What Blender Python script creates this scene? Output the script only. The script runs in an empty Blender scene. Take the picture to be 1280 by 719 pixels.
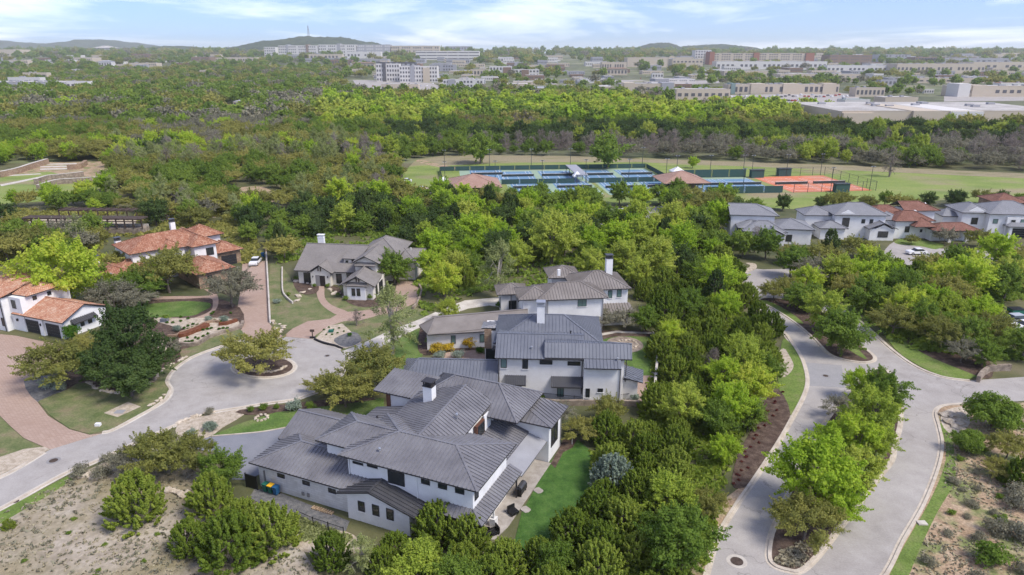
import bpy, bmesh, math, random
import numpy as np
from mathutils import Vector, Matrix
random.seed(7); rng = np.random.default_rng(7)
sc = bpy.context.scene
C = sc.collection
R = math.radians
PI = math.pi

# ------------------------------------------------------------------ camera
CAM_H = 45.0; F_PX = 870.0
PITCH = math.atan(293.5 / F_PX)
cd = bpy.data.cameras.new('camera'); cam = bpy.data.objects.new('camera', cd); C.objects.link(cam)
cam.location = (0, 0, CAM_H); cam.rotation_euler = (PI/2 - PITCH, 0, 0)
cd.sensor_width = 36; cd.lens = 36 * F_PX / 1280; cd.clip_start = 0.5; cd.clip_end = 40000
sc.camera = cam

# ------------------------------------------------------------------ sky and sun
SUN_EL, SUN_AZ = 52.0, 118.0        # azimuth clockwise from +Y (the view direction)
w = bpy.data.worlds.new('World'); sc.world = w; w.use_nodes = True
nt = w.node_tree; nt.nodes.clear()
def N(t, **k):
    n = nt.nodes.new(t)
    for a, b in k.items(): setattr(n, a, b)
    return n
out = N('ShaderNodeOutputWorld')
sky = N('ShaderNodeTexSky', sky_type='NISHITA'); sky.sun_disc = False
sky.sun_elevation = R(SUN_EL); sky.sun_rotation = R(SUN_AZ); sky.altitude = 300; sky.air_density = 1.0; sky.dust_density = 0.3; sky.ozone_density = 4.0
bg1 = N('ShaderNodeBackground'); bg1.inputs[1].default_value = 0.10
bg2 = N('ShaderNodeBackground'); bg2.inputs[0].default_value = (0.94, 0.91, 0.89, 1); bg2.inputs[1].default_value = 0.88
mx = N('ShaderNodeMixShader')
tc = N('ShaderNodeTexCoord'); sep = N('ShaderNodeSeparateXYZ'); nt.links.new(tc.outputs['Generated'], sep.inputs[0])
def M_(op, a, b=None):
    n = N('ShaderNodeMath', operation=op)
    for i, v in enumerate((a, b)):
        if v is None: continue
        if isinstance(v, (int, float)): n.inputs[i].default_value = v
        else: nt.links.new(v, n.inputs[i])
    return n.outputs[0]
zz = M_('ADD', M_('MAXIMUM', sep.outputs[2], 0.0), 0.045)
cx = M_('DIVIDE', sep.outputs[0], zz); cy = M_('DIVIDE', sep.outputs[1], zz)
cmb = N('ShaderNodeCombineXYZ'); nt.links.new(cx, cmb.inputs[0]); nt.links.new(M_('MULTIPLY', cy, 0.55), cmb.inputs[1])
no = N('ShaderNodeTexNoise'); no.inputs['Scale'].default_value = 0.22; no.inputs['Detail'].default_value = 9; no.inputs['Roughness'].default_value = 0.6; no.inputs['Distortion'].default_value = 0.5
nt.links.new(cmb.outputs[0], no.inputs['Vector'])
ramp = N('ShaderNodeValToRGB'); ramp.color_ramp.elements[0].position = 0.47; ramp.color_ramp.elements[1].position = 0.80
ramp.color_ramp.elements[0].color = (.12, .12, .12, 1); ramp.color_ramp.elements[1].color = (.97, .97, .97, 1)
nt.links.new(no.outputs[0], ramp.inputs[0])
# thin cloud thickens towards the horizon all round
hz = M_('POWER', M_('SUBTRACT', 1.0, M_('MINIMUM', M_('MAXIMUM', sep.outputs[2], 0.0), 1.0)), 38.0)
fac = M_('MINIMUM', M_('MAXIMUM', ramp.outputs[0], M_('MULTIPLY', hz, 0.25)), 1.0)
nt.links.new(fac, mx.inputs[0])
tint = N('ShaderNodeMix', data_type='RGBA', blend_type='MULTIPLY'); tint.inputs[0].default_value = 1; tint.inputs[7].default_value = (.18,.31,.58,1); nt.links.new(sky.outputs[0], tint.inputs[6]); nt.links.new(tint.outputs[2], bg1.inputs[0]); nt.links.new(bg1.outputs[0], mx.inputs[1]); nt.links.new(bg2.outputs[0], mx.inputs[2])
nt.links.new(mx.outputs[0], out.inputs[0])

sd = bpy.data.lights.new('sun', 'SUN'); sd.energy = 1.55; sd.angle = R(20); sd.color = (1.0, 0.93, 0.83)
so = bpy.data.objects.new('sun', sd); C.objects.link(so)
az = R(SUN_AZ); el = R(SUN_EL)
sdir = Vector((math.sin(az)*math.cos(el), math.cos(az)*math.cos(el), math.sin(el)))
so.rotation_euler = sdir.to_track_quat('Z', 'Y').to_euler(); so.location = (0, 0, 120)
sc.view_settings.view_transform = 'Standard'; sc.view_settings.look = 'None'
sc.view_settings.exposure = 1.52; sc.view_settings.gamma = 1.0
sc.cycles.max_bounces = 5; sc.cycles.diffuse_bounces = 3; sc.cycles.glossy_bounces = 2; sc.cycles.transmission_bounces = 2
sc.cycles.transparent_max_bounces = 4; sc.cycles.volume_bounces = 1
sc.cycles.use_adaptive_sampling = True; sc.cycles.adaptive_threshold = 0.015

# ------------------------------------------------------------------ measuring: photo pixel + height above ground -> place
_c, _s = math.cos(PITCH), math.sin(PITCH)
def P(x, y, h=0.0):
    dx = (x - 640) / F_PX; dy = (359.5 - y) / F_PX
    Y = _c + dy * _s; z = -_s + dy * _c; t = (h - CAM_H) / z
    return (dx * t, Y * t, h)
def Q(X, Y, Z):
    d = Y * _c - (Z - CAM_H) * _s; u = Y * _s + (Z - CAM_H) * _c
    return (640 + F_PX * X / d, 359.5 - F_PX * u / d)
RISE = [(0,0),(1250,0),(1500,2),(2000,9),(2600,20),(3300,30),(4500,37.5),(8000,40),(30000,40)]
def Hgt(Y):
    """height of the land at a distance: flat, then a long gentle rise to the skyline"""
    for (a, za), (b, zb) in zip(RISE, RISE[1:]):
        if a <= Y <= b: t = (Y-a)/(b-a); return za+(zb-za)*t
    return 0.0
def G(x, y):
    if y > 100: return P(x, y, 0.0)[:2]
    dx = (x-640)/F_PX; dy = (359.5-y)/F_PX; m = (-_s+dy*_c)/(_c+dy*_s); lo, hi = 900.0, 8000.0
    for _ in range(40):
        q = (lo+hi)/2
        if CAM_H+m*q > Hgt(q): lo = q
        else: hi = q
    return (dx*(lo/(_c+dy*_s)), lo)

# ------------------------------------------------------------------ materials
MATS = {}
def newmat(name, rough=0.8, spec=0.3):
    m = bpy.data.materials.new(name); m.use_nodes = True
    b = m.node_tree.nodes['Principled BSDF']; b.inputs['Roughness'].default_value = rough
    b.inputs['Specular IOR Level'].default_value = spec
    MATS[name] = m
    return m, m.node_tree, b
def lin(c):  # sRGB 0-255 -> linear
    return tuple((v/255/12.92 if v/255 <= .04045 else ((v/255+.055)/1.055)**2.4) for v in c) + (1,)
def plain(name, col, rough=0.7, spec=0.3, metal=0.0):
    m, t, b = newmat(name, rough, spec); b.inputs['Base Color'].default_value = (*col, 1); b.inputs['Metallic'].default_value = metal
    return m
def noisy(name, cols, scale=1.0, rough=0.9, bump=0.0, bscale=None, coord='world', detail=6, pos=None, spec=0.2, scale2=None, cols2=None, mixpos=(.45,.6), stretch=None, grain=0.12, gscale=9.0):
    """colour ramp over noise (world or object space), an optional second ramp blended in by a broad noise, fine grain and bump"""
    m, t, b = newmat(name, rough, spec)
    n = t.nodes; l = t.links
    if coord == 'world':
        g = n.new('ShaderNodeNewGeometry'); vec = g.outputs['Position']
    elif coord == 'uv':
        g = n.new('ShaderNodeUVMap'); vec = g.outputs[0]
    else:
        g = n.new('ShaderNodeTexCoord'); vec = g.outputs['Object']
    if stretch:
        mp = n.new('ShaderNodeMapping'); mp.inputs['Scale'].default_value = stretch; l.new(vec, mp.inputs[0]); vec = mp.outputs[0]
    def ramp(cs, sc_, ps=None, det=detail):
        nn = n.new('ShaderNodeTexNoise'); nn.inputs['Scale'].default_value = sc_; nn.inputs['Detail'].default_value = det; nn.inputs['Roughness'].default_value = .62
        l.new(vec, nn.inputs['Vector'])
        r = n.new('ShaderNodeValToRGB'); e = r.color_ramp.elements
        k = len(cs); ps = ps or [.33 + .34*i/(k-1) for i in range(k)]
        e[0].position = ps[0]; e[0].color = (*cs[0], 1); e[1].position = ps[-1]; e[1].color = (*cs[-1], 1)
        for i in range(1, k-1):
            q = e.new(ps[i]); q.color = (*cs[i], 1)
        l.new(nn.outputs[0], r.inputs[0]); return r.outputs[0]
    c = ramp(cols, scale, pos)
    if cols2:
        c2 = ramp(cols2, scale*1.7)
        nn = n.new('ShaderNodeTexNoise'); nn.inputs['Scale'].default_value = scale2; nn.inputs['Detail'].default_value = 4; l.new(vec, nn.inputs['Vector'])
        mr = n.new('ShaderNodeMapRange'); mr.inputs[1].default_value = mixpos[0]; mr.inputs[2].default_value = mixpos[1]; l.new(nn.outputs[0], mr.inputs[0])
        mm = n.new('ShaderNodeMix'); mm.data_type = 'RGBA'; l.new(mr.outputs[0], mm.inputs[0]); l.new(c, mm.inputs[6]); l.new(c2, mm.inputs[7]); c = mm.outputs[2]
    if grain:
        ng = n.new('ShaderNodeTexNoise'); ng.inputs['Scale'].default_value = gscale; ng.inputs['Detail'].default_value = 3; l.new(vec, ng.inputs['Vector'])
        mr = n.new('ShaderNodeMapRange'); mr.inputs[1].default_value = .3; mr.inputs[2].default_value = .7; mr.inputs[3].default_value = 1-grain; mr.inputs[4].default_value = 1+grain; l.new(ng.outputs[0], mr.inputs[0])
        vm = n.new('ShaderNodeVectorMath'); vm.operation = 'SCALE'; l.new(c, vm.inputs[0]); l.new(mr.outputs[0], vm.inputs['Scale']); c = vm.outputs[0]
    l.new(c, b.inputs['Base Color'])
    if bump:
        nb = n.new('ShaderNodeTexNoise'); nb.inputs['Scale'].default_value = bscale or scale*6; nb.inputs['Detail'].default_value = 5; l.new(vec, nb.inputs['Vector'])
        bp = n.new('ShaderNodeBump'); bp.inputs['Strength'].default_value = bump; bp.inputs['Distance'].default_value = .1; l.new(nb.outputs[0], bp.inputs['Height']); l.new(bp.outputs[0], b.inputs['Normal'])
    return m
def tiled(name, cols, mortar, sx, sy, rough=.8, bump=.3, mort=.02, var=1.0, coord='uv', bias=0.0, big=None):
    """brick-pattern colour: alternate tiles drawn from a ramp"""
    m, t, b = newmat(name, rough, .2); n = t.nodes; l = t.links
    if coord == 'uv': vec = n.new('ShaderNodeUVMap').outputs[0]
    else: vec = n.new('ShaderNodeNewGeometry').outputs['Position']
    bt = n.new('ShaderNodeTexBrick'); bt.inputs['Scale'].default_value = 1; bt.inputs['Brick Width'].default_value = sx; bt.inputs['Row Height'].default_value = sy
    bt.inputs['Mortar Size'].default_value = mort; bt.inputs['Color1'].default_value = (0, 0, 0, 1); bt.inputs['Color2'].default_value = (1, 1, 1, 1); bt.inputs['Mortar'].default_value = (.5, .5, .5, 1); bt.inputs['Bias'].default_value = bias
    l.new(vec, bt.inputs['Vector'])
    nn = n.new('ShaderNodeTexNoise'); nn.inputs['Scale'].default_value = big or .35; nn.inputs['Detail'].default_value = 5; l.new(vec, nn.inputs['Vector'])
    ad = n.new('ShaderNodeMath'); ad.operation = 'MULTIPLY_ADD'; ad.inputs[1].default_value = .62*var; l.new(bt.outputs[0], ad.inputs[0])
    m2 = n.new('ShaderNodeMath'); m2.operation = 'MULTIPLY_ADD'; m2.inputs[1].default_value = 1.3; m2.inputs[2].default_value = -.38; l.new(nn.outputs[0], m2.inputs[0]); l.new(m2.outputs[0], ad.inputs[2])
    r = n.new('ShaderNodeValToRGB'); e = r.color_ramp.elements; k = len(cols)
    e[0].color = (*cols[0], 1); e[1].color = (*cols[-1], 1); e[0].position = .05; e[1].position = .95
    for i in range(1, k-1): q = e.new(.05+.9*i/(k-1)); q.color = (*cols[i], 1)
    l.new(ad.outputs[0], r.inputs[0])
    mm = n.new('ShaderNodeMix'); mm.data_type = 'RGBA'; l.new(bt.outputs['Fac'], mm.inputs[0]); l.new(r.outputs[0], mm.inputs[6]); mm.inputs[7].default_value = (*mortar, 1)
    l.new(mm.outputs[2], b.inputs['Base Color'])
    bp = n.new('ShaderNodeBump'); bp.inputs['Strength'].default_value = bump; bp.inputs['Distance'].default_value = .05; bp.invert = True; l.new(bt.outputs['Fac'], bp.inputs['Height']); l.new(bp.outputs[0], b.inputs['Normal'])
    return m

noisy('ground', [(.07,.075,.03),(.12,.12,.055),(.18,.155,.095)], .12, bump=.6, bscale=1.5, cols2=[(.06,.075,.03),(.12,.12,.06)], scale2=.02)
noisy('far_ground', [(.08,.10,.04),(.15,.165,.08),(.26,.24,.17)], .012, bump=0, cols2=[(.07,.09,.04),(.14,.14,.09)], scale2=.004, gscale=.05, grain=.3)
noisy('lawn', [(.07,.125,.028),(.10,.165,.036),(.145,.195,.06)], .35, bump=.5, bscale=9, cols2=[(.15,.16,.06),(.19,.18,.08)], scale2=.16, mixpos=(.55,.8), grain=.25, gscale=5)
noisy('lush_lawn', [(.04,.095,.018),(.06,.13,.025),(.085,.16,.036)], .7, bump=.5, bscale=12, grain=.22, gscale=7)
noisy('verge_grass', [(.11,.165,.035),(.14,.20,.045),(.18,.21,.07)], .4, bump=.5, bscale=9, cols2=[(.23,.21,.10),(.19,.18,.085)], scale2=.35, mixpos=(.62,.8), grain=.25, gscale=5)
noisy('dull_lawn', [(.10,.13,.045),(.15,.165,.07),(.22,.19,.11)], .4, bump=.5, bscale=9, cols2=[(.2,.15,.09),(.24,.18,.12)], scale2=.2, mixpos=(.58,.75), grain=.22, gscale=5)
noisy('park_grass', [(.15,.205,.05),(.20,.255,.065),(.25,.275,.09)], .05, bump=.3, bscale=2, cols2=[(.25,.21,.12),(.31,.26,.16)], scale2=.028, mixpos=(.52,.66), stretch=(1,2.2,1), grain=.15, gscale=1.2)
noisy('brown_field', [(.22,.19,.11),(.28,.24,.15),(.20,.19,.09)], .06, bump=.3, bscale=2, grain=.2, gscale=1.2, stretch=(1,3,1))
noisy('dry_field', [(.26,.22,.165),(.37,.32,.255),(.46,.415,.345)], .32, bump=.8, bscale=5, cols2=[(.21,.185,.105),(.30,.25,.165)], scale2=.10, mixpos=(.42,.58), grain=.16, gscale=2.0, detail=9)
noisy('bare_earth', [(.27,.185,.115),(.36,.26,.17),(.44,.34,.235)], .5, bump=.7, bscale=5, cols2=[(.15,.19,.06),(.22,.22,.10)], scale2=.30, mixpos=(.50,.62), grain=.25, gscale=4)
noisy('mulch', [(.06,.04,.032),(.10,.068,.052),(.15,.11,.085)], 1.2, bump=.8, bscale=14, grain=.3, gscale=9)
noisy('gravel', [(.34,.28,.21),(.46,.39,.30),(.56,.49,.40)], 1.6, bump=.8, bscale=16, grain=.25, gscale=12)
noisy('dark_gravel', [(.10,.10,.10),(.15,.15,.15),(.2,.19,.18)], 2, bump=.6, bscale=16, grain=.25, gscale=12)
noisy('asphalt', [(.285,.262,.24),(.34,.315,.29),(.39,.364,.338)], .35, rough=.85, bump=.15, bscale=30, cols2=[(.345,.32,.295),(.41,.383,.352)], scale2=.07, mixpos=(.4,.65), grain=.07, gscale=6)
noisy('asphalt_patch', [(.27,.265,.26),(.31,.30,.295)], .6, rough=.85, bump=.15, bscale=30, grain=.06)
noisy('street', [(.30,.277,.255),(.36,.335,.31),(.41,.385,.36)], .35, rough=.85, bump=.15, bscale=30, cols2=[(.30,.282,.265),(.38,.358,.337)], scale2=.09, mixpos=(.4,.65), grain=.07, gscale=6)
noisy('blue_asphalt', [(.19,.20,.225),(.23,.235,.26)], .4, rough=.8, bump=.15, bscale=30, grain=.05)
noisy('kerb', [(.40,.34,.27),(.50,.44,.36),(.57,.51,.43)], .6, rough=.85, bump=.2, bscale=20, grain=.12)
noisy('concrete', [(.42,.38,.33),(.52,.48,.42),(.60,.56,.50)], .5, rough=.85, bump=.15, bscale=20, grain=.08)
noisy('patio', [(.28,.25,.215),(.36,.325,.285),(.43,.395,.35)], .8, rough=.8, bump=.1, bscale=20, grain=.08)
tiled('pavers', [(.34,.235,.18),(.40,.29,.23),(.46,.35,.285)], (.29,.21,.165), .5, .25, coord='world', mort=.03, var=.7, big=.12)
noisy('stone', [(.34,.28,.21),(.48,.41,.32),(.60,.53,.44)], 1.5, rough=.9, bump=.5, bscale=6, grain=.2)
noisy('ledge_stone', [(.16,.13,.105),(.26,.21,.165),(.36,.30,.24)], 1.2, rough=.9, bump=.5, bscale=6, grain=.2)
noisy('rust', [(.10,.035,.02),(.16,.06,.03),(.20,.085,.05)], 2.5, rough=.8, bump=.2, bscale=8)
noisy('white_wall', [(.66,.655,.645),(.74,.735,.725),(.79,.785,.775)], .5, rough=.85, bump=.12, bscale=9, coord='object', grain=.02)
noisy('cream_wall', [(.62,.585,.52),(.68,.645,.58),(.73,.70,.64)], .7, rough=.85, bump=.12, bscale=9, coord='object', grain=.03)
noisy('offwhite_wall', [(.66,.64,.61),(.71,.69,.66),(.75,.735,.71)], .7, rough=.85, bump=.12, bscale=9, coord='object', grain=.03)
tiled('white_stone', [(.58,.57,.55),(.72,.71,.69),(.80,.79,.78)], (.55,.54,.52), .9, .28, coord='uv', mort=.012, var=.6, big=1.1, bump=.4)
tiled('brown_stone', [(.16,.09,.055),(.27,.17,.11),(.40,.29,.20)], (.3,.24,.18), .6, .22, mort=.03, big=1.2)
noisy('metal_dark', [(.135,.133,.142),(.168,.165,.175),(.20,.198,.207)], .35, rough=.42, spec=.5, coord='object', grain=.06, gscale=3)
noisy('metal_blue', [(.125,.135,.16),(.145,.155,.18),(.165,.175,.20)], .4, rough=.45, spec=.5, coord='object', grain=.03)
noisy('metal_brown', [(.175,.155,.14),(.205,.183,.166),(.235,.212,.193)], .4, rough=.6, spec=.35, coord='object', grain=.03)
noisy('metal_light', [(.28,.28,.29),(.33,.33,.34)], .6, rough=.4, spec=.5, coord='object', grain=.03)
noisy('metal_slate', [(.05,.05,.055),(.065,.065,.07)], .6, rough=.45, spec=.5, coord='object', grain=.03)
tiled('shingle', [(.185,.17,.158),(.235,.215,.20),(.28,.26,.242)], (.14,.13,.12), .35, .18, mort=.015, var=.5, big=.3)
tiled('grey_tile', [(.20,.205,.22),(.235,.24,.255),(.27,.275,.29)], (.15,.15,.16), .35, .25, mort=.02, var=.5, big=.3)
tiled('clay_tile', [(.23,.09,.05),(.33,.145,.085),(.42,.21,.13),(.52,.32,.22)], (.17,.07,.045), .34, .30, mort=.035, var=1.0, big=.5)
tiled('clay_tile_bright', [(.38,.16,.09),(.50,.24,.145),(.58,.33,.21),(.66,.46,.33)], (.25,.11,.07), .34, .30, mort=.035, var=1.0, big=.5)
tiled('clay_tile_dark', [(.16,.07,.05),(.23,.11,.08),(.29,.15,.115)], (.1,.05,.035), .34, .30, mort=.03, var=.8, big=.5)
tiled('tan_shingle', [(.30,.18,.14),(.36,.23,.18),(.42,.28,.225)], (.25,.16,.12), .5, .3, mort=.02, var=.5, big=.3)
plain('dark_trim', (.035,.032,.034), .5, .4); plain('glass', (.025,.03,.032), .08, .8); plain('green_glass', (.14,.22,.20), .1, .8)
plain('wood_brown', (.14,.065,.042), .6); plain('door_dark', (.03,.025,.025), .5); plain('gd_charcoal', (.028,.028,.032), .5); plain('white_trim', (.75,.75,.74), .6)
plain('grey_trim', (.25,.24,.235), .6); plain('black', (.015,.015,.016), .5); plain('rubber', (.02,.02,.02), .9)
plain('steel', (.45,.46,.48), .35, .5, .6); plain('bin_green', (.02,.13,.09), .5); plain('bin_yellow', (.80,.45,.02), .5); plain('bin_blue', (.02,.10,.22), .5)
plain('tan_roof', (.34,.28,.22), .9)
noisy('bark', [(.10,.08,.062),(.17,.14,.115),(.23,.20,.17)], 3, rough=.95, bump=.4, bscale=12, coord='object')
noisy('pale_bark', [(.26,.23,.19),(.38,.35,.30)], 3, rough=.95, coord='object')
noisy('twig', [(.17,.145,.125),(.25,.22,.195)], 3, rough=.95, coord='object')
noisy('timber_dark', [(.05,.036,.03),(.09,.065,.052)], 2, rough=.85, coord='object')
M = MATS
def cracks(name, scale=.13, w_=.0022, dark=.72):
    """wandering hairline cracks and sealed joints in a road surface"""
    t = M[name].node_tree; n = t.nodes; l = t.links; b = n['Principled BSDF']; src = b.inputs['Base Color'].links[0].from_socket
    g = n.new('ShaderNodeNewGeometry'); no_ = n.new('ShaderNodeTexNoise'); no_.inputs['Scale'].default_value = .5; no_.inputs['Detail'].default_value = 5; l.new(g.outputs['Position'], no_.inputs['Vector'])
    ad = n.new('ShaderNodeVectorMath'); ad.operation = 'MULTIPLY_ADD'; ad.inputs[1].default_value = (3,3,3); l.new(no_.outputs['Color'], ad.inputs[0]); l.new(g.outputs['Position'], ad.inputs[2])
    v = n.new('ShaderNodeTexVoronoi'); v.feature = 'DISTANCE_TO_EDGE'; v.inputs['Scale'].default_value = scale; l.new(ad.outputs[0], v.inputs['Vector'])
    mr = n.new('ShaderNodeMapRange'); mr.inputs[1].default_value = w_; mr.inputs[2].default_value = w_*3.5; mr.inputs[3].default_value = dark; mr.inputs[4].default_value = 1; l.new(v.outputs[0], mr.inputs[0])
    n2 = n.new('ShaderNodeTexNoise'); n2.inputs['Scale'].default_value = .06; l.new(g.outputs['Position'], n2.inputs['Vector'])
    m2 = n.new('ShaderNodeMapRange'); m2.inputs[1].default_value = .45; m2.inputs[2].default_value = .55; l.new(n2.outputs[0], m2.inputs[0])
    mx2 = n.new('ShaderNodeMix'); mx2.inputs[2].default_value = 1.0; l.new(m2.outputs[0], mx2.inputs[0]); l.new(mr.outputs[0], mx2.inputs[3])
    vm = n.new('ShaderNodeVectorMath'); vm.operation = 'SCALE'; l.new(src, vm.inputs[0]); l.new(mx2.outputs[0], vm.inputs['Scale']); l.new(vm.outputs[0], b.inputs['Base Color'])
for k in ('asphalt','street'): cracks(k)
cracks('concrete', .22, .004, .8); cracks('blue_asphalt', .1, .002, .85)

# ------------------------------------------------------------------ object helpers
def link(o, parent=None):
    C.objects.link(o)
    if parent is not None: o.parent = parent
    return o
def tag(o, label=None, cat=None, group=None, kind=None):
    if label: o['label'] = label
    if cat: o['category'] = cat
    if group: o['group'] = group
    if kind: o['kind'] = kind
    return o
def thing(name, label, cat, loc=(0,0,0), rz=0.0, group=None):
    o = bpy.data.objects.new(name, None); C.objects.link(o); o.empty_display_size = .5
    o.location = loc; o.rotation_euler = (0, 0, rz)
    return tag(o, label, cat, group)
class MB:
    """collects faces, then links them as one mesh object"""
    def __init__(s): s.v = []; s.f = []; s.uv = []; s.mi = []
    def face(s, pts, uv=None, mi=0):
        i = len(s.v); s.v += [tuple(p) for p in pts]; s.f.append(tuple(range(i, i+len(pts))))
        if uv is None:
            p0, p1, p2 = Vector(pts[0]), Vector(pts[1]), Vector(pts[-1])
            n = (p1-p0).cross(p2-p0)
            if n.length < 1e-9: n = Vector((0,0,1))
            n.normalize()
            if abs(n.z) < .95:
                e = Vector((-n.y, n.x, 0)).normalized(); g = n.cross(e)
            else: e = Vector((1,0,0)); g = Vector((0,1,0))
            uv = [(Vector(p).dot(e), Vector(p).dot(g)) for p in pts]
        s.uv += uv; s.mi.append(mi); return s
    def box(s, x0, x1, y0, y1, z0, z1, mi=0):
        a = [(x0,y0,z0),(x1,y0,z0),(x1,y1,z0),(x0,y1,z0),(x0,y0,z1),(x1,y0,z1),(x1,y1,z1),(x0,y1,z1)]
        for q in ((0,3,2,1),(4,5,6,7),(0,1,5,4),(1,2,6,5),(2,3,7,6),(3,0,4,7)): s.face([a[k] for k in q], mi=mi)
        return s
    def prism(s, pts, z0, z1, mi=0):
        """vertical extrusion of a ccw polygon"""
        n = len(pts)
        s.face([(x,y,z1) for x,y in pts], mi=mi); s.face([(x,y,z0) for x,y in reversed(pts)], mi=mi)
        for i in range(n):
            a, b = pts[i], pts[(i+1)%n]; s.face([(a[0],a[1],z0),(b[0],b[1],z0),(b[0],b[1],z1),(a[0],a[1],z1)], mi=mi)
        return s
    def tube(s, a, b, ra, rb, n=6, mi=0, cap=True):
        a, b = Vector(a), Vector(b); d = (b-a)
        if d.length < 1e-6: return s
        d.normalize(); u = d.orthogonal().normalized(); w_ = d.cross(u)
        A = [a + ra*(math.cos(2*PI*i/n)*u + math.sin(2*PI*i/n)*w_) for i in range(n)]
        B = [b + rb*(math.cos(2*PI*i/n)*u + math.sin(2*PI*i/n)*w_) for i in range(n)]
        for i in range(n): j = (i+1)%n; s.face([A[i],A[j],B[j],B[i]], mi=mi)
        if cap: s.face(B, mi=mi); s.face(A[::-1], mi=mi)
        return s
    def bar(s, a, b, wd, ht, mi=0):
        """box beam from a to b, width wd across (horizontal), height ht above the line"""
        a, b = Vector(a), Vector(b); d = b-a; h = Vector((-d.y, d.x, 0))
        if h.length < 1e-6: h = Vector((1,0,0))
        h.normalize(); h *= wd/2; z = Vector((0,0,ht))
        q = [a-h, a+h, b+h, b-h]; t = [p+z for p in q]
        s.face([t[3],t[2],t[1],t[0]], mi=mi); s.face(q, mi=mi)
        for i in range(4): j = (i+1)%4; s.face([q[j],q[i],t[i],t[j]], mi=mi)
        return s
    def build(s, name, mat, parent=None, smooth=False, mats=None):
        me = bpy.data.meshes.new(name); me.from_pydata(s.v, [], s.f); me.update()
        ul = me.uv_layers.new(name='UVMap'); ul.data.foreach_set('uv', [c for u in s.uv for c in u])
        for mm in (mats or [mat]): me.materials.append(M[mm] if isinstance(mm, str) else mm)
        if mats: me.polygons.foreach_set('material_index', s.mi)
        bm = bmesh.new(); bm.from_mesh(me); bmesh.ops.remove_doubles(bm, verts=bm.verts, dist=.0005); bmesh.ops.recalc_face_normals(bm, faces=bm.faces); bm.to_mesh(me); bm.free()
        if smooth: me.polygons.foreach_set('use_smooth', [True]*len(me.polygons))
        return link(bpy.data.objects.new(name, me), parent)
def dup(root, loc=None, rz=None, scale=None, label=None, group=None):
    r = root.copy(); C.objects.link(r)
    if loc is not None: r.location = loc
    if rz is not None: r.rotation_euler = (0, 0, rz)
    if scale is not None: r.scale = (scale,)*3 if isinstance(scale, (int, float)) else scale
    if label: r['label'] = label
    if group: r['group'] = group
    for ch in list(root.children):
        c = ch.copy(); C.objects.link(c); c.parent = r
        for g in list(ch.children):
            d = g.copy(); C.objects.link(d); d.parent = c
    return r
def catmull(pts, k=5, closed=False):
    n = len(pts); o = []
    rngi = range(n if closed else n-1)
    for i in rngi:
        if closed: p = [pts[(i+j-1)%n] for j in range(4)]
        else: p = [pts[max(0,min(n-1,i+j-1))] for j in range(4)]
        for j in range(k):
            t = j/k; t2 = t*t; t3 = t2*t
            o.append(tuple(.5*((2*p[1][d]) + (-p[0][d]+p[2][d])*t + (2*p[0][d]-5*p[1][d]+4*p[2][d]-p[3][d])*t2 + (-p[0][d]+3*p[1][d]-3*p[2][d]+p[3][d])*t3) for d in (0,1)))
    if not closed: o.append(tuple(pts[-1][:2]))
    return o
from mathutils.geometry import tessellate_polygon
def sheet(name, pts, mat, z, smooth=0, px=True, kind='structure', parent=None, drop=0.3):
    """a ground sheet whose sides go down into the ground"""
    g = [G(*p) for p in pts] if px else list(pts)
    if smooth: g = catmull(g, smooth, True)
    vs = [Vector((x, y, 0)) for x, y in g]; tris = tessellate_polygon([vs]); n = len(g)
    v = [(x, y, z) for x, y in g] + [(x, y, z-drop) for x, y in g]
    f = [tuple(t) for t in tris] + [(i, (i+1)%n, (i+1)%n+n, i+n) for i in range(n)]
    me = bpy.data.meshes.new(name); me.from_pydata(v, [], f); me.update()
    bm = bmesh.new(); bm.from_mesh(me); bmesh.ops.recalc_face_normals(bm, faces=bm.faces)
    up = sum(ff.normal.z for ff in bm.faces)
    if up < 0: bmesh.ops.reverse_faces(bm, faces=bm.faces)
    bm.to_mesh(me); bm.free(); me.materials.append(M[mat])
    o = link(bpy.data.objects.new(name, me), parent)
    if kind and parent is None: o['kind'] = kind
    return o
def offset(path, d, closed=False):
    n = len(path); o = []
    for i in range(n):
        a = path[(i-1)%n] if closed or i > 0 else path[i]; b = path[(i+1)%n] if closed or i < n-1 else path[i]
        dx, dy = b[0]-a[0], b[1]-a[1]; L = math.hypot(dx, dy) or 1
        o.append((path[i][0] - dy/L*d, path[i][1] + dx/L*d))
    return o
def strip(name, path, d0, d1, z0, z1, mat, closed=False, kind='structure', parent=None):
    """a raised band between two offsets of a path"""
    A = offset(path, d0, closed); B = offset(path, d1, closed); mb = MB(); n = len(path)
    for i in range(n if closed else n-1):
        j = (i+1)%n; a, b, c_, d_ = A[i], A[j], B[j], B[i]
        mb.face([(*a,z1),(*b,z1),(*c_,z1),(*d_,z1)]); mb.face([(*a,z0),(*b,z0),(*b,z1),(*a,z1)]); mb.face([(*d_,z0),(*c_,z0),(*c_,z1),(*d_,z1)])
    o = mb.build(name, mat, parent)
    if kind and parent is None: o['kind'] = kind
    return o
def inpoly(x, y, poly):
    c = False; n = len(poly); j = n-1
    for i in range(n):
        xi, yi = poly[i]; xj, yj = poly[j]
        if (yi > y) != (yj > y) and x < (xj-xi)*(y-yi)/(yj-yi)+xi: c = not c
        j = i
    return c
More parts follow.
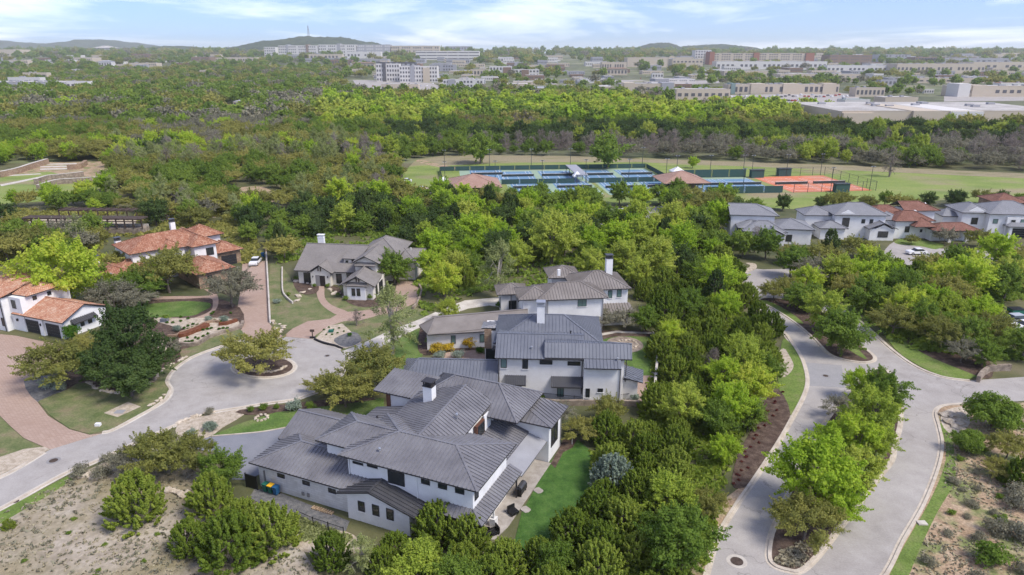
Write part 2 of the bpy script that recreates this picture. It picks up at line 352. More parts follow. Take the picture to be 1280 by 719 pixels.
# ================================================================== THE SETTING: ground, roads, lawns
def quad_sheet(name, x0, x1, y0, y1, z, mat): 
    return sheet(name, [(x0,y0),(x1,y0),(x1,y1),(x0,y1)], mat, z, px=False)
def land():
    xs = [-16000,16000]; ys = [-300,0]+[a for a, _ in RISE[1:-1]]+[24000]; V_ = [(x,y,Hgt(y)-.05) for y in ys for x in xs]; F_ = [(2*j,2*j+1,2*j+3,2*j+2) for j in range(len(ys)-1)]
    me = bpy.data.meshes.new('ground'); me.from_pydata(V_,[],F_); me.update(); me.materials.append(M['far_ground']); o = link(bpy.data.objects.new('ground', me)); o['kind'] = 'structure'
land()
quad_sheet('woodland_floor', -330, 330, -60, 300, 0, 'ground')
EXCL = []     # polygons (ground metres) that scattered trees keep clear of
def excl(pts, px=True, grow=0): EXCL.append([G(*p) for p in pts] if px else pts)
def ZS():
    ZS.z += .003; return ZS.z
ZS.z = .02
# ---- left street with its turning circle
street = [(-60,612),(0,597),(63,562),(113,546),(143,537),(187,513),(207,500),(213,488),(208,477),(217,463),(240,447),(277,433),(310,424),(354,421),(390,424),(412,429),(430,440),(434,452),(425,470),(410,485),(385,494),(367,500),(330,505),(300,510),(260,516),(233,525),(215,534),(165,556),(113,580),(82,592),(0,637),(-60,668)]
sheet('street', street, 'street', .02, 3)
EXCL.append([G(*p) for p in street])
for pts in ([(-60,612),(0,597),(55,566)], [(128,541),(143,537),(187,513),(207,500),(213,488),(208,477),(217,463),(240,447),(277,433),(303,425)], [(392,424),(412,429),(428,437)], [(434,452),(425,470),(410,485),(385,494),(367,500),(330,505),(300,510),(262,516)], [(225,529),(165,556),(113,580),(82,592),(0,637),(-60,668)]):
    p = catmull([G(*q) for q in pts], 5)
    strip('kerb', p, -.16, .16, 0, .13, 'kerb'); strip('gutter', p, -.45, .45, 0, .034, 'concrete')
isl = [(330+38*math.cos(a), 459-13.5*math.sin(a)) for a in [2*PI*i/28 for i in range(28)]]
islg = [G(*p) for p in isl]
strip('kerb', islg, -.2, .2, 0, .14, 'kerb', True); strip('gutter', islg, -.5, .5, 0, .03, 'concrete', True); sheet('traffic_island', isl, 'mulch', .12)
# ---- right avenue, two carriageways
LL = [(868,760),(881,719),(896,671),(919,632),(942,599),(972,553),(989,523),(1004,494),(1008,474),(1002,450),(990,430),(978,414),(962,400),(948,380),(936,366),(926,352),(915,343)]
RR = [(1075,760),(1109,717),(1129,677),(1155,631),(1173,585),(1178,556),(1174,534),(1170,517),(1180,508),(1212,505),(1300,500)]
RT = [(1300,470),(1212,476),(1177,471),(1144,458),(1114,437),(1090,415),(1062,392),(1035,374),(1010,362),(985,351),(990,342),(1020,347),(1060,345),(1124,339),(1160,332)]
TOP = [(1240,328),(1300,330),(1300,318),(1230,317),(1150,322),(1100,330),(1060,336),(1020,338),(985,336),(955,337),(935,335)]
road = LL[:-1] + [(915,343),(925,332)] + TOP[::-1] + RT[::-1][0:0]
avenue = LL + [(922,334)] + TOP[::-1][0:] 
sheet('avenue', LL + [(935,335),(955,337),(985,336),(1020,338),(1060,336),(1100,330),(1150,322),(1230,317),(1300,318),(1300,330),(1240,328)] + RT[::-1] + RR[::-1], 'asphalt', .02)
EXCL.append([G(*p) for p in LL + [(935,335),(985,336),(1020,338),(1060,336),(1100,330),(1150,322),(1230,317),(1300,318),(1300,330),(1240,328)] + RT[::-1] + RR[::-1]])
for pts in (LL, RR[:-1], RT[1:10]):
    p = catmull([G(*q) for q in pts], 5)
    strip('kerb', p, -.16, .16, 0, .13, 'kerb'); strip('gutter', p, -.45, .45, 0, .034, 'kerb')
medA = [(948,377),(957,381),(970,388),(993,403),(1017,423),(1037,443),(1060,451),(1086,453),(1092,446),(1074,431),(1056,413),(1040,399),(1020,386),(1000,378),(975,374),(955,373)]
medB = [(1104,461),(1118,480),(1124,500),(1124,530),(1117,557),(1113,576),(1090,605),(1057,648),(1024,691),(1001,713),(985,713),(968,707),(962,695),(966,668),(978,640),(992,606),(1010,566),(1032,530),(1054,500),(1078,474)]
for nm, md in (('median_upper', medA), ('median_lower', medB)):
    g = catmull([G(*p) for p in md], 4, True)
    strip('kerb', g, -.18, .18, 0, .14, 'kerb', True); strip('gutter', g, -.45, .45, 0, .032, 'kerb', True)
    sheet('median', g, 'mulch', .12, px=False)
sheet('median_grass', [(1030,404),(1042,412),(1062,428),(1078,443),(1083,450),(1070,444),(1050,430),(1032,412)], 'verge_grass', .127, 3)
sheet('median_grass', [(950,376),(965,379),(990,393),(1004,405),(992,402),(968,387)], 'verge_grass', .127, 3)
sheet('median_grass', [(1110,490),(1119,520),(1112,560),(1092,592),(1060,632),(1048,640),(1062,600),(1088,560),(1098,520)], 'verge_grass', .127, 3)
sheet('road_patch', [(1004,453),(1052,457),(1056,485),(1006,482)], 'asphalt_patch', .026)
# ---- verges beside the avenue
sheet('verge', [(979,424),(990,432),(1001,450),(1007,474),(1003,494),(990,519),(984,512),(976,495),(972,470),(975,445)], 'verge_grass', .07, 3)
sheet('footpath', [(979,436),(987,446),(992,457),(988,466),(980,472),(972,468),(966,450)], 'gravel', .08, 3)
sheet('mulch_bed', [(974,488),(988,518),(972,551),(942,597),(930,610),(915,606),(922,570),(938,540),(950,512),(960,496)], 'mulch', .075, 3)
sheet('verge', [(930,606),(941,597),(920,630),(896,669),(881,717),(868,740),(866,700),(890,640)], 'bare_earth', .068, 3)
sheet('verge', [(1092,402),(1118,436),(1146,456),(1178,470),(1211,474),(1240,462),(1200,455),(1150,440),(1100,402),(1060,375),(1058,386)], 'verge_grass', .07, 3)
sheet('mulch_bed', [(1150,440),(1200,462),(1235,474),(1240,458),(1215,430),(1180,420),(1150,425)], 'mulch', .078, 3)
sheet('hillside', [(1178,508),(1300,503),(1300,770),(1075,770),(1110,717),(1131,677),(1157,631),(1175,585),(1180,556),(1176,532),(1172,516)], 'bare_earth', .06)
sheet('verge', [(1175,530),(1182,556),(1180,585),(1160,631),(1133,677),(1112,719),(1095,750),(1122,750),(1148,690),(1172,640),(1194,600),(1192,560),(1186,536)], 'verge_grass', .07, 3)
sheet('rocky_slope', [(1176,520),(1186,512),(1206,510),(1212,530),(1196,545),(1180,536)], 'stone', .075, 3)
# ---- left brick driveway and lawns
sheet('brick_driveway', [(-60,400),(0,418),(20,420),(48,426),(77,431),(100,440),(60,462),(30,477),(38,492),(47,503),(60,520),(87,537),(112,544),(128,542),(63,562),(53,558),(30,548),(13,533),(0,520),(-60,480)], 'pavers', .045)
EXCL.append([G(*p) for p in [(-60,405),(20,420),(77,431),(40,450),(20,470),(47,503),(60,520),(87,537),(125,544),(63,565),(0,520),(-60,480)]])
sheet('lawn', [(48,502),(62,519),(87,536),(112,543),(143,535),(187,511),(205,499),(211,487),(206,477),(215,462),(238,446),(232,449),(203,463),(190,478),(167,489),(147,492),(127,488),(110,479),(96,480),(83,488),(67,494)], 'dull_lawn', .065)
EXCL.append([G(*p) for p in [(52,505),(87,537),(143,536),(205,499),(213,480),(235,448),(190,480),(147,495),(110,483),(83,490)]])
sheet('plant_bed', [(30,477),(47,503),(67,493),(83,487),(80,476),(60,470)], 'dark_gravel', .06, 3)
sheet('mulch_bed', [(83,487),(110,479),(127,487),(147,491),(167,488),(190,477),(203,463),(228,449),(225,430),(190,415),(140,430),(100,450),(80,470)], 'mulch', .055, 3)
sheet('stone_patch', [(130,517),(160,503),(176,509),(147,522)], 'gravel', .075)
sheet('lawn', [(-60,480),(0,521),(13,534),(30,549),(52,559),(20,568),(0,572),(-60,590)], 'dull_lawn', .065)
sheet('gravel_band', [(-60,592),(0,572),(30,562),(55,559),(62,562),(0,594),(-60,614)], 'gravel', .072)
# ---- terraced garden of the clay-roofed villa
sheet('garden_terrace', [(160,392),(200,372),(262,372),(300,385),(302,412),(262,424),(240,432),(228,437),(205,425),(175,410)], 'mulch', .052, 3)
sheet('lawn', [(150,383),(190,380),(230,377),(261,379),(262,385),(252,390),(240,395),(199,397),(160,395)], 'lawn', .075, 3)
sheet('footpath', [(150,378),(190,375),(230,374),(262,373),(266,380),(264,388),(254,394),(240,399),(252,399),(266,392),(273,380),(270,366),(255,362),(262,370),(200,371),(150,374)], 'pavers', .078, 3)
sheet('gravel_bed', [(193,398),(225,398),(252,398),(278,398),(297,401),(298,410),(280,418),(262,423),(246,430),(228,431),(224,424),(240,415),(200,404)], 'gravel', .081, 3)
sheet('lawn', [(226,438),(246,433),(264,422),(285,414),(300,412),(303,422),(275,431),(240,445),(229,449)], 'dull_lawn', .066, 3)
sheet('brick_driveway', [(303,330),(332,326),(334,350),(336,380),(337,405),(344,414),(354,421),(330,425),(303,425),(298,410),(296,390),(301,360)], 'pavers', .048)
EXCL.append([G(*p) for p in [(303,330),(332,326),(337,405),(354,421),(303,425),(297,390)]])
# ---- shingle-roofed house: drive, court, walk, lawns
sheet('front_lawn', [(338,330),(356,338),(372,362),(390,372),(430,372),(470,372),(520,385),(540,395),(525,410),(490,440),(480,460),(436,455),(430,440),(412,429),(390,424),(366,411),(340,405)], 'dull_lawn', .05, 3)
sheet('front_lawn', [(350,378),(370,372),(385,371),(400,377),(414,390),(400,398),(372,410),(349,402)], 'dull_lawn', .057, 3)
sheet('brick_driveway', [(366,411),(385,402),(412,399),(424,392),(437,390),(462,388),(490,380),(497,352),(515,352),(526,360),(521,378),(500,388),(475,394),(450,401),(430,402),(412,408),(395,419),(391,424),(354,421)], 'pavers', .062)
sheet('walk', [(396,358),(405,358),(406,372),(415,382),(436,391),(424,395),(405,384),(397,372)], 'pavers', .066, 3)
sheet('gravel_bed', [(394,424),(410,408),(428,405),(442,418),(452,430),(432,436),(412,429)], 'gravel', .069)
sheet('dark_bed', [(418,424),(442,415),(452,426),(436,434),(424,432)], 'dark_gravel', .073, 3)
sheet('mulch_bed', [(368,345),(396,355),(396,366),(378,368),(370,362),(366,352)], 'mulch', .07, 3)
sheet('mulch_bed', [(407,358),(424,360),(430,375),(450,384),(478,382),(480,372),(430,368)], 'mulch', .07, 3)
sheet('concrete_drive', [(429,439),(455,429),(480,417),(505,407),(526,399),(552,387),(581,376),(624,372),(660,374),(640,386),(612,382),(585,386),(556,396),(528,408),(500,422),(470,437),(441,450),(434,450)], 'concrete', .064)
EXCL.append([G(*p) for p in [(366,411),(412,399),(462,388),(490,380),(497,352),(526,360),(521,378),(526,399),(581,376),(660,372),(660,386),(556,396),(500,422),(441,452),(410,430)]])
sheet('brick_court', [(540,446),(560,441),(593,438),(612,446),(612,462),(560,455)], 'pavers', .062)
sheet('mulch_bed', [(528,405),(545,410),(600,425),(600,438),(560,440),(530,444),(522,432)], 'mulch', .058, 3)
sheet('side_lawn', [(440,452),(480,436),(520,412),(534,418),(530,440),(520,455),(500,470),(455,470)], 'lawn', .055, 3)
# ---- dark-roofed house: front lawn, drive, patio, back lawn
sheet('front_lawn', [(262,546),(300,530),(345,516),(395,508),(440,500),(480,498),(480,520),(420,530),(360,537),(320,541)], 'lawn', .06)
sheet('asphalt_drive', [(225,556),(262,547),(320,541),(360,535),(385,545),(340,585),(312,600),(290,600),(285,572)], 'blue_asphalt', .064)
strip('kerb', catmull([G(*p) for p in [(262,546),(300,543),(330,540),(357,535)]],4), -.1, .1, 0, .12, 'kerb')
sheet('gravel_bed', [(222,530),(262,519),(300,512),(312,512),(300,522),(278,535),(262,546),(228,556)], 'gravel', .068, 3)
sheet('mulch_bed', [(300,513),(400,501),(440,497),(470,500),(400,509),(345,516),(310,519)], 'mulch', .071, 3)
sheet('back_lawn', [(640,690),(652,642),(684,582),(702,560),(722,550),(745,570),(742,600),(725,640),(700,680)], 'lush_lawn', .06)
sheet('mulch_bed', [(688,580),(698,563),(704,549),(722,549),(716,560),(704,566),(694,586)], 'mulch', .066)
sheet('side_path', [(318,612),(340,612),(437,652),(432,665),(380,655),(340,640),(312,622)], 'dark_gravel', .05)
sheet('planting_strip', [(300,640),(345,636),(440,668),(450,690),(380,690)], 'gravel', .045, 3)
# ---- blue-roofed house: back lawn and path
sheet('back_lawn', [(742,424),(770,417),(818,417),(822,440),(816,480),(806,480),(770,440)], 'lawn', .055)
sheet('mulch_bed', [(740,416),(770,413),(818,415),(820,421),(770,421),(742,428)], 'mulch', .06, 3)
sheet('brick_path', [(795,470),(816,470),(814,500),(796,503)], 'pavers', .06)
sheet('narrow_walk', [(812,500),(817,500),(822,440),(819,415),(816,415),(816,450)], 'concrete', .075)
sheet('garden_path', [(740,419),(770,414),(816,416),(816,418),(770,416.5),(742,422)], 'concrete', .078)
# ---- dry ground in the lower left
sheet('dry_ground', [(-80,680),(0,641),(84,597),(116,585),(165,562),(215,560),(240,585),(300,640),(380,690),(410,740),(400,780),(-80,780)], 'dry_field', .04, 0)
sheet('grass_edge', [(-60,672),(0,640),(84,596),(92,600),(40,632),(0,655),(-60,690)], 'verge_grass', .055)
# ---- park field and tennis courts beyond
sheet('park_field', [(500,236),(505,215),(520,200),(620,197),(800,197),(900,205),(1060,209),(1160,216),(1300,222),(1300,262),(1180,250),(1100,258),(1000,262),(930,258),(880,252),(800,255),(640,262),(560,256)], 'park_grass', .02)
sheet('brown_field', [(520,200),(560,194),(700,195),(860,200),(1060,207),(1300,218),(1300,224),(1060,213),(900,207),(800,203),(640,203),(540,208)], 'brown_field', .035)
EXCL.append([G(*p) for p in [(505,240),(505,215),(520,199),(700,196),(860,200),(1060,207),(1300,217),(1300,238),(1160,244),(1070,248),(940,254),(880,252),(640,260),(560,250)]])
sheet('dirt_path', [(527,200),(552,206),(585,211),(560,211),(535,206),(520,202)], 'bare_earth', .045, 3)
sheet('gravel_lot', [(520,236),(540,234),(560,238),(556,246),(530,246)], 'gravel', .05, 3)
sheet('car_park', [(740,262),(830,258),(850,272),(840,284),(750,282)], 'asphalt_patch', .05)
EXCL.append([G(*p) for p in [(750,264),(820,262),(830,276),(760,276)]])
# ---- terraces of the far left garden
sheet('terrace_lawn', [(-40,224),(30,214),(80,213),(125,214),(128,234),(100,250),(50,252),(-40,258)], 'park_grass', .03)
EXCL.append([G(*p) for p in [(-40,214),(30,203),(130,203),(140,226),(125,240),(100,252),(0,256),(-40,256)]])
sheet('terrace_earth', [(-40,218),(20,211),(50,203),(130,202),(142,212),(120,230),(90,222),(60,214),(0,222)], 'bare_earth', .045, 0)
for i, yy in enumerate((205, 208, 211)):
    sheet('terrace_path', [(50,yy),(96,yy-1),(96,yy+.6),(50,yy+1.4)], 'concrete', .05+.01*i)
sheet('terrace_path', [(-40,222),(0,219.5),(50,217),(52,218),(0,221),(-40,224)], 'concrete', .06)
sheet('terrace_path', [(0,231),(25,226),(50,221),(52,222),(26,228),(2,233)], 'concrete', .06)
for nm, pts in (('clearing', [(20,158),(60,153),(92,154),(70,157),(40,160)]), ('clearing', [(265,148),(280,139),(302,138),(310,142),(300,146)]), ('clearing', [(295,236),(330,234),(345,250),(310,262),(296,250)]), ('clearing', [(415,222),(425,212),(432,214),(428,226)])):
    sheet(nm, pts, 'bare_earth', .04, 3); EXCL.append([G(*p) for p in pts])
sheet('creek_bed', [(0,282),(60,272),(180,270),(270,268),(270,272),(180,277),(150,290),(40,292),(0,292)], 'gravel', .04)
EXCL.append([G(*p) for p in [(35,273),(170,268),(175,294),(35,296)]])
# ---- street and courts by the right-hand houses
sheet('neighbour_drive', [(1100,320),(1112,306),(1122,300),(1150,304),(1175,311),(1300,318),(1300,332),(1230,326),(1150,330),(1110,334)], 'asphalt', .05)
EXCL.append([G(*p) for p in [(1105,318),(1112,302),(1150,302),(1300,312),(1300,326),(1110,328)]])
sheet('front_lawn', [(1118,302),(1135,296),(1160,302),(1180,306),(1170,312),(1150,308),(1125,306)], 'verge_grass', .06, 3)
sheet('trail', [(915,349),(930,343),(945,336),(944,330),(932,329),(938,333),(925,340),(905,345)], 'gravel', .06, 3)
sheet('car_court', [(1235,412),(1262,394),(1300,388),(1300,424),(1275,418)], 'concrete', .05)
EXCL.append([G(*p) for p in [(1240,412),(1262,380),(1300,380),(1300,426),(1275,424)]])
# ---- far town: streets and car parks
for pts in ([(905,119),(1050,116),(1075,119),(1072,128),(1040,134),(985,142),(960,138),(905,130)], [(820,102),(900,100),(900,104),(820,107)], [(440,99),(540,104),(560,112),(540,122),(500,118),(450,112)], [(1030,150),(1075,146),(1110,158),(1050,160)], [(1180,120),(1280,118),(1280,126),(1180,127)], [(745,98),(830,93),(835,98),(760,104)], [(0,112),(110,110),(112,114),(0,117)]):
    sheet('car_park', pts, 'asphalt', .0+ZS(), kind='structure'); EXCL.append([G(*p) for p in pts])
# ================================================================== HOUSE KIT
HOUSES = []
def clip_line(poly, p, d):
    """part of the line p+t*d inside a 2-D polygon (convex)"""
    ts = []
    n = len(poly)
    for i in range(n):
        a, b = poly[i], poly[(i+1)%n]; ex, ey = b[0]-a[0], b[1]-a[1]; den = d[0]*ey - d[1]*ex
        if abs(den) < 1e-9: continue
        t = ((a[0]-p[0])*ey - (a[1]-p[1])*ex)/den; s_ = ((a[0]-p[0])*d[1] - (a[1]-p[1])*d[0])/den
        if -1e-6 <= s_ <= 1+1e-6: ts.append(t)
    if len(ts) < 2: return None
    return min(ts), max(ts)
def hipf(u0, u1, v0, v1, ze, zr, axis='u', a=True, b=True):
    """roof faces of a hip or gable roof; a/b: hipped at the low/high end"""
    if axis == 'u':
        h = (v1-v0)/2; vm = (v0+v1)/2; ua = u0+h if a else u0; ub = u1-h if b else u1
        if ua > ub: ua = ub = (ua+ub)/2
        F = [[(u0,v0,ze),(u1,v0,ze),(ub,vm,zr),(ua,vm,zr)], [(u1,v1,ze),(u0,v1,ze),(ua,vm,zr),(ub,vm,zr)]]
        if a: F.append([(u0,v1,ze),(u0,v0,ze),(ua,vm,zr)])
        if b: F.append([(u1,v0,ze),(u1,v1,ze),(ub,vm,zr)])
    else:
        h = (u1-u0)/2; um = (u0+u1)/2; va = v0+h if a else v0; vb = v1-h if b else v1
        if va > vb: va = vb = (va+vb)/2
        F = [[(u1,v0,ze),(u1,v1,ze),(um,vb,zr),(um,va,zr)], [(u0,v1,ze),(u0,v0,ze),(um,va,zr),(um,vb,zr)]]
        if a: F.append([(u0,v0,ze),(u1,v0,ze),(um,va,zr)])
        if b: F.append([(u1,v1,ze),(u0,v1,ze),(um,vb,zr)])
    out_ = []
    for f in F:
        g = []
        for p in f:
            if not g or (Vector(p)-Vector(g[-1])).length > 1e-4: g.append(p)
        if (Vector(g[0])-Vector(g[-1])).length < 1e-4: g.pop()
        out_.append(g)
    return out_
class House:
    def __init__(s, label, px, h, ang, cat='house', name='house', off=(0,0), world=None):
        p = world or P(px[0], px[1], h); a = R(ang); s.a = a
        s.o = (p[0]+off[0]*math.cos(a)-off[1]*math.sin(a), p[1]+off[0]*math.sin(a)+off[1]*math.cos(a))
        s.root = thing(name, label, cat, (s.o[0], s.o[1], 0), a); s.nr = 0; HOUSES.append(s)
    def W(s, u, v): return (s.o[0]+u*math.cos(s.a)-v*math.sin(s.a), s.o[1]+u*math.sin(s.a)+v*math.cos(s.a))
    def L(s, x, y, h):
        p = P(x, y, h); dx = p[0]-s.o[0]; dy = p[1]-s.o[1]
        return (dx*math.cos(s.a)+dy*math.sin(s.a), -dx*math.sin(s.a)+dy*math.cos(s.a))
    def clear(s, u0, u1, v0, v1, m=1.2):
        EXCL.append([s.W(u0-m,v0-m), s.W(u1+m,v0-m), s.W(u1+m,v1+m), s.W(u0-m,v1+m)])
    def walls(s, blocks, mat='white_wall', name='wall'):
        mb = MB()
        for k, b in enumerate(blocks): e = .0025*(k % 4); mb.box(b[0]-e, b[1]+e, b[2]-e, b[3]+e, b[4]-(.1 if b[4] <= 0 else 0), b[5]-e)
        return mb.build(name, mat, s.root)
    def gable(s, side, pos, a0, a1, z0, zp, mat='white_wall', th=.2, am=None):
        """triangular gable wall"""
        am = (a0+a1)/2 if am is None else am; mb = MB(); t = [(a0,z0),(a1,z0),(am,zp)]
        def q(a, z, d): return (a, pos+d, z) if side in 'fb' else (pos+d, a, z)
        A = [q(a,z,0) for a,z in t]; B = [q(a,z,th) for a,z in t]
        mb.face(A); mb.face(B[::-1])
        for i in range(3): j = (i+1)%3; mb.face([A[i],A[j],B[j],B[i]])
        return mb.build('gable_wall', mat, s.root)
    def roof(s, faces, mat, rib=0.0, th=.16, name='roof', ridge=True, trim='dark_trim', ribw=.06, ribh=.09):
        s.nr += 1; dz = .003*(s.nr % 5); mb = MB(); rb = MB(); edges = {}
        flat = []
        for f in faces:
            q = [Vector(p) for p in f]
            if len(q) > 3:
                nn = Vector((0,0,0))
                for i in range(len(q)): nn += q[i].cross(q[(i+1)%len(q)])
                nn.normalize(); dev = max(abs((p-q[0]).dot(nn)) for p in q)
                if dev > .02:
                    for t in tessellate_polygon([[Vector((p.x,p.y,0)) for p in q]]): flat.append([q[k] for k in t])
                    continue
            flat.append(q)
        for f in flat:
            f = [Vector((p[0],p[1],p[2]+dz)) for p in f]; n = (f[1]-f[0]).cross(f[2]-f[0]).normalized()
            if n.z < 0: f = f[::-1]; n = -n
            low = [p - Vector((0,0,th)) for p in f]
            mb.face(f, mi=0); mb.face(low[::-1], mi=1)
            for i in range(len(f)):
                j = (i+1)%len(f)
                ky = tuple(sorted([tuple(round(c_,2) for c_ in f[i]), tuple(round(c_,2) for c_ in f[j])])); edges.setdefault(ky, []).append(n)
                mb.face([low[i],low[j],f[j],f[i]], mi=1)
            if rib and abs(n.z) < .9999:
                d = Vector((n.x, n.y)).normalized(); e = Vector((-d.y, d.x)); poly = [(p.x,p.y) for p in f]
                es = [p[0]*e.x+p[1]*e.y for p in poly]; t = math.floor(min(es)/rib)*rib + rib*.5
                def zat(x, y): return f[0].z - (n.x*(x-f[0].x)+n.y*(y-f[0].y))/n.z
                while t < max(es):
                    c_ = clip_line(poly, (e.x*t, e.y*t), (d.x, d.y))
                    if c_ and c_[1]-c_[0] > .15:
                        a = (e.x*t+d.x*c_[0], e.y*t+d.y*c_[0]); b = (e.x*t+d.x*c_[1], e.y*t+d.y*c_[1])
                        rb.bar((a[0],a[1],zat(*a)-.01), (b[0],b[1],zat(*b)-.01), ribw, ribh+.01)
                    t += rib
        o = mb.build(name, mat, s.root, mats=[mat, trim])
        if rb.f: q = rb.build('roof_seams', mat, o); q['kind'] = 'stuff'
        if ridge:
            cb = MB()
            for ky, ns in edges.items():
                if len(ns) == 2 and (ns[0]-ns[1]).length > .16:
                    a, b = Vector(ky[0]), Vector(ky[1]); z = Vector((0,0,-.02)); cb.bar(a+z, b+z, .24 if rib else .3, .09)
            if cb.f: cb.build('ridge_cap', mat, o)
        return o
    def hip(s, u0, u1, v0, v1, ze, zr, mat, axis='u', a=True, b=True, **k):
        return s.roof(hipf(u0,u1,v0,v1,ze,zr,axis,a,b), mat, **k)
    def window(s, side, pos, a0, a1, z0, z1, n=1, frame='dark_trim', pane='glass', fw=.07, rows=1, name='window', sill=False):
        """frame proud of the wall with the pane set back inside it"""
        sg = {'f':-1,'l':-1,'b':1,'r':1}[side]
        def bx(mb, p0, p1, q0, q1, d0, d1):
            c0, c1 = sorted((pos+sg*d0, pos+sg*d1))
            if side in 'fb': mb.box(p0,p1,c0,c1,q0,q1)
            else: mb.box(c0,c1,p0,p1,q0,q1)
        fr = MB(); d = .07
        bx(fr,a0,a1,z0,z0+fw,-.02,d); bx(fr,a0,a1,z1-fw,z1,-.02,d); bx(fr,a0,a0+fw,z0+fw,z1-fw,-.02,d-.004); bx(fr,a1-fw,a1,z0+fw,z1-fw,-.02,d-.004)
        for i in range(1, n): m_ = a0+(a1-a0)*i/n; bx(fr,m_-fw*.4,m_+fw*.4,z0+fw,z1-fw,-.02,d-.008)
        for i in range(1, rows): m_ = z0+(z1-z0)*i/rows; bx(fr,a0+fw,a1-fw,m_-fw*.3,m_+fw*.3,-.02,d-.012)
        o = fr.build(name, frame, s.root)
        if sill: sb = MB(); bx(sb,a0-.08,a1+.08,z0-.09,z0-.002,-.02,.12); sb.build('sill', 'white_trim', o)
        for i in range(n):
            p = MB(); w0 = a0+(a1-a0)*i/n; w1 = a0+(a1-a0)*(i+1)/n; bx(p,w0+fw*.3,w1-fw*.3,z0+fw*.3,z1-fw*.3,-.01,.025); p.build('pane', pane, o)
        return o
    def part(s, name, mat, *boxes, label=None):
        mb = MB()
        for b in boxes: mb.box(*b)
        o = mb.build(name, mat, s.root)
        if label: o['label'] = label
        return o
    def garage_door(s, side, pos, a0, a1, z1, mat='gd_charcoal', rows=4):
        sg = {'f':-1,'l':-1,'b':1,'r':1}[side]; o = None
        for i in range(rows):
            mb = MB(); q0 = .02+z1*i/rows+.015; q1 = .02+z1*(i+1)/rows-.015; c0, c1 = sorted((pos-.01, pos+sg*.05))
            if side in 'fb': mb.box(a0,a1,c0,c1,q0,q1)
            else: mb.box(c0,c1,a0,a1,q0,q1)
            if o is None: o = mb.build('garage_door', mat, s.root)
            else: mb.build('door_panel', mat, o)
        return o
    def chimney(s, u, v, z0, z1, w_=.9, d=.9, mat='white_wall', cap='dark_trim', open_=True):
        mb = MB().box(u-w_/2,u+w_/2,v-d/2,v+d/2,z0,z1); o = mb.build('chimney', mat, s.root)
        cb = MB()
        for a in (-1,1):
            for b in (-1,1): cb.box(u+a*w_*.42-.05,u+a*w_*.42+.05,v+b*d*.42-.05,v+b*d*.42+.05,z1,z1+.5)
        cb.box(u-w_*.34,u+w_*.34,v-d*.34,v+d*.34,z1-.02,z1+.42); cb.box(u-w_*.6,u+w_*.6,v-d*.6,v+d*.6,z1+.5,z1+.6); cb.box(u-w_*.55,u+w_*.55,v-d*.55,v+d*.55,z1-.1,z1+.02)
        cb.build('chimney_cap', cap, o); return o
    def pipe(s, u, v, z0, z1, mat='grey_trim', r=.05, name='downspout'):
        return s.part(name, mat, (u-r,u+r,v-r,v+r,z0,z1))
    def vent(s, u, v, z, mat='steel'):
        mb = MB().tube((u,v,z-.3),(u,v,z+.25),.09,.09,8).tube((u,v,z+.25),(u,v,z+.34),.16,.12,8); return mb.build('roof_vent', mat, s.root)
# ================================================================== HOUSE 1: white house, dark standing-seam roofs, nearest
RB = .46
h = House('nearest white two-storey house with charcoal standing-seam roofs and a dark-capped chimney', (597,615), 6.3, -23.5)
H1 = h; h.clear(-28,2,-2,20,.5)
h.walls([(-15.0,-.9,.75,8.6,0,6.2), (-14.6,-5.8,8.4,15.3,0,6.2),(-6.2,-1.6,8.4,16,0,3.2), (-19.1,-14.8,2.4,8.0,2.2,6.2), (-26.3,-14.7,-.4,6.6,0,3.15), (-26.6,-20.5,4.6,11.2,0,3.2), (-19.4,-14.4,14.4,19,0,6.0), (-20.5,-14.3,8,15,0,3.2), (-6.2,.95,16.4,20.4,0,4.9), (-14,-5.5,15,20.6,0,6.0)], 'white_wall')
w1 = h.walls([(-26.33,-14.6,-.46,-.3,0,3.1)], 'white_stone', 'brick_wall')
h.hip(-15.85,0,0,9.2,6.3,7.6,'metal_dark',rib=RB)
h.hip(-20.0,-10,1.6,8.1,6.15,7.4,'metal_dark',rib=RB,b=False)
# mid block: ridge running back
h.roof([[(-15.3,4.6,5.57),(-15.3,15.4,6.44),(-9,15.4,8.49),(-9,4.6,7.62)], [(-5.5,4.6,6.32),(-5.5,15.4,7.2),(-9,15.4,8.49),(-9,4.6,7.62)]], 'metal_dark', rib=RB)
h.hip(-15.3,-1.6,13.2,21.2,6.25,8.5,'metal_dark',rib=RB)
h.chimney(-12.3,12.6,7.0,9.1,1.15,1.0)
# entry tower with timber and glass end
h.roof([[(-21.0,13.9,6.05),(-14.2,13.9,6.05),(-14.2,18.8,6.9),(-21.0,18.8,6.9)]], 'metal_dark', rib=RB)
h.part('timber_cladding','wood_brown',(-19.52,-19.39,14.42,15.3,2.6,6.0),(-19.52,-19.39,17.6,18.9,0,6.0))
h.window('l',-19.42,15.3,17.6,2.4,5.6,2,rows=3)
h.part('timber_cladding','wood_brown',(-19.46,-18.9,14.3,14.39,2.5,5.98))
# low roof behind the tower side
h.roof([[(-20.9,8.2,3.6),(-20.9,14.3,3.6),(-15.2,14.3,5.0),(-15.2,8.2,5.0)]], 'metal_dark', rib=RB)
h.vent(-18.6,11.0,4.2,'dark_trim')
# garage wing
h.hip(-27.0,-11.5,-1.1,6.9,3.2,4.55,'metal_dark',rib=RB,b=False)
h.roof([[(-27.4,4.0,3.25),(-20.2,4.0,3.25),(-20.2,7.8,5.0),(-27.4,7.8,5.0)],[(-20.2,11.6,3.25),(-27.4,11.6,3.25),(-27.4,7.8,5.0),(-20.2,7.8,5.0)]], 'metal_dark', rib=RB)
h.gable('l',-26.6,4.6,11.2,3.1,4.75,am=7.8)
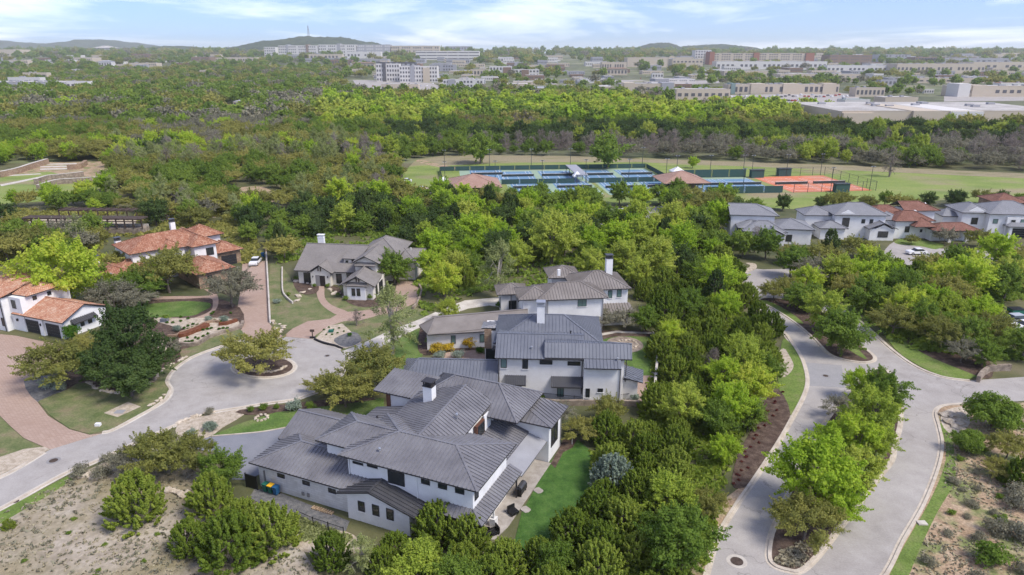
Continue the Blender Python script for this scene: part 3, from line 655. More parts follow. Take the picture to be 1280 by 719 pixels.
# right wing
h.roof([[(-7.0,15.7,5.05),(1.55,15.7,5.05),(1.75,20.8,5.35),(-7.0,20.8,6.3)],[(-7.0,15.7,5.05),(-7.0,20.8,6.3),(-9,20.8,6.5),(-9,15.7,5.25)]], 'metal_dark', rib=RB)
h.window('r',.955,17.1,19.3,1.6,4.3,2); h.pipe(1.0,20.3,0,4.9)
# low roof and metal awning over the terrace
h.roof([[(-6.4,9.0,5.0),(-1.5,9.0,3.5),(-1.5,16.35,3.5),(-6.4,16.35,5.0)]], 'metal_dark', rib=RB)
h.roof([[(-1.5,8.8,3.38),(.75,8.8,2.8),(.75,16.35,2.8),(-1.5,16.35,3.38)]], 'metal_light', name='awning', th=.08)
h.part('awning_beam','grey_trim',(-.5,-.38,9,16.3,2.6,2.8),(.6,.72,9,16.3,2.55,2.7),(-1.5,.7,12.4,12.5,2.68,2.8))
h.part('dormer_wall','white_wall',(-5.5,-5.35,12.6,14.2,4.3,6.6)); h.part('timber_cladding','wood_brown',(-5.62,-5.3,10.6,12.6,4.4,6.3)); h.window('r',-5.3,10.8,12.4,4.8,6.2,1)
# front projection with its bent metal roof
h.walls([(-14.2,-6.9,-1.15,.9,0,2.95)], 'white_wall', 'front_wing_wall')
h.gable('f',-1.15,-14.2,-6.9,2.9,4.0,am=-11.0,th=1.8)
h.roof([[(-15.0,-1.75,3.15),(-11.1,-1.75,4.25),(-11.1,.74,4.25),(-15.0,.74,3.15)],[(-11.1,-1.75,4.25),(-5.9,-1.75,2.8),(-5.9,.74,2.8),(-11.1,.74,4.25)]], 'metal_slate', rib=RB)
# porch roof wrapping the right-hand corner
h.roof([[(-4.0,-.35,2.95),(.6,-.35,2.95),(-.85,.76,3.6),(-4.0,.76,3.6)],[(.6,-.35,2.95),(.6,9.4,2.95),(-.85,9.4,3.6),(-.85,.76,3.6)]], 'metal_dark', rib=RB)
h.part('porch_post','white_stone',(-.35,.25,3.2,3.9,0,1.0),(-.1,.05,3.4,3.6,1.0,2.9))
h.part('porch_post','dark_trim',(.15,.3,.1,.25,0,2.8)); h.part('porch_post','dark_trim',(.15,.3,8.6,8.75,0,2.8))
def fw(x0, x1, y0, y1, side, pos, **k):
    """window measured in the photograph on a wall of h"""
    def hit(x, y):
        dx=(x-640)/F_PX; dy=(359.5-y)/F_PX; D=(dx, _c+dy*_s, -_s+dy*_c)
        ca, sa = math.cos(h.a), math.sin(h.a); ox, oy = -h.o[0], -h.o[1]
        lu, lv = ox*ca+oy*sa, -ox*sa+oy*ca; du, dv = D[0]*ca+D[1]*sa, -D[0]*sa+D[1]*ca
        if side in 'fb': t=(pos-lv)/dv; return lu+t*du, CAM_H+t*D[2]
        t=(pos-lu)/du; return lv+t*dv, CAM_H+t*D[2]
    a = [hit(x0,y0), hit(x1,y0), hit(x0,y1), hit(x1,y1)]
    ys = (hit((x0+x1)/2, y0)[1], hit((x0+x1)/2, y1)[1]); a0, a1 = sorted((hit(x0,(y0+y1)/2)[0], hit(x1,(y0+y1)/2)[0]))
    return h.window(side, pos, a0, a1, max(.05,min(ys)), max(ys), **k)
def z1(x, y): return 300+x/2.995, 440+y/2.995
def fz(zf, x0, x1, y0, y1, side, pos, **k):
    a = zf(x0,y0); b = zf(x1,y1); k.setdefault('sill', True); return fw(a[0], b[0], a[1], b[1], side, pos, **k)
V = .7475
for q in ((423,461,412,420),(477,515,424,432)): fz(z1,*q,'f',V)
fz(z1,555,616,448,496,'f',V,n=1); fz(z1,679,711,478,495,'f',V); fz(z1,742,775,494,512,'f',V); fz(z1,806,840,510,530,'f',V)
h.window('r',-.895,1.1,1.9,4.3,5.7); h.window('r',-.895,5.6,8.0,4.9,6.0,2,pane='green_glass')
for q in ((443,467,560,596),(496,521,573,612),(549,575,588,628)): fz(z1,*q,'f',-1.1575)
for q in ((141,167,456,470),(235,261,483,498),(332,359,512,528)): fz(z1,*q,'f',-.465)
h.pipe(-15.1,.72,3.2,6.2,'white_trim'); h.pipe(-7.0,.70,3.2,6.2,'white_trim'); h.pipe(-14.4,-.55,0,3.1,'white_trim')
h.vent(-11.8,1.6,6.9); h.vent(-7.2,9.6,7.75)
h.part('utility_box','grey_trim',(-20.6,-20.3,-.58,-.47,.5,.9)); h.part('utility_box','grey_trim',(-19.9,-19.6,-.58,-.47,.5,.95)); h.part('electric_meter','grey_trim',(-25.6,-25.45,-.6,-.47,.3,2.2))
h.part('door','glass',(-5.5,-1.0,8.62,8.66,.1,2.4))
# terrace slab and stepping pads
sheet('patio', [h.W(-3,.3),h.W(.9,1.6),h.W(1.35,4),h.W(1.3,16.3),h.W(-3,16.3)], 'patio', .10, px=False)
for a in ((1.9,7.2),(1.9,10.8)): sheet('stepping_pad', [h.W(a[0]+.55*math.cos(t),a[1]+.5*math.sin(t)+.1*math.cos(3*t)) for t in [k*PI/5 for k in range(10)]], 'patio', .11, px=False)

# ================================================================== HOUSE 2: blue-grey metal roofs
h = House('off-white house with blue-grey metal roofs, just behind the nearest dark-roofed house', (618.5,447.5), 6.3, -3)
H2 = h; h.clear(-12,20,-1,17,.5)
h.walls([(.4,17.3,.6,3.6,0,6.0),(.4,11.6,3.5,9,0,6.0),(.3,10.5,8.9,13,0,6.0),(11.9,16.9,-.75,.8,0,5.4),(17.2,19.3,.9,4.2,0,3.0),(-12.0,.6,-1.0,6.4,0,2.4),(-2.4,4,11.6,16,0,5.4)], 'offwhite_wall')
h.roof([[(0,0,6.3),(12,0,6.3),(12,4.2,8.15),(0,4.2,8.15)],[(0,4.2,8.15),(12,4.2,8.15),(12,10,6.4),(0,10,6.4)]], 'metal_blue', rib=RB)
h.roof([[(6.65,0,6.5),(18.25,0,6.5),(18.3,1.5,8.05),(6.65,1.5,8.05)]], 'metal_blue', rib=RB, name='upper_roof')
h.roof([[(6.65,1.5,8.06),(18.3,1.5,8.06),(18.35,4.2,7.0),(6.65,4.2,7.6)]], 'metal_blue', rib=.3, name='upper_roof')
h.roof([[(11.9,-1.45,5.75),(16.75,-1.45,5.75),(16.75,.4,6.6),(11.9,.4,6.6)]], 'metal_blue', rib=RB, name='step_roof')
h.hip(-.6,14.9,4.9,16,6.3,8.7,'metal_blue',rib=.5)
h.chimney(6.0,9.2,7.9,10.6,1.1,1.0,'white_wall','steel')
h.roof([[(-2.9,11.6,5.9),(3.9,11.6,5.9),(3.9,13.9,6.5),(-2.9,14.8,5.6)]], 'metal_light', rib=RB, name='tower_roof')
h.part('stone_pier','brown_stone',(-2.45,-1.4,11.5,11.62,2.6,5.7)); h.window('f',11.6,-2.3,-.8,.4,2.6)
h.part('porch_hood','metal_slate',(-1.2,.3,10.2,11.8,2.9,3.1))
h.roof([[(-12.9,-1.7,2.65),(.45,-1.7,2.65),(.38,2.7,4.75),(-10.8,2.7,4.75)],[(-12.9,-1.7,2.65),(-10.8,2.7,4.75),(-12.9,4.5,3.9)],[(.38,2.7,4.75),(.38,7,2.7),(-12,7,2.7),(-10.8,2.7,4.75)]], 'metal_blue', rib=RB, name='garage_roof')
h.roof([[(17.0,3.6,4.2),(17.3,.3,3.7),(19.9,.3,3.0),(20.4,3.8,3.2)]], 'metal_blue', rib=RB, name='side_roof')
h.walls([(1.8,3.7,.1,.7,0,2.2)], 'offwhite_wall', 'bay_wall')
h.roof([[(1.3,-.35,2.5),(4.2,-.35,2.5),(4.2,.6,3.5),(1.3,.6,3.5)]], 'metal_slate', rib=.3, name='awning')
h.roof([[(7.6,-.6,2.5),(12.4,-.6,2.5),(12.1,.6,3.5),(7.6,.6,3.5)]], 'metal_slate', rib=.3, name='awning')
def z6(x, y): return 600+x/5.136, 370+y/5.136
V = .597
fz(z6,133,172,402,462,'f',V,pane='green_glass'); fz(z6,272,308,408,468,'f',V); fz(z6,383,465,412,440,'f',V); fz(z6,562,645,420,447,'f',V)
fz(z6,209,262,568,612,'f',.097); fz(z6,495,538,585,646,'f',V,pane='green_glass',n=2); fz(z6,678,705,594,652,'f',-.754); fz(z6,755,790,594,618,'f',-.754)
h.pipe(11.7,.5,1,6.1,'dark_trim'); h.pipe(16.7,-.85,0,5.6,'dark_trim'); h.pipe(17.6,.85,2.8,6.3,'dark_trim'); h.pipe(.5,.5,0,6.1,'dark_trim')
h.vent(4.9,1.6,7.1); h.vent(16.3,-.2,6.5); h.vent(10.2,4.9,8.1,'black')

# ================================================================== HOUSE 3: brown-grey roofs
h = House('white brick house with taupe roofs and a tall white chimney, behind the blue-grey roofs', (560,0), 0, 7, world=(5.3,108.1,0))
H3 = h; h.clear(-5,17,0,18,.5); h.clear(-21,-3,-5,2,.3)
BR = 'metal_brown'
h.walls([(.6,10.2,.6,9,0,6.0),(-3.3,.9,1.4,7,0,6.0),(9.5,15.6,4.8,12,0,6.0),(3.6,8.2,12.5,17.2,0,5.9),(-6,-1.8,10.8,15,0,3.8),(-19.4,-2,-3.6,.6,0,2.8),(9.8,15.9,3.2,5,0,2.4)], 'white_wall')
h.hip(-1.0,10.9,0,8,6.3,8.0,BR,rib=.5); h.hip(-4.1,2.0,.75,7.2,6.25,7.4,BR,rib=.5,axis='v')
h.hip(5.8,16.0,4.2,13.5,6.3,8.3,BR,rib=.5); h.hip(2.8,8.9,11.6,18,6.3,7.7,BR,rib=.5); h.hip(-6.8,-1.0,10.2,15.8,4,5.2,BR,rib=.5)
h.hip(-3.5,1,6.4,11.5,4.0,5.0,BR,rib=.5,axis='v')
h.roof([[(-20.6,-.4,3.0),(-19.2,-4.5,3.0),(-17.9,-.6,4.4)],[(-19.2,-4.5,3.0),(-10.2,-4.2,3.0),(-9.6,-3.3,3.1),(-3.0,-3.3,3.1),(-2.6,.9,4.5),(-17.9,-.6,4.4)],[(-17.9,-.6,4.4),(-2.6,.9,4.5),(-2.6,4.5,3.4),(-18.5,3.0,3.1),(-20.6,-.4,3.0)]], BR, rib=0)
h.roof([[(9.6,2.2,2.5),(16.3,2.6,2.5),(16.0,4.9,3.5),(9.8,4.7,3.5)]], BR, rib=.5, name='porch_roof')
h.chimney(13.3,9.6,7,10.4,1.15,1.0,'white_wall','metal_slate')
def z7(x, y): return 600+x/5.99, 310+y/5.99
fz(z7,732,798,364,438,'f',.597,n=2,pane='green_glass'); fz(z7,724,752,508,566,'f',.597)
fz(z7,958,990,318,376,'f',4.797,pane='green_glass'); fz(z7,1025,1060,308,368,'f',4.797,pane='green_glass'); fz(z7,905,922,345,382,'f',4.797)
for a in (-15.6,-11.0,-9.0): h.window('f',-3.604,a,a+.75,.9,2.3,pane='green_glass')
h.window('l',-6.003,11.8,12.6,.8,3,pane='green_glass'); h.window('f',10.797,-4.6,-3.2,.2,2.6); h.pipe(.7,.5,0,6.1,'grey_trim'); h.pipe(10.1,.5,0,6.1,'grey_trim'); h.pipe(-4.2,10.7,0,3.8,'grey_trim')
h.part('dormer','white_wall',(4.0,4.5,9.4,9.9,7.4,8.5))

# ================================================================== HOUSE 4: shingled roof, cream stone
h = House('cream stone house with grey shingled gable roofs and a round-cornered entry porch', (368.3,338), 3.0, -7)
H4 = h; h.clear(-1,24,-8,15,.5)
CW = 'cream_wall'; SH = 'shingle'
h.walls([(.4,10.6,.7,9.5,0,2.9),(12.9,17.6,.6,9,0,5.2),(9.8,19.0,4.5,11,0,4.6),(12.9,18.7,-7.4,.5,0,2.9),(13.2,17.6,-.9,4,0,5.6),(3.6,7.7,-.7,1,0,3.0),(17.5,23.5,5.9,14,0,4.2),(9.6,11.2,2.6,4,2,5.2)], CW)
h.roof([[(-.2,0,3.0),(12.5,0,3.0),(13.3,7.6,6.7),(-.2,7.6,6.7)],[(-.2,7.6,6.7),(13.3,7.6,6.7),(13.3,13.4,3.6),(-.2,13.4,3.6)]], SH)
h.gable('l',.4,.7,13,2.8,6.4,CW,am=7.6)
h.roof([[(3.0,-1.1,2.95),(5.6,-1.1,4.6),(5.6,5,4.6),(3.0,2,2.95)],[(8.3,-1.1,2.95),(5.6,-1.1,4.6),(5.6,5,4.6),(8.3,2,2.95)]], SH, name='porch_roof')
h.gable('f',-.7,3.6,7.7,2.9,4.2,CW,am=5.6)
h.part('entry','door_dark',(5.5,6.6,-.75,-.69,0,2.3),label='dark recessed entry'); h.part('entry_wall','grey_trim',(4.6,5.5,-.74,-.69,0,2.4)); h.window('f',.697,1.5,3.3,.1,2.4,2); h.window('f',.697,8.4,9.6,.3,2.4,2,pane='glass')
h.roof([[(12.2,-8.3,2.9),(15.9,-8.3,4.9),(15.2,.4,4.9),(12.2,-1.0,2.9)],[(19.4,-8.0,2.9),(15.9,-8.3,4.9),(15.2,.4,4.9),(18.6,-.6,2.9)]], SH, name='front_gable_roof')
h.gable('f',-7.4,12.9,18.7,2.9,4.45,CW,am=15.9)
h.roof([[(13.6,-8.2,2.95),(17.9,-8.2,2.95),(17.6,-7.38,3.5),(13.8,-7.38,3.5)]], SH, name='eyebrow_roof'); h.walls([(13.8,17.4,-7.9,-7.3,0,2.9)], 'white_wall', 'bay_wall')
h.window('f',-7.903,14.7,15.4,.9,2.4); h.window('f',-7.903,15.7,16.4,.9,2.4)
h.roof([[(12.6,-1.7,5.5),(15.4,-1.7,7.0),(15.4,8,7.0),(12.6,5,5.5)],[(18.4,-1.5,5.5),(15.4,-1.7,7.0),(15.4,8,7.0),(18.4,6,5.5)]], SH, name='upper_gable_roof')
h.gable('f',-.9,13.2,17.6,5.55,6.6,CW,am=15.4)
h.roof([[(13.2,-1.7,5.0),(17.6,-1.7,5.0),(17.4,-.89,5.5),(13.4,-.89,5.5)]], SH, name='eyebrow_roof')
h.roof([[(9.3,2.2,5.2),(12.8,2.2,5.2),(13.6,7.4,6.6),(9.8,7.4,6.6)]], SH, name='dormer_roof'); h.window('f',2.597,9.95,10.5,4.1,4.7)
h.hip(11.5,20.6,5,16,5.4,7.9,SH,axis='v'); h.hip(16.8,24,5.2,15,4.3,5.6,SH)
h.chimney(2.4,9.2,5.5,7.7,1.3,.8,'white_trim','white_trim'); h.window('r',18.703,-5.8,-4.6,.3,2.3); h.window('r',18.703,-3.6,-1.2,.1,2.3,2)
for u in (4.1,7.2): h.part('wall_lamp','black',(u-.08,u+.08,-.85,-.7,1.9,2.25))
h.part('bracket','timber_dark',(5.3,5.4,-1.05,-.71,3.3,4.1),(5.8,5.9,-1.05,-.71,3.3,4.1)); h.part('bracket','timber_dark',(15.6,15.7,-7.75,-7.41,3.6,4.4),(16.1,16.2,-7.75,-7.41,3.6,4.4))
h.vent(21.6,10.5,5.3,'white_trim'); h.part('solar_light','white_trim',(-1.3,-.9,1.2,1.3,4.9,5.1)) if False else None

# ================================================================== HOUSE 5: clay-roofed villa beyond the turning circle
h = House('sprawling clay-tiled villa with brown stone wings and three capped white chimneys', (160.9,318.4), 6.3, 45)
H5 = h; CT = 'clay_tile'
# local frame turned 45 degrees: u to the right-back, v to the left-back
ox = House.L
def pt(x, y, z): return h.L(100+x/6.4, 270+y/6.4, z)
def F5(*pts): return [(*pt(x,y,z), z) for x,y,z in pts]
EXCL.append([G(104,352),G(160,318),G(245,350),G(290,345),G(302,316),G(270,290),G(200,290),G(130,305)])
h.hip(0,17,-.1,10.9,6.3,8.5,CT); h.hip(11.2,17.2,-3.3,9.5,6.25,7.9,CT,axis='v',b=False); h.hip(13.8,21,3.2,11.5,6.4,8.4,CT,name='rear_roof'); h.hip(5.9,11.2,-1.3,6,6.2,7.5,CT,axis='v',name='gable_roof')
h.walls([(.7,16.5,.6,10.2,0,6.1),(11.9,16.5,-2.7,8,0,6.05),(14.5,20.3,4,10.8,0,6.2),(6.5,10.6,-.7,1,0,6.0)],'white_wall')
h.hip(-7.2,.6,-4.3,6.6,3.2,4.7,CT,axis='v',name='low_roof'); h.hip(-3,3.4,-.9,5,3.5,4.9,CT,name='low_roof'); h.hip(-1.5,5,-4.6,1,3.1,4.3,CT,name='low_roof')
h.roof([[(-6.9,-3.6,3.42),(-4.4,-3.6,3.98),(-4.4,.6,3.98),(-6.9,.6,3.42)]],'grey_tile',name='solar_array',th=.05)
h.walls([(-6.5,0,-3.6,6,0,3.05),(-2.4,2.8,-.4,4,0,3.3),(-1,4.4,-4,0,0,2.95)],'brown_stone','stone_wall')
h.hip(7.7,15.7,-13.4,-1.5,3.2,4.8,CT,axis='v',name='wing_roof'); h.walls([(8.3,15.1,-12.8,-1.6,0,3.05)],'brown_stone','stone_wall')
h.hip(16.6,23.2,-1,7.5,3.25,4.9,CT,axis='v',name='garage_roof'); h.walls([(17.2,22.6,-.4,7,0,3.1)],'brown_stone','stone_wall')
h.chimney(-4.4,7.0,2.5,5.0,1.1,1.1,'white_wall','metal_slate'); h.chimney(1.2,10.6,5,7.2,1.1,1.1,'white_wall','metal_slate'); h.chimney(12.6,10.2,7,9.4,1,1,'white_wall','metal_slate')
h.window('f',-2.704,14.3,15.9,3.7,5.4,2,frame='dark_trim'); h.window('f',.597,2.3,3.2,4.4,5.2); h.garage_door('f',-.404,18.2,21.6,2.3); h.window('f',-12.804,10,11,1.2,2.4); h.window('l',8.296,-7,-6.2,1.2,2.2); h.window('f',-4.004,.5,2.2,.6,2.4,2)
# ================================================================== HOUSE 6: bright clay roof, far left
h = House('white stucco house with bright clay-tiled roofs and black garage doors at the left edge', (76.5,404.2), 3.1, -22)
H6 = h; h.clear(-24,1,-1,11,.5); CB = 'clay_tile_bright'
h.walls([(-11.8,-.6,.5,8.5,0,2.95),(-12.9,-9.6,.3,9,0,6.0),(-17,-12.7,-.8,9,0,6.0),(-22,-16.5,2,13,0,6.1),(-5.9,-5.0,.15,.7,0,2.9)], 'white_wall')
h.roof([[(-12.2,-.05,3.1),(.1,0,3.1),(-.1,4.6,4.95),(-12.2,4.6,4.95)],[(-12.2,4.6,4.95),(-.1,4.6,4.95),(-.3,9.1,3.1),(-12.2,9.1,3.1)]], CB, name='garage_roof')
h.gable('r',-.8,.5,8.5,2.9,4.7,am=4.6)
h.roof([[(-18.5,-1.1,6.2),(-12.4,-1.1,6.2),(-12.4,4.6,7.5),(-15.2,4.6,7.5)],[(-12.4,-1.1,6.2),(-12.4,1,6.2),(-9.0,1.2,6.2),(-9.0,7.5,6.2),(-12.4,4.6,7.5)],[(-9.0,7.5,6.2),(-12.4,10.4,6.2),(-18,10.4,6.2),(-15.2,4.6,7.5),(-12.4,4.6,7.5)],[(-18,10.4,6.2),(-18.5,-1.1,6.2),(-15.2,4.6,7.5)]], CB)
h.hip(-24,-12.5,1.2,13.5,6.3,8.0,CB,name='rear_roof')
h.roof([[(-13.4,-1.6,6.1),(-11.6,-.2,6.1),(-11.6,3,6.9),(-13.4,1.5,6.9)]], CB, name='arched_eave') if False else None
h.garage_door('f',.49,-10.3,-6.3,2.3); h.garage_door('f',.49,-4.7,-1.5,2.3)
def z9(x, y): return x/6.536, 330+y/6.536
h.window('f',.293,-11.9,-10.9,4.0,5.5,2,rows=2); h.window('f',-.804,-14.4,-13.8,4.7,5.3); h.window('f',-.804,-13.8,-13.2,.9,2.4)
h.window('r',-9.59,2.4,3.1,5.0,5.7); h.window('r',-9.59,5.0,5.7,5.0,5.7)
h.roof([[(-.85,1.9,2.95),(-.85,6.3,2.95),(.35,6.3,2.3),(.35,1.9,2.3)]], 'metal_slate', rib=.4, name='awning')
for v in (2.5,3.9,5.3): h.window('r',-.592,v-.35,v+.35,1.1,2.15)
h.pipe(-13.0,-.9,0,6.1,'dark_trim'); h.part('wall_lamp','black',(-11.4,-11.15,.05,.3,1.8,2.2)); h.part('wall_lamp','black',(-5.55,-5.35,.0,.15,1.8,2.2)); h.part('balcony_rail','dark_trim',(-17,-15.2,-1.4,-1.35,3.2,4.0)); h.part('balcony','white_wall',(-17.1,-15.1,-1.5,-.8,2.8,3.1))

# ================================================================== HOUSES on the right, 165-190 m away
def dist_house(label, x, y, ang, body, roofs, mat, wins=(), wm='white_wall', extra=None):
    h = House(label, None, 0, ang, world=(x,y,0))
    h.walls(body, wm)
    for r in roofs: h.hip(*r[:6], mat, **(r[6] if len(r) > 6 else {}))
    for q in wins: h.window(*q)
    us = [b[0] for b in body]+[b[1] for b in body]; vs = [b[2] for b in body]+[b[3] for b in body]; h.clear(min(us),max(us),min(vs),max(vs),.5)
    if extra: extra(h)
    return h
GT = 'grey_tile'
def gx(h):
    h.gable('l',.4,.5,9.5,5.9,7.7); h.gable('f',-7.6,7.0,11.8,2.9,4.0); pass
    h.garage_door('f',-7.61,7.8,10.8,2.3); h.vent(6,6,7.6)
dist_house('grey-tiled white house nearest the tennis courts, leftmost of the right-hand row', 55.5,173.5,-8,
  [(.4,11,.5,9.5,0,5.9),(3,12.6,-5.5,.8,0,3.2),(6.8,12,-7.6,-5,0,2.9),(10.5,19,-4.5,4,0,3.6)],
  [(-.1,12,0,10,6,8,dict(a=False)),(2.4,13,-6.2,2,3.3,5.2,{}),(6.4,12.4,-8.2,-1,3.0,4.4,dict(axis='v',a=False)),(9.8,19.6,-5,4.6,3.9,5.6,dict(axis='v')),(1.5,9,-4,3,3.6,5.0,dict(axis='v'))], GT,
  [('l',.4,1.5,3.5,3.9,4.9),('f',-4.5,13,14.5,.6,2.4),('f',.5,2,3.6,1,2.5)], extra=gx)
def gx2(h): h.gable('f',-2,7.6,12.4,5.9,7.2,'white_wall'); h.gable('f',-4.5,16,20.5,2.9,4.0)
dist_house('grey-tiled white house with a tall dark stair window, second in the right-hand row', 75.5,176,-3,
  [(.4,7,.5,7,0,5.2),(7,19.5,-2,7,0,5.9),(15,21,-4.5,3,0,3.0),(19,24,-1,6,0,4.5),(3,9,-4,1,0,2.9)],
  [(-.1,8,0,7.6,5.3,7.0,dict(axis='u')),(6.4,20.2,-2.6,7.6,6,8.3,dict(a=True)),(14.4,21.6,-5,2,3.1,4.6,dict(axis='v',a=False)),(18.5,24.6,-1.5,6.5,4.6,6,{}),(2.4,9.6,-4.6,1,3,4.6,dict(axis='v'))], GT,
  [('f',-2,8.8,10.6,2.8,5.2,2),('f',-2,13.6,14.5,3.8,4.9),('f',-2,15.6,16.5,3.8,4.9),('f',-4.5,17,19.5,.8,2.4,3),('f',-1,21.2,23,1,2.4,2,'dark_trim','green_glass')], extra=gx2)
def gx3(h):
    h.gable('l',13.4,8,13,5.5,7.2); h.part('dormer','white_wall',(6.5,7.1,3.5,4.1,5.6,6.6)); h.part('porch_post','white_wall',(12,12.7,-3.8,-3.1,0,2.8)); h.part('porch_post','white_wall',(16.4,17.1,-3.8,-3.1,0,2.8)); h.part('painted_carport_shade','door_dark',(12.7,16.4,-2.0,-1.9,0,2.6))  # dark panel in the door colour paints the carport's shade between its posts
dist_house('white house with dark red tiled roofs in the right-hand row', 97,172,2,
  [(.4,9.5,.5,7,0,4.6),(-.5,5,5,11,0,5.4),(7,14,6.5,13,0,5.8),(8.5,19.5,-2,1.5,0,2.8)],
  [(-.2,10.2,-.2,7.6,4.7,6.6,{}),(-4,5.6,4.4,11.6,5.5,7.2,{}),(5.4,15,5.8,13.6,6,7.8,dict(a=False)),(8,20,-4,2.6,3.0,4.4,{}),(4,10,-2,4,3.6,5.4,dict(axis='v'))], 'clay_tile_dark',
  [('l',.4,2,3.2,1.5,3.2),('f',.5,3,4.2,1.6,3.2),('f',.5,7,7.6,1.6,2.4)], extra=gx3)
def gx4(h): h.gable('f',-2.5,1,6.5,5.6,7.2); h.part('porch_post','white_wall',(15.3,16,-6.5,-5.8,0,3)); h.part('porch_post','white_wall',(10.3,11,-6.5,-5.8,0,3)); h.garage_door('f',-5.2,11.2,15,2.4)
dist_house('large white house with grey tiled roofs, beyond the red-tiled one at the right', 117,180,-6,
  [(.4,7,-2.5,6,0,5.7),(6,19,-4.5,6,0,6.0),(10,17,-5.2,-4,0,5.2),(-3,1,0,6,0,4)],
  [(-.2,8,-3.1,6.6,5.8,7.6,dict(axis='v')),(5.4,19.6,-5.1,6.6,6,8.4,{}),(9.6,17.6,-6.8,-2,3.2,4.4,{}),(-3.6,1.5,-.6,6.6,4.2,5.6,{})], GT,
  [('f',-2.5,2.8,4.4,2.6,4.4,2),('f',-4.5,7,8.2,3.4,4.6,1,'dark_trim','green_glass'),('f',-5.2,11,12,3.4,4.6),('f',-5.2,13.2,15.2,3.2,4.8,2,'dark_trim','green_glass'),('r',19,0,2,3.2,4.6)], extra=gx4)
dist_house('stone-walled house with brown tiled roof at the far right edge', 134,190,-4,
  [(.4,8,.5,9,0,5.6),(7.5,22,-3,9,0,5)], [(-.2,9,-.2,9.6,5.7,7.6,{}),(7,23,-3.8,9.6,5.2,7.4,{})], 'clay_tile_dark', [('f',.5,2,4,3,4.6,2),('f',-3,10,12,2,4,2)], wm='brown_stone')

# ================================================================== tennis clubhouses
def ch1(h):
    for u in (1.5,4.0,6.5,9): h.part('post','timber_dark',(u,u+.25,-1.6,-1.35,0,2.7))
    h.window('f',-.0,1.4,3,.5,2.2); h.part('metal_ramp_roof','metal_light',(5,6.6,-3.2,.2,2.75,2.9))
c = G(566,243)
dist_house('tan-roofed tennis clubhouse beside the white canopy', -20,229,6, [(.6,14.5,0,11,0,2.8)], [(-1.5,16.6,-3,15,3,6.2,{})], 'tan_shingle', wm='brown_stone', extra=ch1)
def ch2(h):
    for u, v in ((.3,.3),(5,.2),(10.6,.3),(10.6,6)): h.part('post','timber_dark',(u,u+.25,v,v+.25,0,2.7))
dist_house('second tan-roofed pavilion between the blue courts', 53,236,4, [(4,11,4,9,0,2.6)], [(-1.5,15,-1,15,2.9,6.0,{})], 'tan_shingle', wm='brown_stone', extra=ch2)
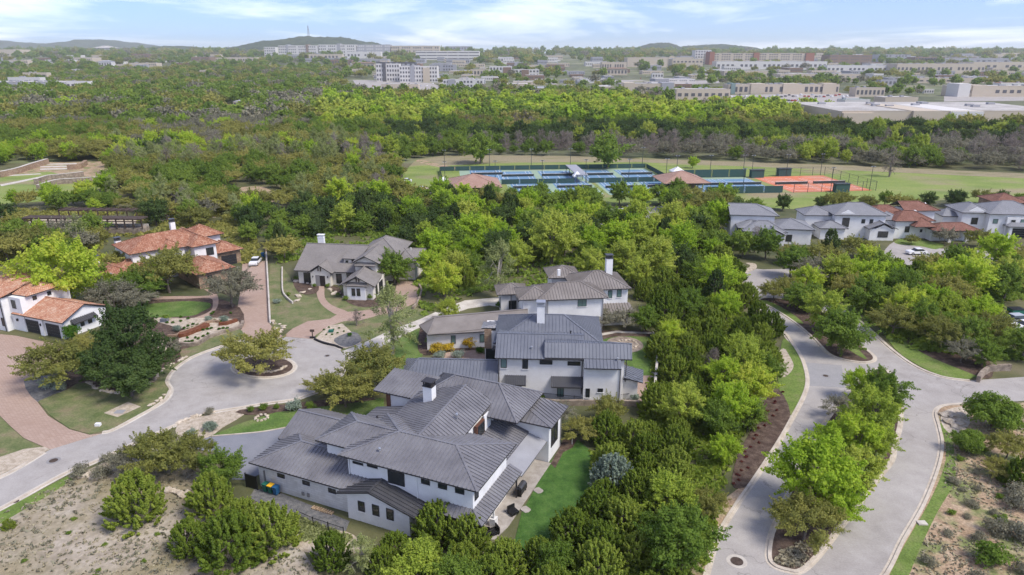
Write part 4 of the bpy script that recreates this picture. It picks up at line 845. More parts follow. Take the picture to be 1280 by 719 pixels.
# ================================================================== THE TOWN, THE HILLS (placed before the woods so that trees keep clear)
plain('far_white', (.60,.58,.55), .9); plain('far_tan', (.50,.43,.34), .9); plain('far_grey', (.33,.33,.35), .9); plain('far_brick', (.30,.13,.09), .9); noisy('far_roof', [(.30,.28,.26),(.42,.40,.37),(.50,.48,.45)], .06, grain=.15, gscale=.8); plain('far_dark', (.10,.10,.11), .6); plain('far_brown', (.22,.15,.11), .9); plain('far_clay', (.42,.15,.09), .9); plain('far_teal', (.20,.27,.26), .8); plain('far_black_roof', (.18,.17,.17), .9)
def htop(Y, yp):
    dy = (359.5-yp)/F_PX; return CAM_H + Y*(-_s+dy*_c)/(_c+dy*_s)
def bld(label, x0, x1, yt, yb, depth=30, wall='far_white', roof='far_roof', floors=2, bays=8, win='far_dark', cat='building', name='building', ww=.55, wh=.5, ang=0, blocks=(), ex=True, hipr=False, arch=None):
    """building measured by its front foot line (yb), left and right ends and roof line"""
    X0, Y = G(x0, yb); X1 = G(x1, yb)[0]; w_ = X1-X0; zg = Hgt(Y); hh = htop(Y, yt)-zg; r = thing(name, label, cat, ((X0+X1)/2, Y, zg), R(ang))
    W2 = w_/2
    MB().box(-W2,W2,0,depth,-1,hh).build('wall', wall, r)
    if hipr:
        mb = MB(); e = w_*.03
        for f in hipf(-W2-e, W2+e, -e, depth+e, hh, hh+min(depth,w_)*.16, 'u' if w_ > depth else 'v'): mb.face(f)
        mb.build('roof', roof, r)
    else:
        mb = MB().box(-W2+.3,W2-.3,.3,depth-.3,hh,hh+.12); o = mb.build('roof', roof, r); t = .35*max(1,Y/500)
        MB().box(-W2-.05,W2+.05,-.05,t,hh-.02,hh+.55).build('parapet', wall, r)
        for k in range(max(1,int(w_//14))): a = rng.uniform(-W2*.85,W2*.8); b = rng.uniform(.3,.8)*depth; MB().box(a,a+w_*.02+2,b,b+3,hh+.1,hh+1.5).build('roof_unit','far_grey',o)
    if floors and bays:
        fh = hh/floors; bw = w_/bays; wn = MB()
        for i in range(floors):
            for j in range(bays):
                a = -W2+bw*(j+.5-ww/2); z = fh*(i+.5-wh/2); 
                if j % 5 == 4 and bays > 9: continue
                if bays*floors <= 16: MB().box(a, a+bw*ww, -.12, .1, z, z+fh*wh).build('window', win, r)
                else: wn.box(a, a+bw*ww, -.12, .1, z, z+fh*wh)
        if wn.f: o = wn.build('window_rows', win, r); o['kind'] = 'stuff'
    for (a0, a1, z0, z1_, mt, d0) in blocks:      # fractions of the front: a lower or taller bay of another colour
        MB().box(-W2+a0*w_-(.2 if a0 == 0 else 0), -W2+a1*w_+(.2 if a1 == 1 else 0), -d0, depth*.7, -.9, hh*z1_).build('bay', mt, r)
    if arch:
        a = -W2+arch*w_; mb = MB(); rad = hh*.42; n = 10
        pts = [(a-rad,-.6,0),(a+rad,-.6,0)]+[(a+rad*math.cos(t),-.6,hh*.75+rad*math.sin(t)) for t in [PI*i/n for i in range(n+1)]]
        q = [(p[0],.2,p[2]) for p in pts]; mb.face(pts); mb.face(q[::-1]); mb.build('arched_gable', wall, r)
        pts = [(a+(p[0]-a)*.6,-.8,p[2]*.82) for p in pts]; MB().face(pts).build('arched_window','far_grey',r)
    if ex:
        m = 2+Y*.008; EXCL.append([(X0-m,Y-Y*.05),(X1+m,Y-Y*.05),(X1+m,Y+depth+m),(X0-m,Y+depth+m)])
    return r
bld('big pale retail building with a vast white flat roof at the right edge',1050,1340,139.5,158,90,'far_tan','far_roof',0,0,blocks=((.0,.13,0,.92,'far_tan',3),(.30,.42,0,1.06,'far_tan',2),(.46,.60,0,1.02,'far_white',2)))
bld('low cream annex with curved top behind the big retail building',1105,1146,122,134,20,'far_tan','far_roof',0,0); bld('small cream block left of the curved annex',1055,1086,125,137,16,'far_white','far_teal',0,0)
bld('long cream strip mall with a row of dark shopfronts and teal roofs',910,1048,106,117.5,22,'far_tan','far_roof',1,22,ww=.6,wh=.55,blocks=((.02,.06,0,1.15,'far_teal',1),(.2,.33,0,1.12,'far_tan',1),(.49,.63,0,1.12,'far_tan',1),(.85,.97,0,1.15,'far_tan',1)))
bld('low pale store left of the long strip mall',845,912,112,125,24,'far_tan','far_roof',1,8,wh=.3)
bld('red clay-roofed restaurant at the edge of the shopping district',838,872,129,137,14,'far_tan','far_clay',1,5,hipr=True); bld('red-roofed villa among the trees left of the shopping district',704,722,126,130,10,'far_white','far_clay',1,3,hipr=True)
bld('small white-roofed pavilion beside the red-roofed villa',735,755,124,129,10,'far_grey','far_roof',1,3,hipr=True); bld('pale shed with a blue-grey roof in the trees below the town',796,812,125,131,8,'far_white','far_grey',0,0)
bld('dark-windowed store right of the strip mall',1069,1105,110,121,16,'far_tan','far_black_roof',1,7,wh=.5)
bld('broad grey store with two raised fronts at the right edge',1196,1340,108,121,30,'far_tan','far_roof',1,16,wh=.3,blocks=((0,.1,0,1.25,'far_white',1),(.12,.24,0,1.1,'far_tan',1))); bld('church-like hall with a domed front at the right',1250,1284,104,112,16,'far_white','far_clay',0,0)
bld('tan flat-roofed store in the middle of the town',776,843,105,117,30,'far_tan','far_grey',1,9,wh=.3,blocks=((.05,.25,0,1.12,'far_tan',1),(.75,.98,0,1.14,'far_grey',1)))
bld('black and white four-storey mixed-use block',471,500,80,102,22,'far_white','far_roof',4,9,blocks=((.28,.42,0,1.1,'far_dark',1.5),)); bld('white four-storey apartment block right of the black and white one',500,547,83,103,26,'far_white','far_roof',4,14,blocks=((.3,.4,0,1.05,'far_grey',1),(.62,.8,0,.92,'far_tan',1.5)))
bld('low tan shop row below the mixed-use blocks',477,523,106,116,16,'far_tan','far_roof',1,12,wh=.5); bld('white three-storey block with dark ground floor',554,604,100,114.5,20,'far_white','far_roof',3,12,blocks=((.12,.3,0,1.05,'far_grey',1),))
bld('dark gabled row behind the mixed-use blocks',471,520,78,92,20,'far_dark','far_black_roof',2,8,win='far_grey'); bld('brown-roofed clubhouse left of the mixed-use blocks',440,468,79,87,16,'far_tan','far_brown',1,6,hipr=True); bld('grey low office behind the apartment block',537,570,81,89,20,'far_grey','far_roof',2,10)
bld('white office block with brown stripes in mid-town',612,640,83,95,24,'far_white','far_roof',2,7,blocks=((.6,.95,0,.9,'far_brown',1),)); bld('cream office with brown middle, right of the white office block',640,674,87,96,22,'far_white','far_roof',2,8,blocks=((.35,.62,0,.95,'far_brown',1),)); bld('low brown-grey shop left of the white office block',588,612,87,95,18,'far_tan','far_grey',1,6)
bld('small white hall among trees in mid-town',626,642,72,78,20,'far_white','far_roof',1,5); bld('pale low office far behind the mid-town trees',752,783,78,88,30,'far_tan','far_roof',1,10); bld('cream department store with a great arched entrance',784,866,72,84,60,'far_tan','far_roof',0,0,arch=.67)
bld('brown pitched-roof restaurant below the department store',759,784,86,94,16,'far_tan','far_brown',1,6,hipr=True); bld('pale office wing right of the department store',840,878,74,87,50,'far_tan','far_roof',2,8,wh=.3)
bld('long five-storey office with brick towers on the skyline',886,1016,67,81,60,'far_tan','far_roof',5,44,ww=.7,wh=.45,blocks=((0,.045,0,1.15,'far_brick',4),(.42,.475,0,1.08,'far_brick',4),(.92,1.0,0,1.06,'far_brick',4))); bld('glassy white office at the left end of the brick-towered office',868,888,63,80,40,'far_white','far_roof',5,6)
bld('grey parking deck right of the brick-towered office',1036,1089,69,80,60,'far_brown','far_black_roof',3,20,wh=.35); bld('dark glass block on the skyline at the right',1098,1137,68.5,78,50,'far_grey','far_roof',3,10); bld('low brown building on the skyline right of the dark glass block',1143,1180,71.5,80,50,'far_brown','far_black_roof',2,10)
bld('very long white warehouse row under the skyline office',895,1033,77,87,40,'far_white','far_roof',1,24,wh=.3); bld('second white warehouse row at the right',1033,1140,82,91,40,'far_white','far_roof',1,20,wh=.3); bld('cream warehouse row nearest the right edge',1120,1230,80,92,50,'far_tan','far_roof',1,22,wh=.3); bld('flat pale stores at the far right of the town',1215,1340,78,88,60,'far_tan','far_roof',1,16,wh=.3); bld('brown roofed stores above the far right wall',1150,1260,73,80,80,'far_grey','far_roof',1,16,wh=.3)
bld('low brick store between the warehouse rows',905,968,89,96,40,'far_tan','far_roof',1,12,wh=.4); bld('white shop row in the right of the town',975,1075,93,100,40,'far_tan','far_roof',1,16,wh=.4); bld('long low wall-like store at the right',1130,1300,98,104,20,'far_tan','far_roof',1,20,wh=.3)
bld('white terraced apartments on the left slope of the tower hill',331,345,59,71.5,40,'far_white','far_roof',4,5); bld('white four-storey apartments below the tower hill, first of three',349,398,57,70.5,60,'far_white','far_roof',4,20,blocks=((.2,.25,0,1.1,'far_grey',2),(.7,.76,0,1.1,'far_brown',2))); bld('white four-storey apartments below the tower hill, second of three',399,446,56,70.5,60,'far_white','far_roof',4,20,blocks=((.5,.58,0,1.1,'far_grey',2),)); bld('grey and white apartments below the tower hill, third of three',447,488,56,70.5,60,'far_grey','far_roof',4,18,win='far_white'); bld('pale office slab right of the hill apartments',489,549,57.5,70.5,60,'far_tan','far_roof',3,22)
bld('white parking deck with long dark bands',520,599,64,75,60,'far_white','far_roof',3,6,ww=.96,wh=.3); bld('grey roofed block behind the parking deck',556,590,58,68,40,'far_grey','far_black_roof',2,10); bld('long tan hall below the hill apartments',434,476,65,73,40,'far_white','far_roof',1,10,wh=.3); bld('low brown houses left of the tan hall',383,428,68,75,30,'far_tan','far_roof',1,10); bld('low pale shops at the foot of the tower hill',411,440,75,81,24,'far_brown','far_roof',1,8)
bld('low tan school at the left of the tower hill',282,319,72,79,50,'far_tan','far_roof',1,12); bld('pale domed arena on the left skyline',118,141,60,68,80,'far_roof','far_roof',0,0,hipr=True); bld('tan quarry-like block at the left edge of the skyline',-20,24,62,72,80,'far_tan','far_tan',0,0); bld('blue-roofed hall in the left distance',124,140,77,84,20,'far_white','far_grey',1,5,hipr=True)
bld('long low storage building with a white roof at the left edge',-60,79,103,113,50,'far_grey','far_roof',1,20,wh=.5); bld('white box building right of the long storage building',84,111,102,112.5,20,'far_white','far_black_roof',1,5,wh=.4)
for i,(x,y,w_) in enumerate([(30,91,30),(12,97,40),(170,81,14),(235,70,10),(62,66,10),(355,107,12),(250,88,16),(90,87,10),(700,100,10),(745,117,8),(815,92,14),(1100,100,20),(1010,148,14),(1155,112,12)]):
    bld(['small pale house among trees','low grey shed among trees'][i%2]+', '+['beside the storage building','left of the storage building','in the left distance near the blue roof','on the left skyline','far left under the skyline hills','in the clearing beyond the left woods','in the left distance beyond the fields','left of the blue-roofed hall','between mid-town and the tan store','below the mid-town trees','below the department store arch','above the strip mall lot','beside the retail car park','right of the dark-windowed store'][i], x, x+w_, y, y+w_*.28+1.5, 12, ['far_tan','far_white','far_grey'][i%3], ['far_roof','far_grey','far_brown'][i%3], 1, 4)
bld('large house with wooden deck roofs in the left woods',118,134,133,137,10,'far_tan','far_roof',1,3,hipr=True); bld('pale house half hidden beyond the left woods clearing',292,304,127,133,9,'far_tan','far_grey',1,3,hipr=True)
TB = [[G(x,y) for x,y in ((430,76),(700,80),(860,96),(860,112),(620,118),(560,112),(450,100))],[G(x,y) for x,y in ((560,74),(1340,70),(1340,100),(1180,104),(900,102),(700,98),(600,92))],[G(x,y) for x,y in ((330,70),(600,69),(600,78),(440,84),(330,76))],[G(x,y) for x,y in ((-60,72),(230,72),(330,76),(200,90),(-60,86))]]
nb = 0
for px, py in [(rng.uniform(-40,1320), 70+45*rng.uniform(0,1)**.8) for _ in range(1500)]:
    a, b = G(px, py); ok = [inpoly(a,b,q) for q in TB]
    if not any(ok) or (ok[3] and rng.uniform() < .6): continue
    if any(inpoly(a+dx, b, e) for e in EXCL[-260:] for dx in (-.02*b,0,.02*b)): continue
    w_ = rng.uniform(9,34); nb += 1
    bld('pale flat-roofed commercial building, one of many small ones in the far town', px-w_/2, px+w_/2, py-rng.uniform(3.2,6.0), py, rng.uniform(20,60), ['far_tan','far_white','far_tan','far_grey','far_brown'][rng.integers(5)], ['far_roof','far_roof','far_grey'][rng.integers(3)], 1, int(w_//3)+3, wh=.3)['group'] = 'small buildings of the far town'
    if nb > 190: break
# tall shop sign pole
p = G(697,90); t = thing('sign_pole','tall white-topped sign pole rising over the middle of the town','sign pole',(p[0],p[1],Hgt(p[1]))); hh = htop(p[1],75)-Hgt(p[1]); MB().box(-.5,.5,-.5,.5,-1,hh-3).build('pole','far_grey',t); MB().box(-6,6,-.8,.8,hh-3,hh).build('sign_board','far_white',t)
# blue awning at the big store
p = G(1204,157.4); t = thing('blue_canopy','bright blue canopy against the wall of the big retail building','canopy',(p[0],p[1]-5,0)); plain('canopy_blue',(.02,.22,.55),.6)
mb = MB().box(-5,5,-2,2,2.6,3.0).box(-3,5.5,-3.5,-1.5,2.2,2.5); mb.build('canopy_top','canopy_blue',t)
for a in (-4.8,4.6):
    for b in (-1.9,1.7): MB().box(a,a+.2,b,b+.2,0,2.6).build('leg','steel',t)
noisy('hill', [(.022,.038,.016),(.04,.06,.024),(.075,.095,.045)], .012, cols2=[(.03,.05,.022),(.055,.075,.035)], scale2=.004, gscale=.06, grain=.35, bump=.6, bscale=.05)
def hill(label, x0, x1, prof, D, depth, seed=0):
    """ridge seen along the skyline: prof = [(px x, px y of crest)]"""
    nx, nv = 120, 24; V_ = []; Fc = []
    def crest(x):
        for (a, ya), (b, yb) in zip(prof, prof[1:]):
            if a <= x <= b: t = (x-a)/(b-a); t = t*t*(3-2*t); return ya+(yb-ya)*t
        return 66
    for j in range(nv+1):
        v = j/nv; Y = D+(v-.5)*depth; env = math.sin(PI*v)**.8
        for i in range(nx+1):
            x = x0+(x1-x0)*i/nx; X = (x-640)/F_PX*D*1.058; top = htop(D, crest(x)); rough = 1+.05*noise2(X, Y, 60, seed)*math.sin(PI*v)+.03*rng.normal()
            V_.append((X, Y, 30+max(-2, (top-28)*env*rough)-2))
    for j in range(nv):
        for i in range(nx): a = j*(nx+1)+i; Fc.append((a,a+1,a+nx+2,a+nx+1))
    me = bpy.data.meshes.new('hill'); me.from_pydata(V_, [], Fc); me.update(); me.materials.append(M['hill']); me.polygons.foreach_set('use_smooth',[True]*len(me.polygons)); o = link(bpy.data.objects.new('hill', me)); o['kind'] = 'structure'; o['label'] = label; return o
def noise2(x, y, s, seed=0):
    return .5+.25*(math.sin(x/s+seed)+math.sin(y/s*1.3+seed*2.1)+math.sin((x+y)/s*.7+seed*.7)*.6+math.sin((x-1.7*y)/s*1.9+seed)*.4)/1.5
hill('wooded hill with the mast', 325, 520, [(325,68),(345,58),(372,52),(414,47),(450,48),(480,53),(520,68)], 4700, 1400, 1)
hill('twin dark hill', 690, 905, [(690,68),(745,65.5),(778,62),(796,55),(808,54),(824,62),(838,57.5),(868,56),(892,58),(905,68)], 5200, 1600, 2)
hill('distant left hills', -120, 330, [(-120,66),(-40,60),(20,54),(52,50.5),(95,54),(130,56.5),(155,53),(178,50),(205,53),(240,58),(330,66)], 8200, 2400, 3)
hill('left middle hill', 190, 350, [(190,67.5),(235,61),(265,58),(300,60.5),(350,67)], 5600, 1500, 5)
hill('right skyline hill', 1150, 1420, [(1150,68),(1200,67),(1225,64),(1250,65),(1270,63.5),(1420,60)], 4800, 1400, 4)
mx0 = (414-640)/F_PX*4700*1.058; zb = htop(4700,47)-8; zt = htop(4700,30)
t = thing('radio_mast','lattice radio mast on top of the wooded hill','mast',(mx0,4700,zb)); H_ = zt-zb
mb = MB(); 
for a in (-1,1):
    for b in (-1,1): mb.tube((a*6,b*6,0),(a*1.2,b*1.2,H_*.9),.9,.7,4)
for i in range(9):
    z0 = H_*.1*i; w0 = 6-4.8*i/9; w1 = 6-4.8*(i+1)/9; mb.tube((-w0,-w0,z0),(w1,-w1,z0+H_*.1),.5,.5,4); mb.tube((w0,-w0,z0),(-w1,-w1,z0+H_*.1),.5,.5,4)
mb.build('lattice','far_grey',t); MB().box(-3.2,3.2,-3.2,3.2,H_*.62,H_*.66).box(-3,3,-3,3,H_*.78,H_*.82).build('antenna_ring','far_dark',t); MB().tube((0,0,H_*.88),(0,0,H_),.7,.4,5).build('antenna','far_grey',t)
# ================================================================== TREES
def leafmat(name, cols, transl=.3, rough=.75, inst=.55):
    """hue drawn per tree (object random) and per leaf cluster (vertex value)"""
    m = bpy.data.materials.new(name); m.use_nodes = True; MATS[name] = m; n = m.node_tree.nodes; l = m.node_tree.links
    f_ = 1.22 if name in ('leaf_juniper','leaf_oak','leaf_elm','leaf_green','leaf_cedar_dark') else 1.06
    cols = [tuple(min(.62, v*f_) for v in c) for c in cols]
    n.clear(); o = n.new('ShaderNodeOutputMaterial'); d = n.new('ShaderNodeBsdfDiffuse'); t = n.new('ShaderNodeBsdfTranslucent'); mx_ = n.new('ShaderNodeMixShader'); mx_.inputs[0].default_value = transl
    oi = n.new('ShaderNodeObjectInfo'); at = n.new('ShaderNodeAttribute'); at.attribute_name = 'tone'
    a = n.new('ShaderNodeMath'); a.operation = 'MULTIPLY'; a.inputs[1].default_value = inst; l.new(oi.outputs['Random'], a.inputs[0])
    b = n.new('ShaderNodeMath'); b.operation = 'MULTIPLY_ADD'; b.inputs[1].default_value = 1-inst; l.new(at.outputs['Fac'], b.inputs[0]); l.new(a.outputs[0], b.inputs[2])
    r = n.new('ShaderNodeValToRGB'); e = r.color_ramp.elements; k = len(cols)
    e[0].position = .1; e[1].position = .9; e[0].color = (*cols[0],1); e[1].color = (*cols[-1],1)
    for i in range(1,k-1): q = e.new(.1+.8*i/(k-1)); q.color = (*cols[i],1)
    l.new(b.outputs[0], r.inputs[0]); l.new(r.outputs[0], d.inputs[0]); l.new(r.outputs[0], t.inputs[0]); l.new(d.outputs[0], mx_.inputs[1]); l.new(t.outputs[0], mx_.inputs[2]); l.new(mx_.outputs[0], o.inputs[0])
leafmat('leaf_juniper', [(.105,.16,.028),(.16,.23,.036),(.23,.30,.05),(.31,.37,.07)], .5)
leafmat('leaf_cedar_dark', [(.055,.092,.03),(.08,.125,.038),(.12,.165,.052)], .4)
leafmat('leaf_oak', [(.16,.175,.05),(.22,.23,.065),(.29,.285,.08),(.36,.34,.105)], .45)
leafmat('leaf_elm', [(.22,.33,.035),(.30,.43,.045),(.39,.50,.06),(.48,.55,.085)], .55)
leafmat('leaf_lime', [(.30,.40,.06),(.40,.48,.08),(.48,.52,.11)], .5)
leafmat('leaf_green', [(.125,.20,.036),(.18,.26,.048),(.25,.33,.065)], .5)
leafmat('leaf_pale', [(.22,.27,.09),(.30,.34,.13),(.38,.41,.19)], .4)
leafmat('leaf_sage', [(.22,.28,.21),(.29,.35,.275),(.36,.42,.34)], .4)
leafmat('leaf_grey', [(.19,.185,.13),(.25,.24,.17),(.31,.295,.21)], .3)
leafmat('leaf_yellow', [(.5,.33,.03),(.62,.42,.04),(.45,.36,.06)], .3)
leafmat('leaf_box', [(.04,.10,.012),(.06,.14,.018),(.09,.17,.02)], .2)
leafmat('leaf_red', [(.10,.03,.03),(.15,.05,.04)], .2)
leafmat('leaf_twig', [(.17,.14,.125),(.23,.195,.17),(.28,.25,.22)], .1)
leafmat('leaf_dry', [(.30,.27,.18),(.38,.34,.24),(.22,.23,.12)], .1)
def leaf_mesh(name, pos, nrm, size, tone, mat, aspect=1.6):
    """quads of foliage: one small diamond per leaf cluster"""
    n = len(pos); r = rng.normal(size=(n,3)); nn = nrm + .5*r; nn /= np.linalg.norm(nn,axis=1,keepdims=True)+1e-9
    a = np.cross(nn, rng.normal(size=(n,3))); a /= np.linalg.norm(a,axis=1,keepdims=True)+1e-9; b = np.cross(nn, a)
    s_ = size[:,None]; fold = .25*s_*nn
    V_ = np.stack([pos-a*s_*aspect*.5, pos-b*s_*.5+fold, pos+a*s_*aspect*.5, pos+b*s_*.5+fold],1).reshape(-1,3)
    me = bpy.data.meshes.new(name); me.vertices.add(4*n); me.vertices.foreach_set('co', V_.ravel().astype(np.float32))
    idx = np.arange(4*n).reshape(n,4); me.loops.add(4*n); me.loops.foreach_set('vertex_index', idx.ravel().astype(np.int32))
    me.polygons.add(n); me.polygons.foreach_set('loop_start', np.arange(0,4*n,4,dtype=np.int32)); me.polygons.foreach_set('loop_total', np.full(n,4,dtype=np.int32)); me.update(calc_edges=True)
    at = me.attributes.new('tone','FLOAT','POINT'); at.data.foreach_set('value', np.repeat(tone,4).astype(np.float32)); me.materials.append(M[mat]); return me
def rnd_dirs(n):
    d = rng.normal(size=(n,3)); return d/np.linalg.norm(d,axis=1,keepdims=True)
def crown_points(kind, h_, r_, nleaf):
    """clump centres through the crown volume, then leaves on and in each clump -> positions, normals, tones, clump centres"""
    cs = []; rs = []; el = 1.0
    if kind in ('juniper','cedar'):
        k = 330 if kind == 'juniper' else 260
        for i in range(k):
            z = rng.uniform(.03, .93)**.95; env = (1-(max(z-.35,0)/.66)**1.7)**.75 if kind == 'juniper' else (1-(z*.98))**.55
            a = rng.uniform(0, 2*PI); q = r_*env*rng.uniform(.3,.98)**.8; cs.append((q*math.cos(a), q*math.sin(a), z*h_*.93)); rs.append(r_*rng.uniform(.055,.115)*(1.15-.35*z))
        el = 1.1
    elif kind == 'oak':
        for i in range(70):
            a = rng.uniform(0,2*PI); q = r_*math.sqrt(rng.uniform(.02,.85)); zt = .84*math.sqrt(max(0,1-(q/r_)**2*.8))
            cs.append((q*math.cos(a), q*math.sin(a), h_*(.36+rng.uniform(.12,1)*.6*zt))); rs.append(r_*rng.uniform(.10,.21))
        el = .75
    elif kind in ('elm','round'):
        for i in range(95):
            d = rnd_dirs(1)[0]; q = rng.uniform(.45,.92); lob = 1+.18*math.sin(3*math.atan2(d[1],d[0])+1.3)+.10*math.sin(5*d[2]+2)
            cs.append((d[0]*r_*q*lob, d[1]*r_*q*lob, h_*(.55+.42*d[2]*q))); rs.append(r_*rng.uniform(.10,.22))
        el = .95
    elif kind == 'airy':
        for i in range(60):
            z = rng.uniform(.18,.97); env = math.sin(PI*min(1,(z*.9+.12)))**.7; a = rng.uniform(0,2*PI); q = r_*env*rng.uniform(.1,.95)
            cs.append((q*math.cos(a), q*math.sin(a), z*h_)); rs.append(r_*rng.uniform(.10,.2))
        el = 1.25
    elif kind == 'bush':
        for i in range(26 if r_ < 2 else 90):
            d = rnd_dirs(1)[0]; q = rng.uniform(.2,.8); cs.append((d[0]*r_*q, d[1]*r_*q, h_*(.42+.42*d[2]*q))); rs.append(r_*(rng.uniform(.22,.34) if r_ < 2 else rng.uniform(.12,.2)))
    cs = np.array(cs); rs = np.array(rs); k = len(cs); w_ = rs**2; w_ /= w_.sum(); which = rng.choice(k, nleaf, p=w_)
    ctr = np.array([0,0,h_*(.12 if kind in ('juniper','cedar') else .42)]); ax = (cs-ctr)/np.linalg.norm(cs-ctr,axis=1,keepdims=True); ax[:,2] += .9 if kind in ('juniper','cedar') else .15; ax += rng.normal(size=ax.shape)*.3; ax /= np.linalg.norm(ax,axis=1,keepdims=True)
    d = rnd_dirs(nleaf)
    tuft = 1.0 if kind in ('juniper','cedar') else (.45 if kind in ('elm','round','airy','oak') else 0)
    t = rng.uniform(-.5,1,nleaf)                                  # along the spray; it tapers to its tip
    wd = np.where(t > 0, 1-.8*np.abs(t), 1)*(rng.uniform(.15,1,nleaf)**.5)
    pos_t = cs[which] + ax[which]*(t*rs[which]*2.3)[:,None] + d*(wd*rs[which]*.72)[:,None]
    rad = rs[which]*(rng.uniform(.3,1.05,nleaf)**.6+np.abs(rng.normal(size=nleaf))*.25); d2 = d.copy(); d2[:,2] = np.where(d2[:,2] < -.35, -d2[:,2], d2[:,2])
    pos_c = cs[which] + d2*rad[:,None]*np.array([1,1,el])
    use = rng.uniform(size=nleaf) < tuft; pos = np.where(use[:,None], pos_t, pos_c)
    n = .55*d + .45*(pos-ctr)/np.linalg.norm(pos-ctr,axis=1,keepdims=True); n[:,2] += .3
    base = rng.uniform(0,1,k); tone = np.clip(.6*base[which]+.25*rng.uniform(0,1,nleaf)+.2*np.clip(t,0,1),0,1)
    pos[:,2] = np.maximum(pos[:,2], .08)
    return pos, n, tone, cs
def trunk_mesh(name, cs, h_, kind, mat, limbs=7, r0=None):
    mb = MB(); r0 = r0 or h_*.022+.04; top = {'oak':.34,'elm':.4,'round':.4,'airy':.75,'juniper':.5,'cedar':.7,'bush':.2}[kind]*h_
    n = 7 if h_ > 3 else 4; p = Vector((0,0,-.15)); pts = [p]
    for i in range(1,4): pts.append(Vector((rng.normal()*h_*.012, rng.normal()*h_*.012, top*i/3)))
    for i in range(3): mb.tube(pts[i], pts[i+1], r0*(1.15-.2*i), r0*(.95-.2*i), n, cap=False)
    idx = rng.choice(len(cs), min(limbs,len(cs)), replace=False)
    for i in idx:
        c = Vector(cs[i]); t = rng.uniform(.45,1); b = pts[0].lerp(pts[3], t) if kind != 'oak' else pts[0].lerp(pts[3], rng.uniform(.8,1))
        m_ = b.lerp(c,.5)+Vector((rng.normal()*.15, rng.normal()*.15, .1*h_*rng.uniform(0,.5))); ra = r0*.45
        mb.tube(b, m_, ra, ra*.65, 5, cap=False); mb.tube(m_, c, ra*.65, ra*.2, 4, cap=False)
        for _ in range(2):
            c2 = c + Vector(rng.normal(size=3)*h_*.08); mb.tube(m_.lerp(c,.5), c2, ra*.35, ra*.1, 3, cap=False)
    o = mb.build(name, mat); me = o.data; bpy.data.objects.remove(o); me.name = name; return me
# library: kind -> lod -> list of (crown mesh, trunk mesh); built 7 m tall, 3.2 m crown radius unless noted
SPEC = {  # kind: (shape, height, radius, leaf material, leaf size, trunk material, leaf count near)
 'juniper': ('juniper',5.2,2.7,'leaf_juniper',.13,'bark',26000), 'cedar': ('cedar',9.5,3.4,'leaf_cedar_dark',.16,'bark',20000),
 'oak': ('oak',6.6,4.3,'leaf_oak',.15,'bark',13000), 'elm': ('elm',7.5,3.5,'leaf_elm',.16,'bark',13000), 'lime': ('round',8,3.4,'leaf_lime',.16,'bark',12000),
 'dense_cedar': ('juniper',8.4,3.5,'leaf_cedar_dark',.17,'bark',24000), 'dome': ('bush',4.6,3.3,'leaf_green',.15,'bark',15000), 'dusk': ('round',7.2,3.5,'leaf_cedar_dark',.155,'bark',14000), 'green': ('round',6.5,3.4,'leaf_green',.155,'bark',14000), 'airy': ('airy',9.5,3.2,'leaf_pale',.12,'pale_bark',7500), 'bare': ('airy',8,3.2,'leaf_twig',.08,'twig',6000),
 'dry_oak': ('oak',6.6,4.2,'leaf_grey',.14,'bark',9500), 'bush': ('bush',1.6,1.1,'leaf_green',.11,'bark',1500), 'box': ('bush',1.5,.95,'leaf_box',.07,'bark',2200),
 'sage': ('bush',1.5,1.2,'leaf_sage',.11,'bark',1400), 'grey_bush': ('bush',1.6,1.3,'leaf_grey',.10,'twig',1100), 'yellow_bush': ('bush',1.4,1.0,'leaf_yellow',.10,'bark',1000), 'silver': ('juniper',4.2,2.3,'leaf_sage',.17,'bark',6500), 'red_bush': ('bush',.8,.7,'leaf_red',.08,'bark',500)}
LIB = {}
def lib(kind, lod):
    if (kind,lod) in LIB: return LIB[(kind,lod)]
    sh, h_, r_, lm, ls, tm, nl = SPEC[kind]; res = []
    nv = {0:3,1:3,2:4}[lod] if nl > 3000 else 2; f, g = {0:(1,1),1:(.42,1.55),2:(.035,5.2)}[lod]
    for i in range(nv):
        pos, n, tone, cs = crown_points(sh, h_*(.93+.07*i), r_, int(nl*f)); sz = ls*g*rng.uniform(.7,1.35,len(pos))
        cm = leaf_mesh(kind+'_crown', pos, n, sz, tone, lm); tmh = trunk_mesh(kind+'_trunk', cs, h_, sh, tm, {0:9,1:6,2:0}[lod]) if lod < 2 else None
        res.append((cm, tmh))
    LIB[(kind,lod)] = res; return res
TREES = []    # dicts collected first, linked after the labels are worked out
def add_tree(kind, x, y, s=1.0, label=None, sy=None, group=None, name=None):
    TREES.append(dict(kind=kind, x=x, y=y, s=s, label=label, group=group, name=name, sz=sy or s))
def T(kind, px, py, wpx, label=None, asp=1.0, group=None):
    """tree whose crown centre shows at (px,py) and is wpx wide in the photograph"""
    sh, h_, r_ = SPEC[kind][:3]; s = 1.0
    for _ in range(5):
        cz = h_*s*asp*(.5 if sh in ('juniper','cedar','bush') else .58); p = P(px, py, cz); d = p[1]*_c-(cz-CAM_H)*_s; s = wpx/F_PX*d/(2.05*r_)
    add_tree(kind, p[0], p[1], s, label, s*asp, group)
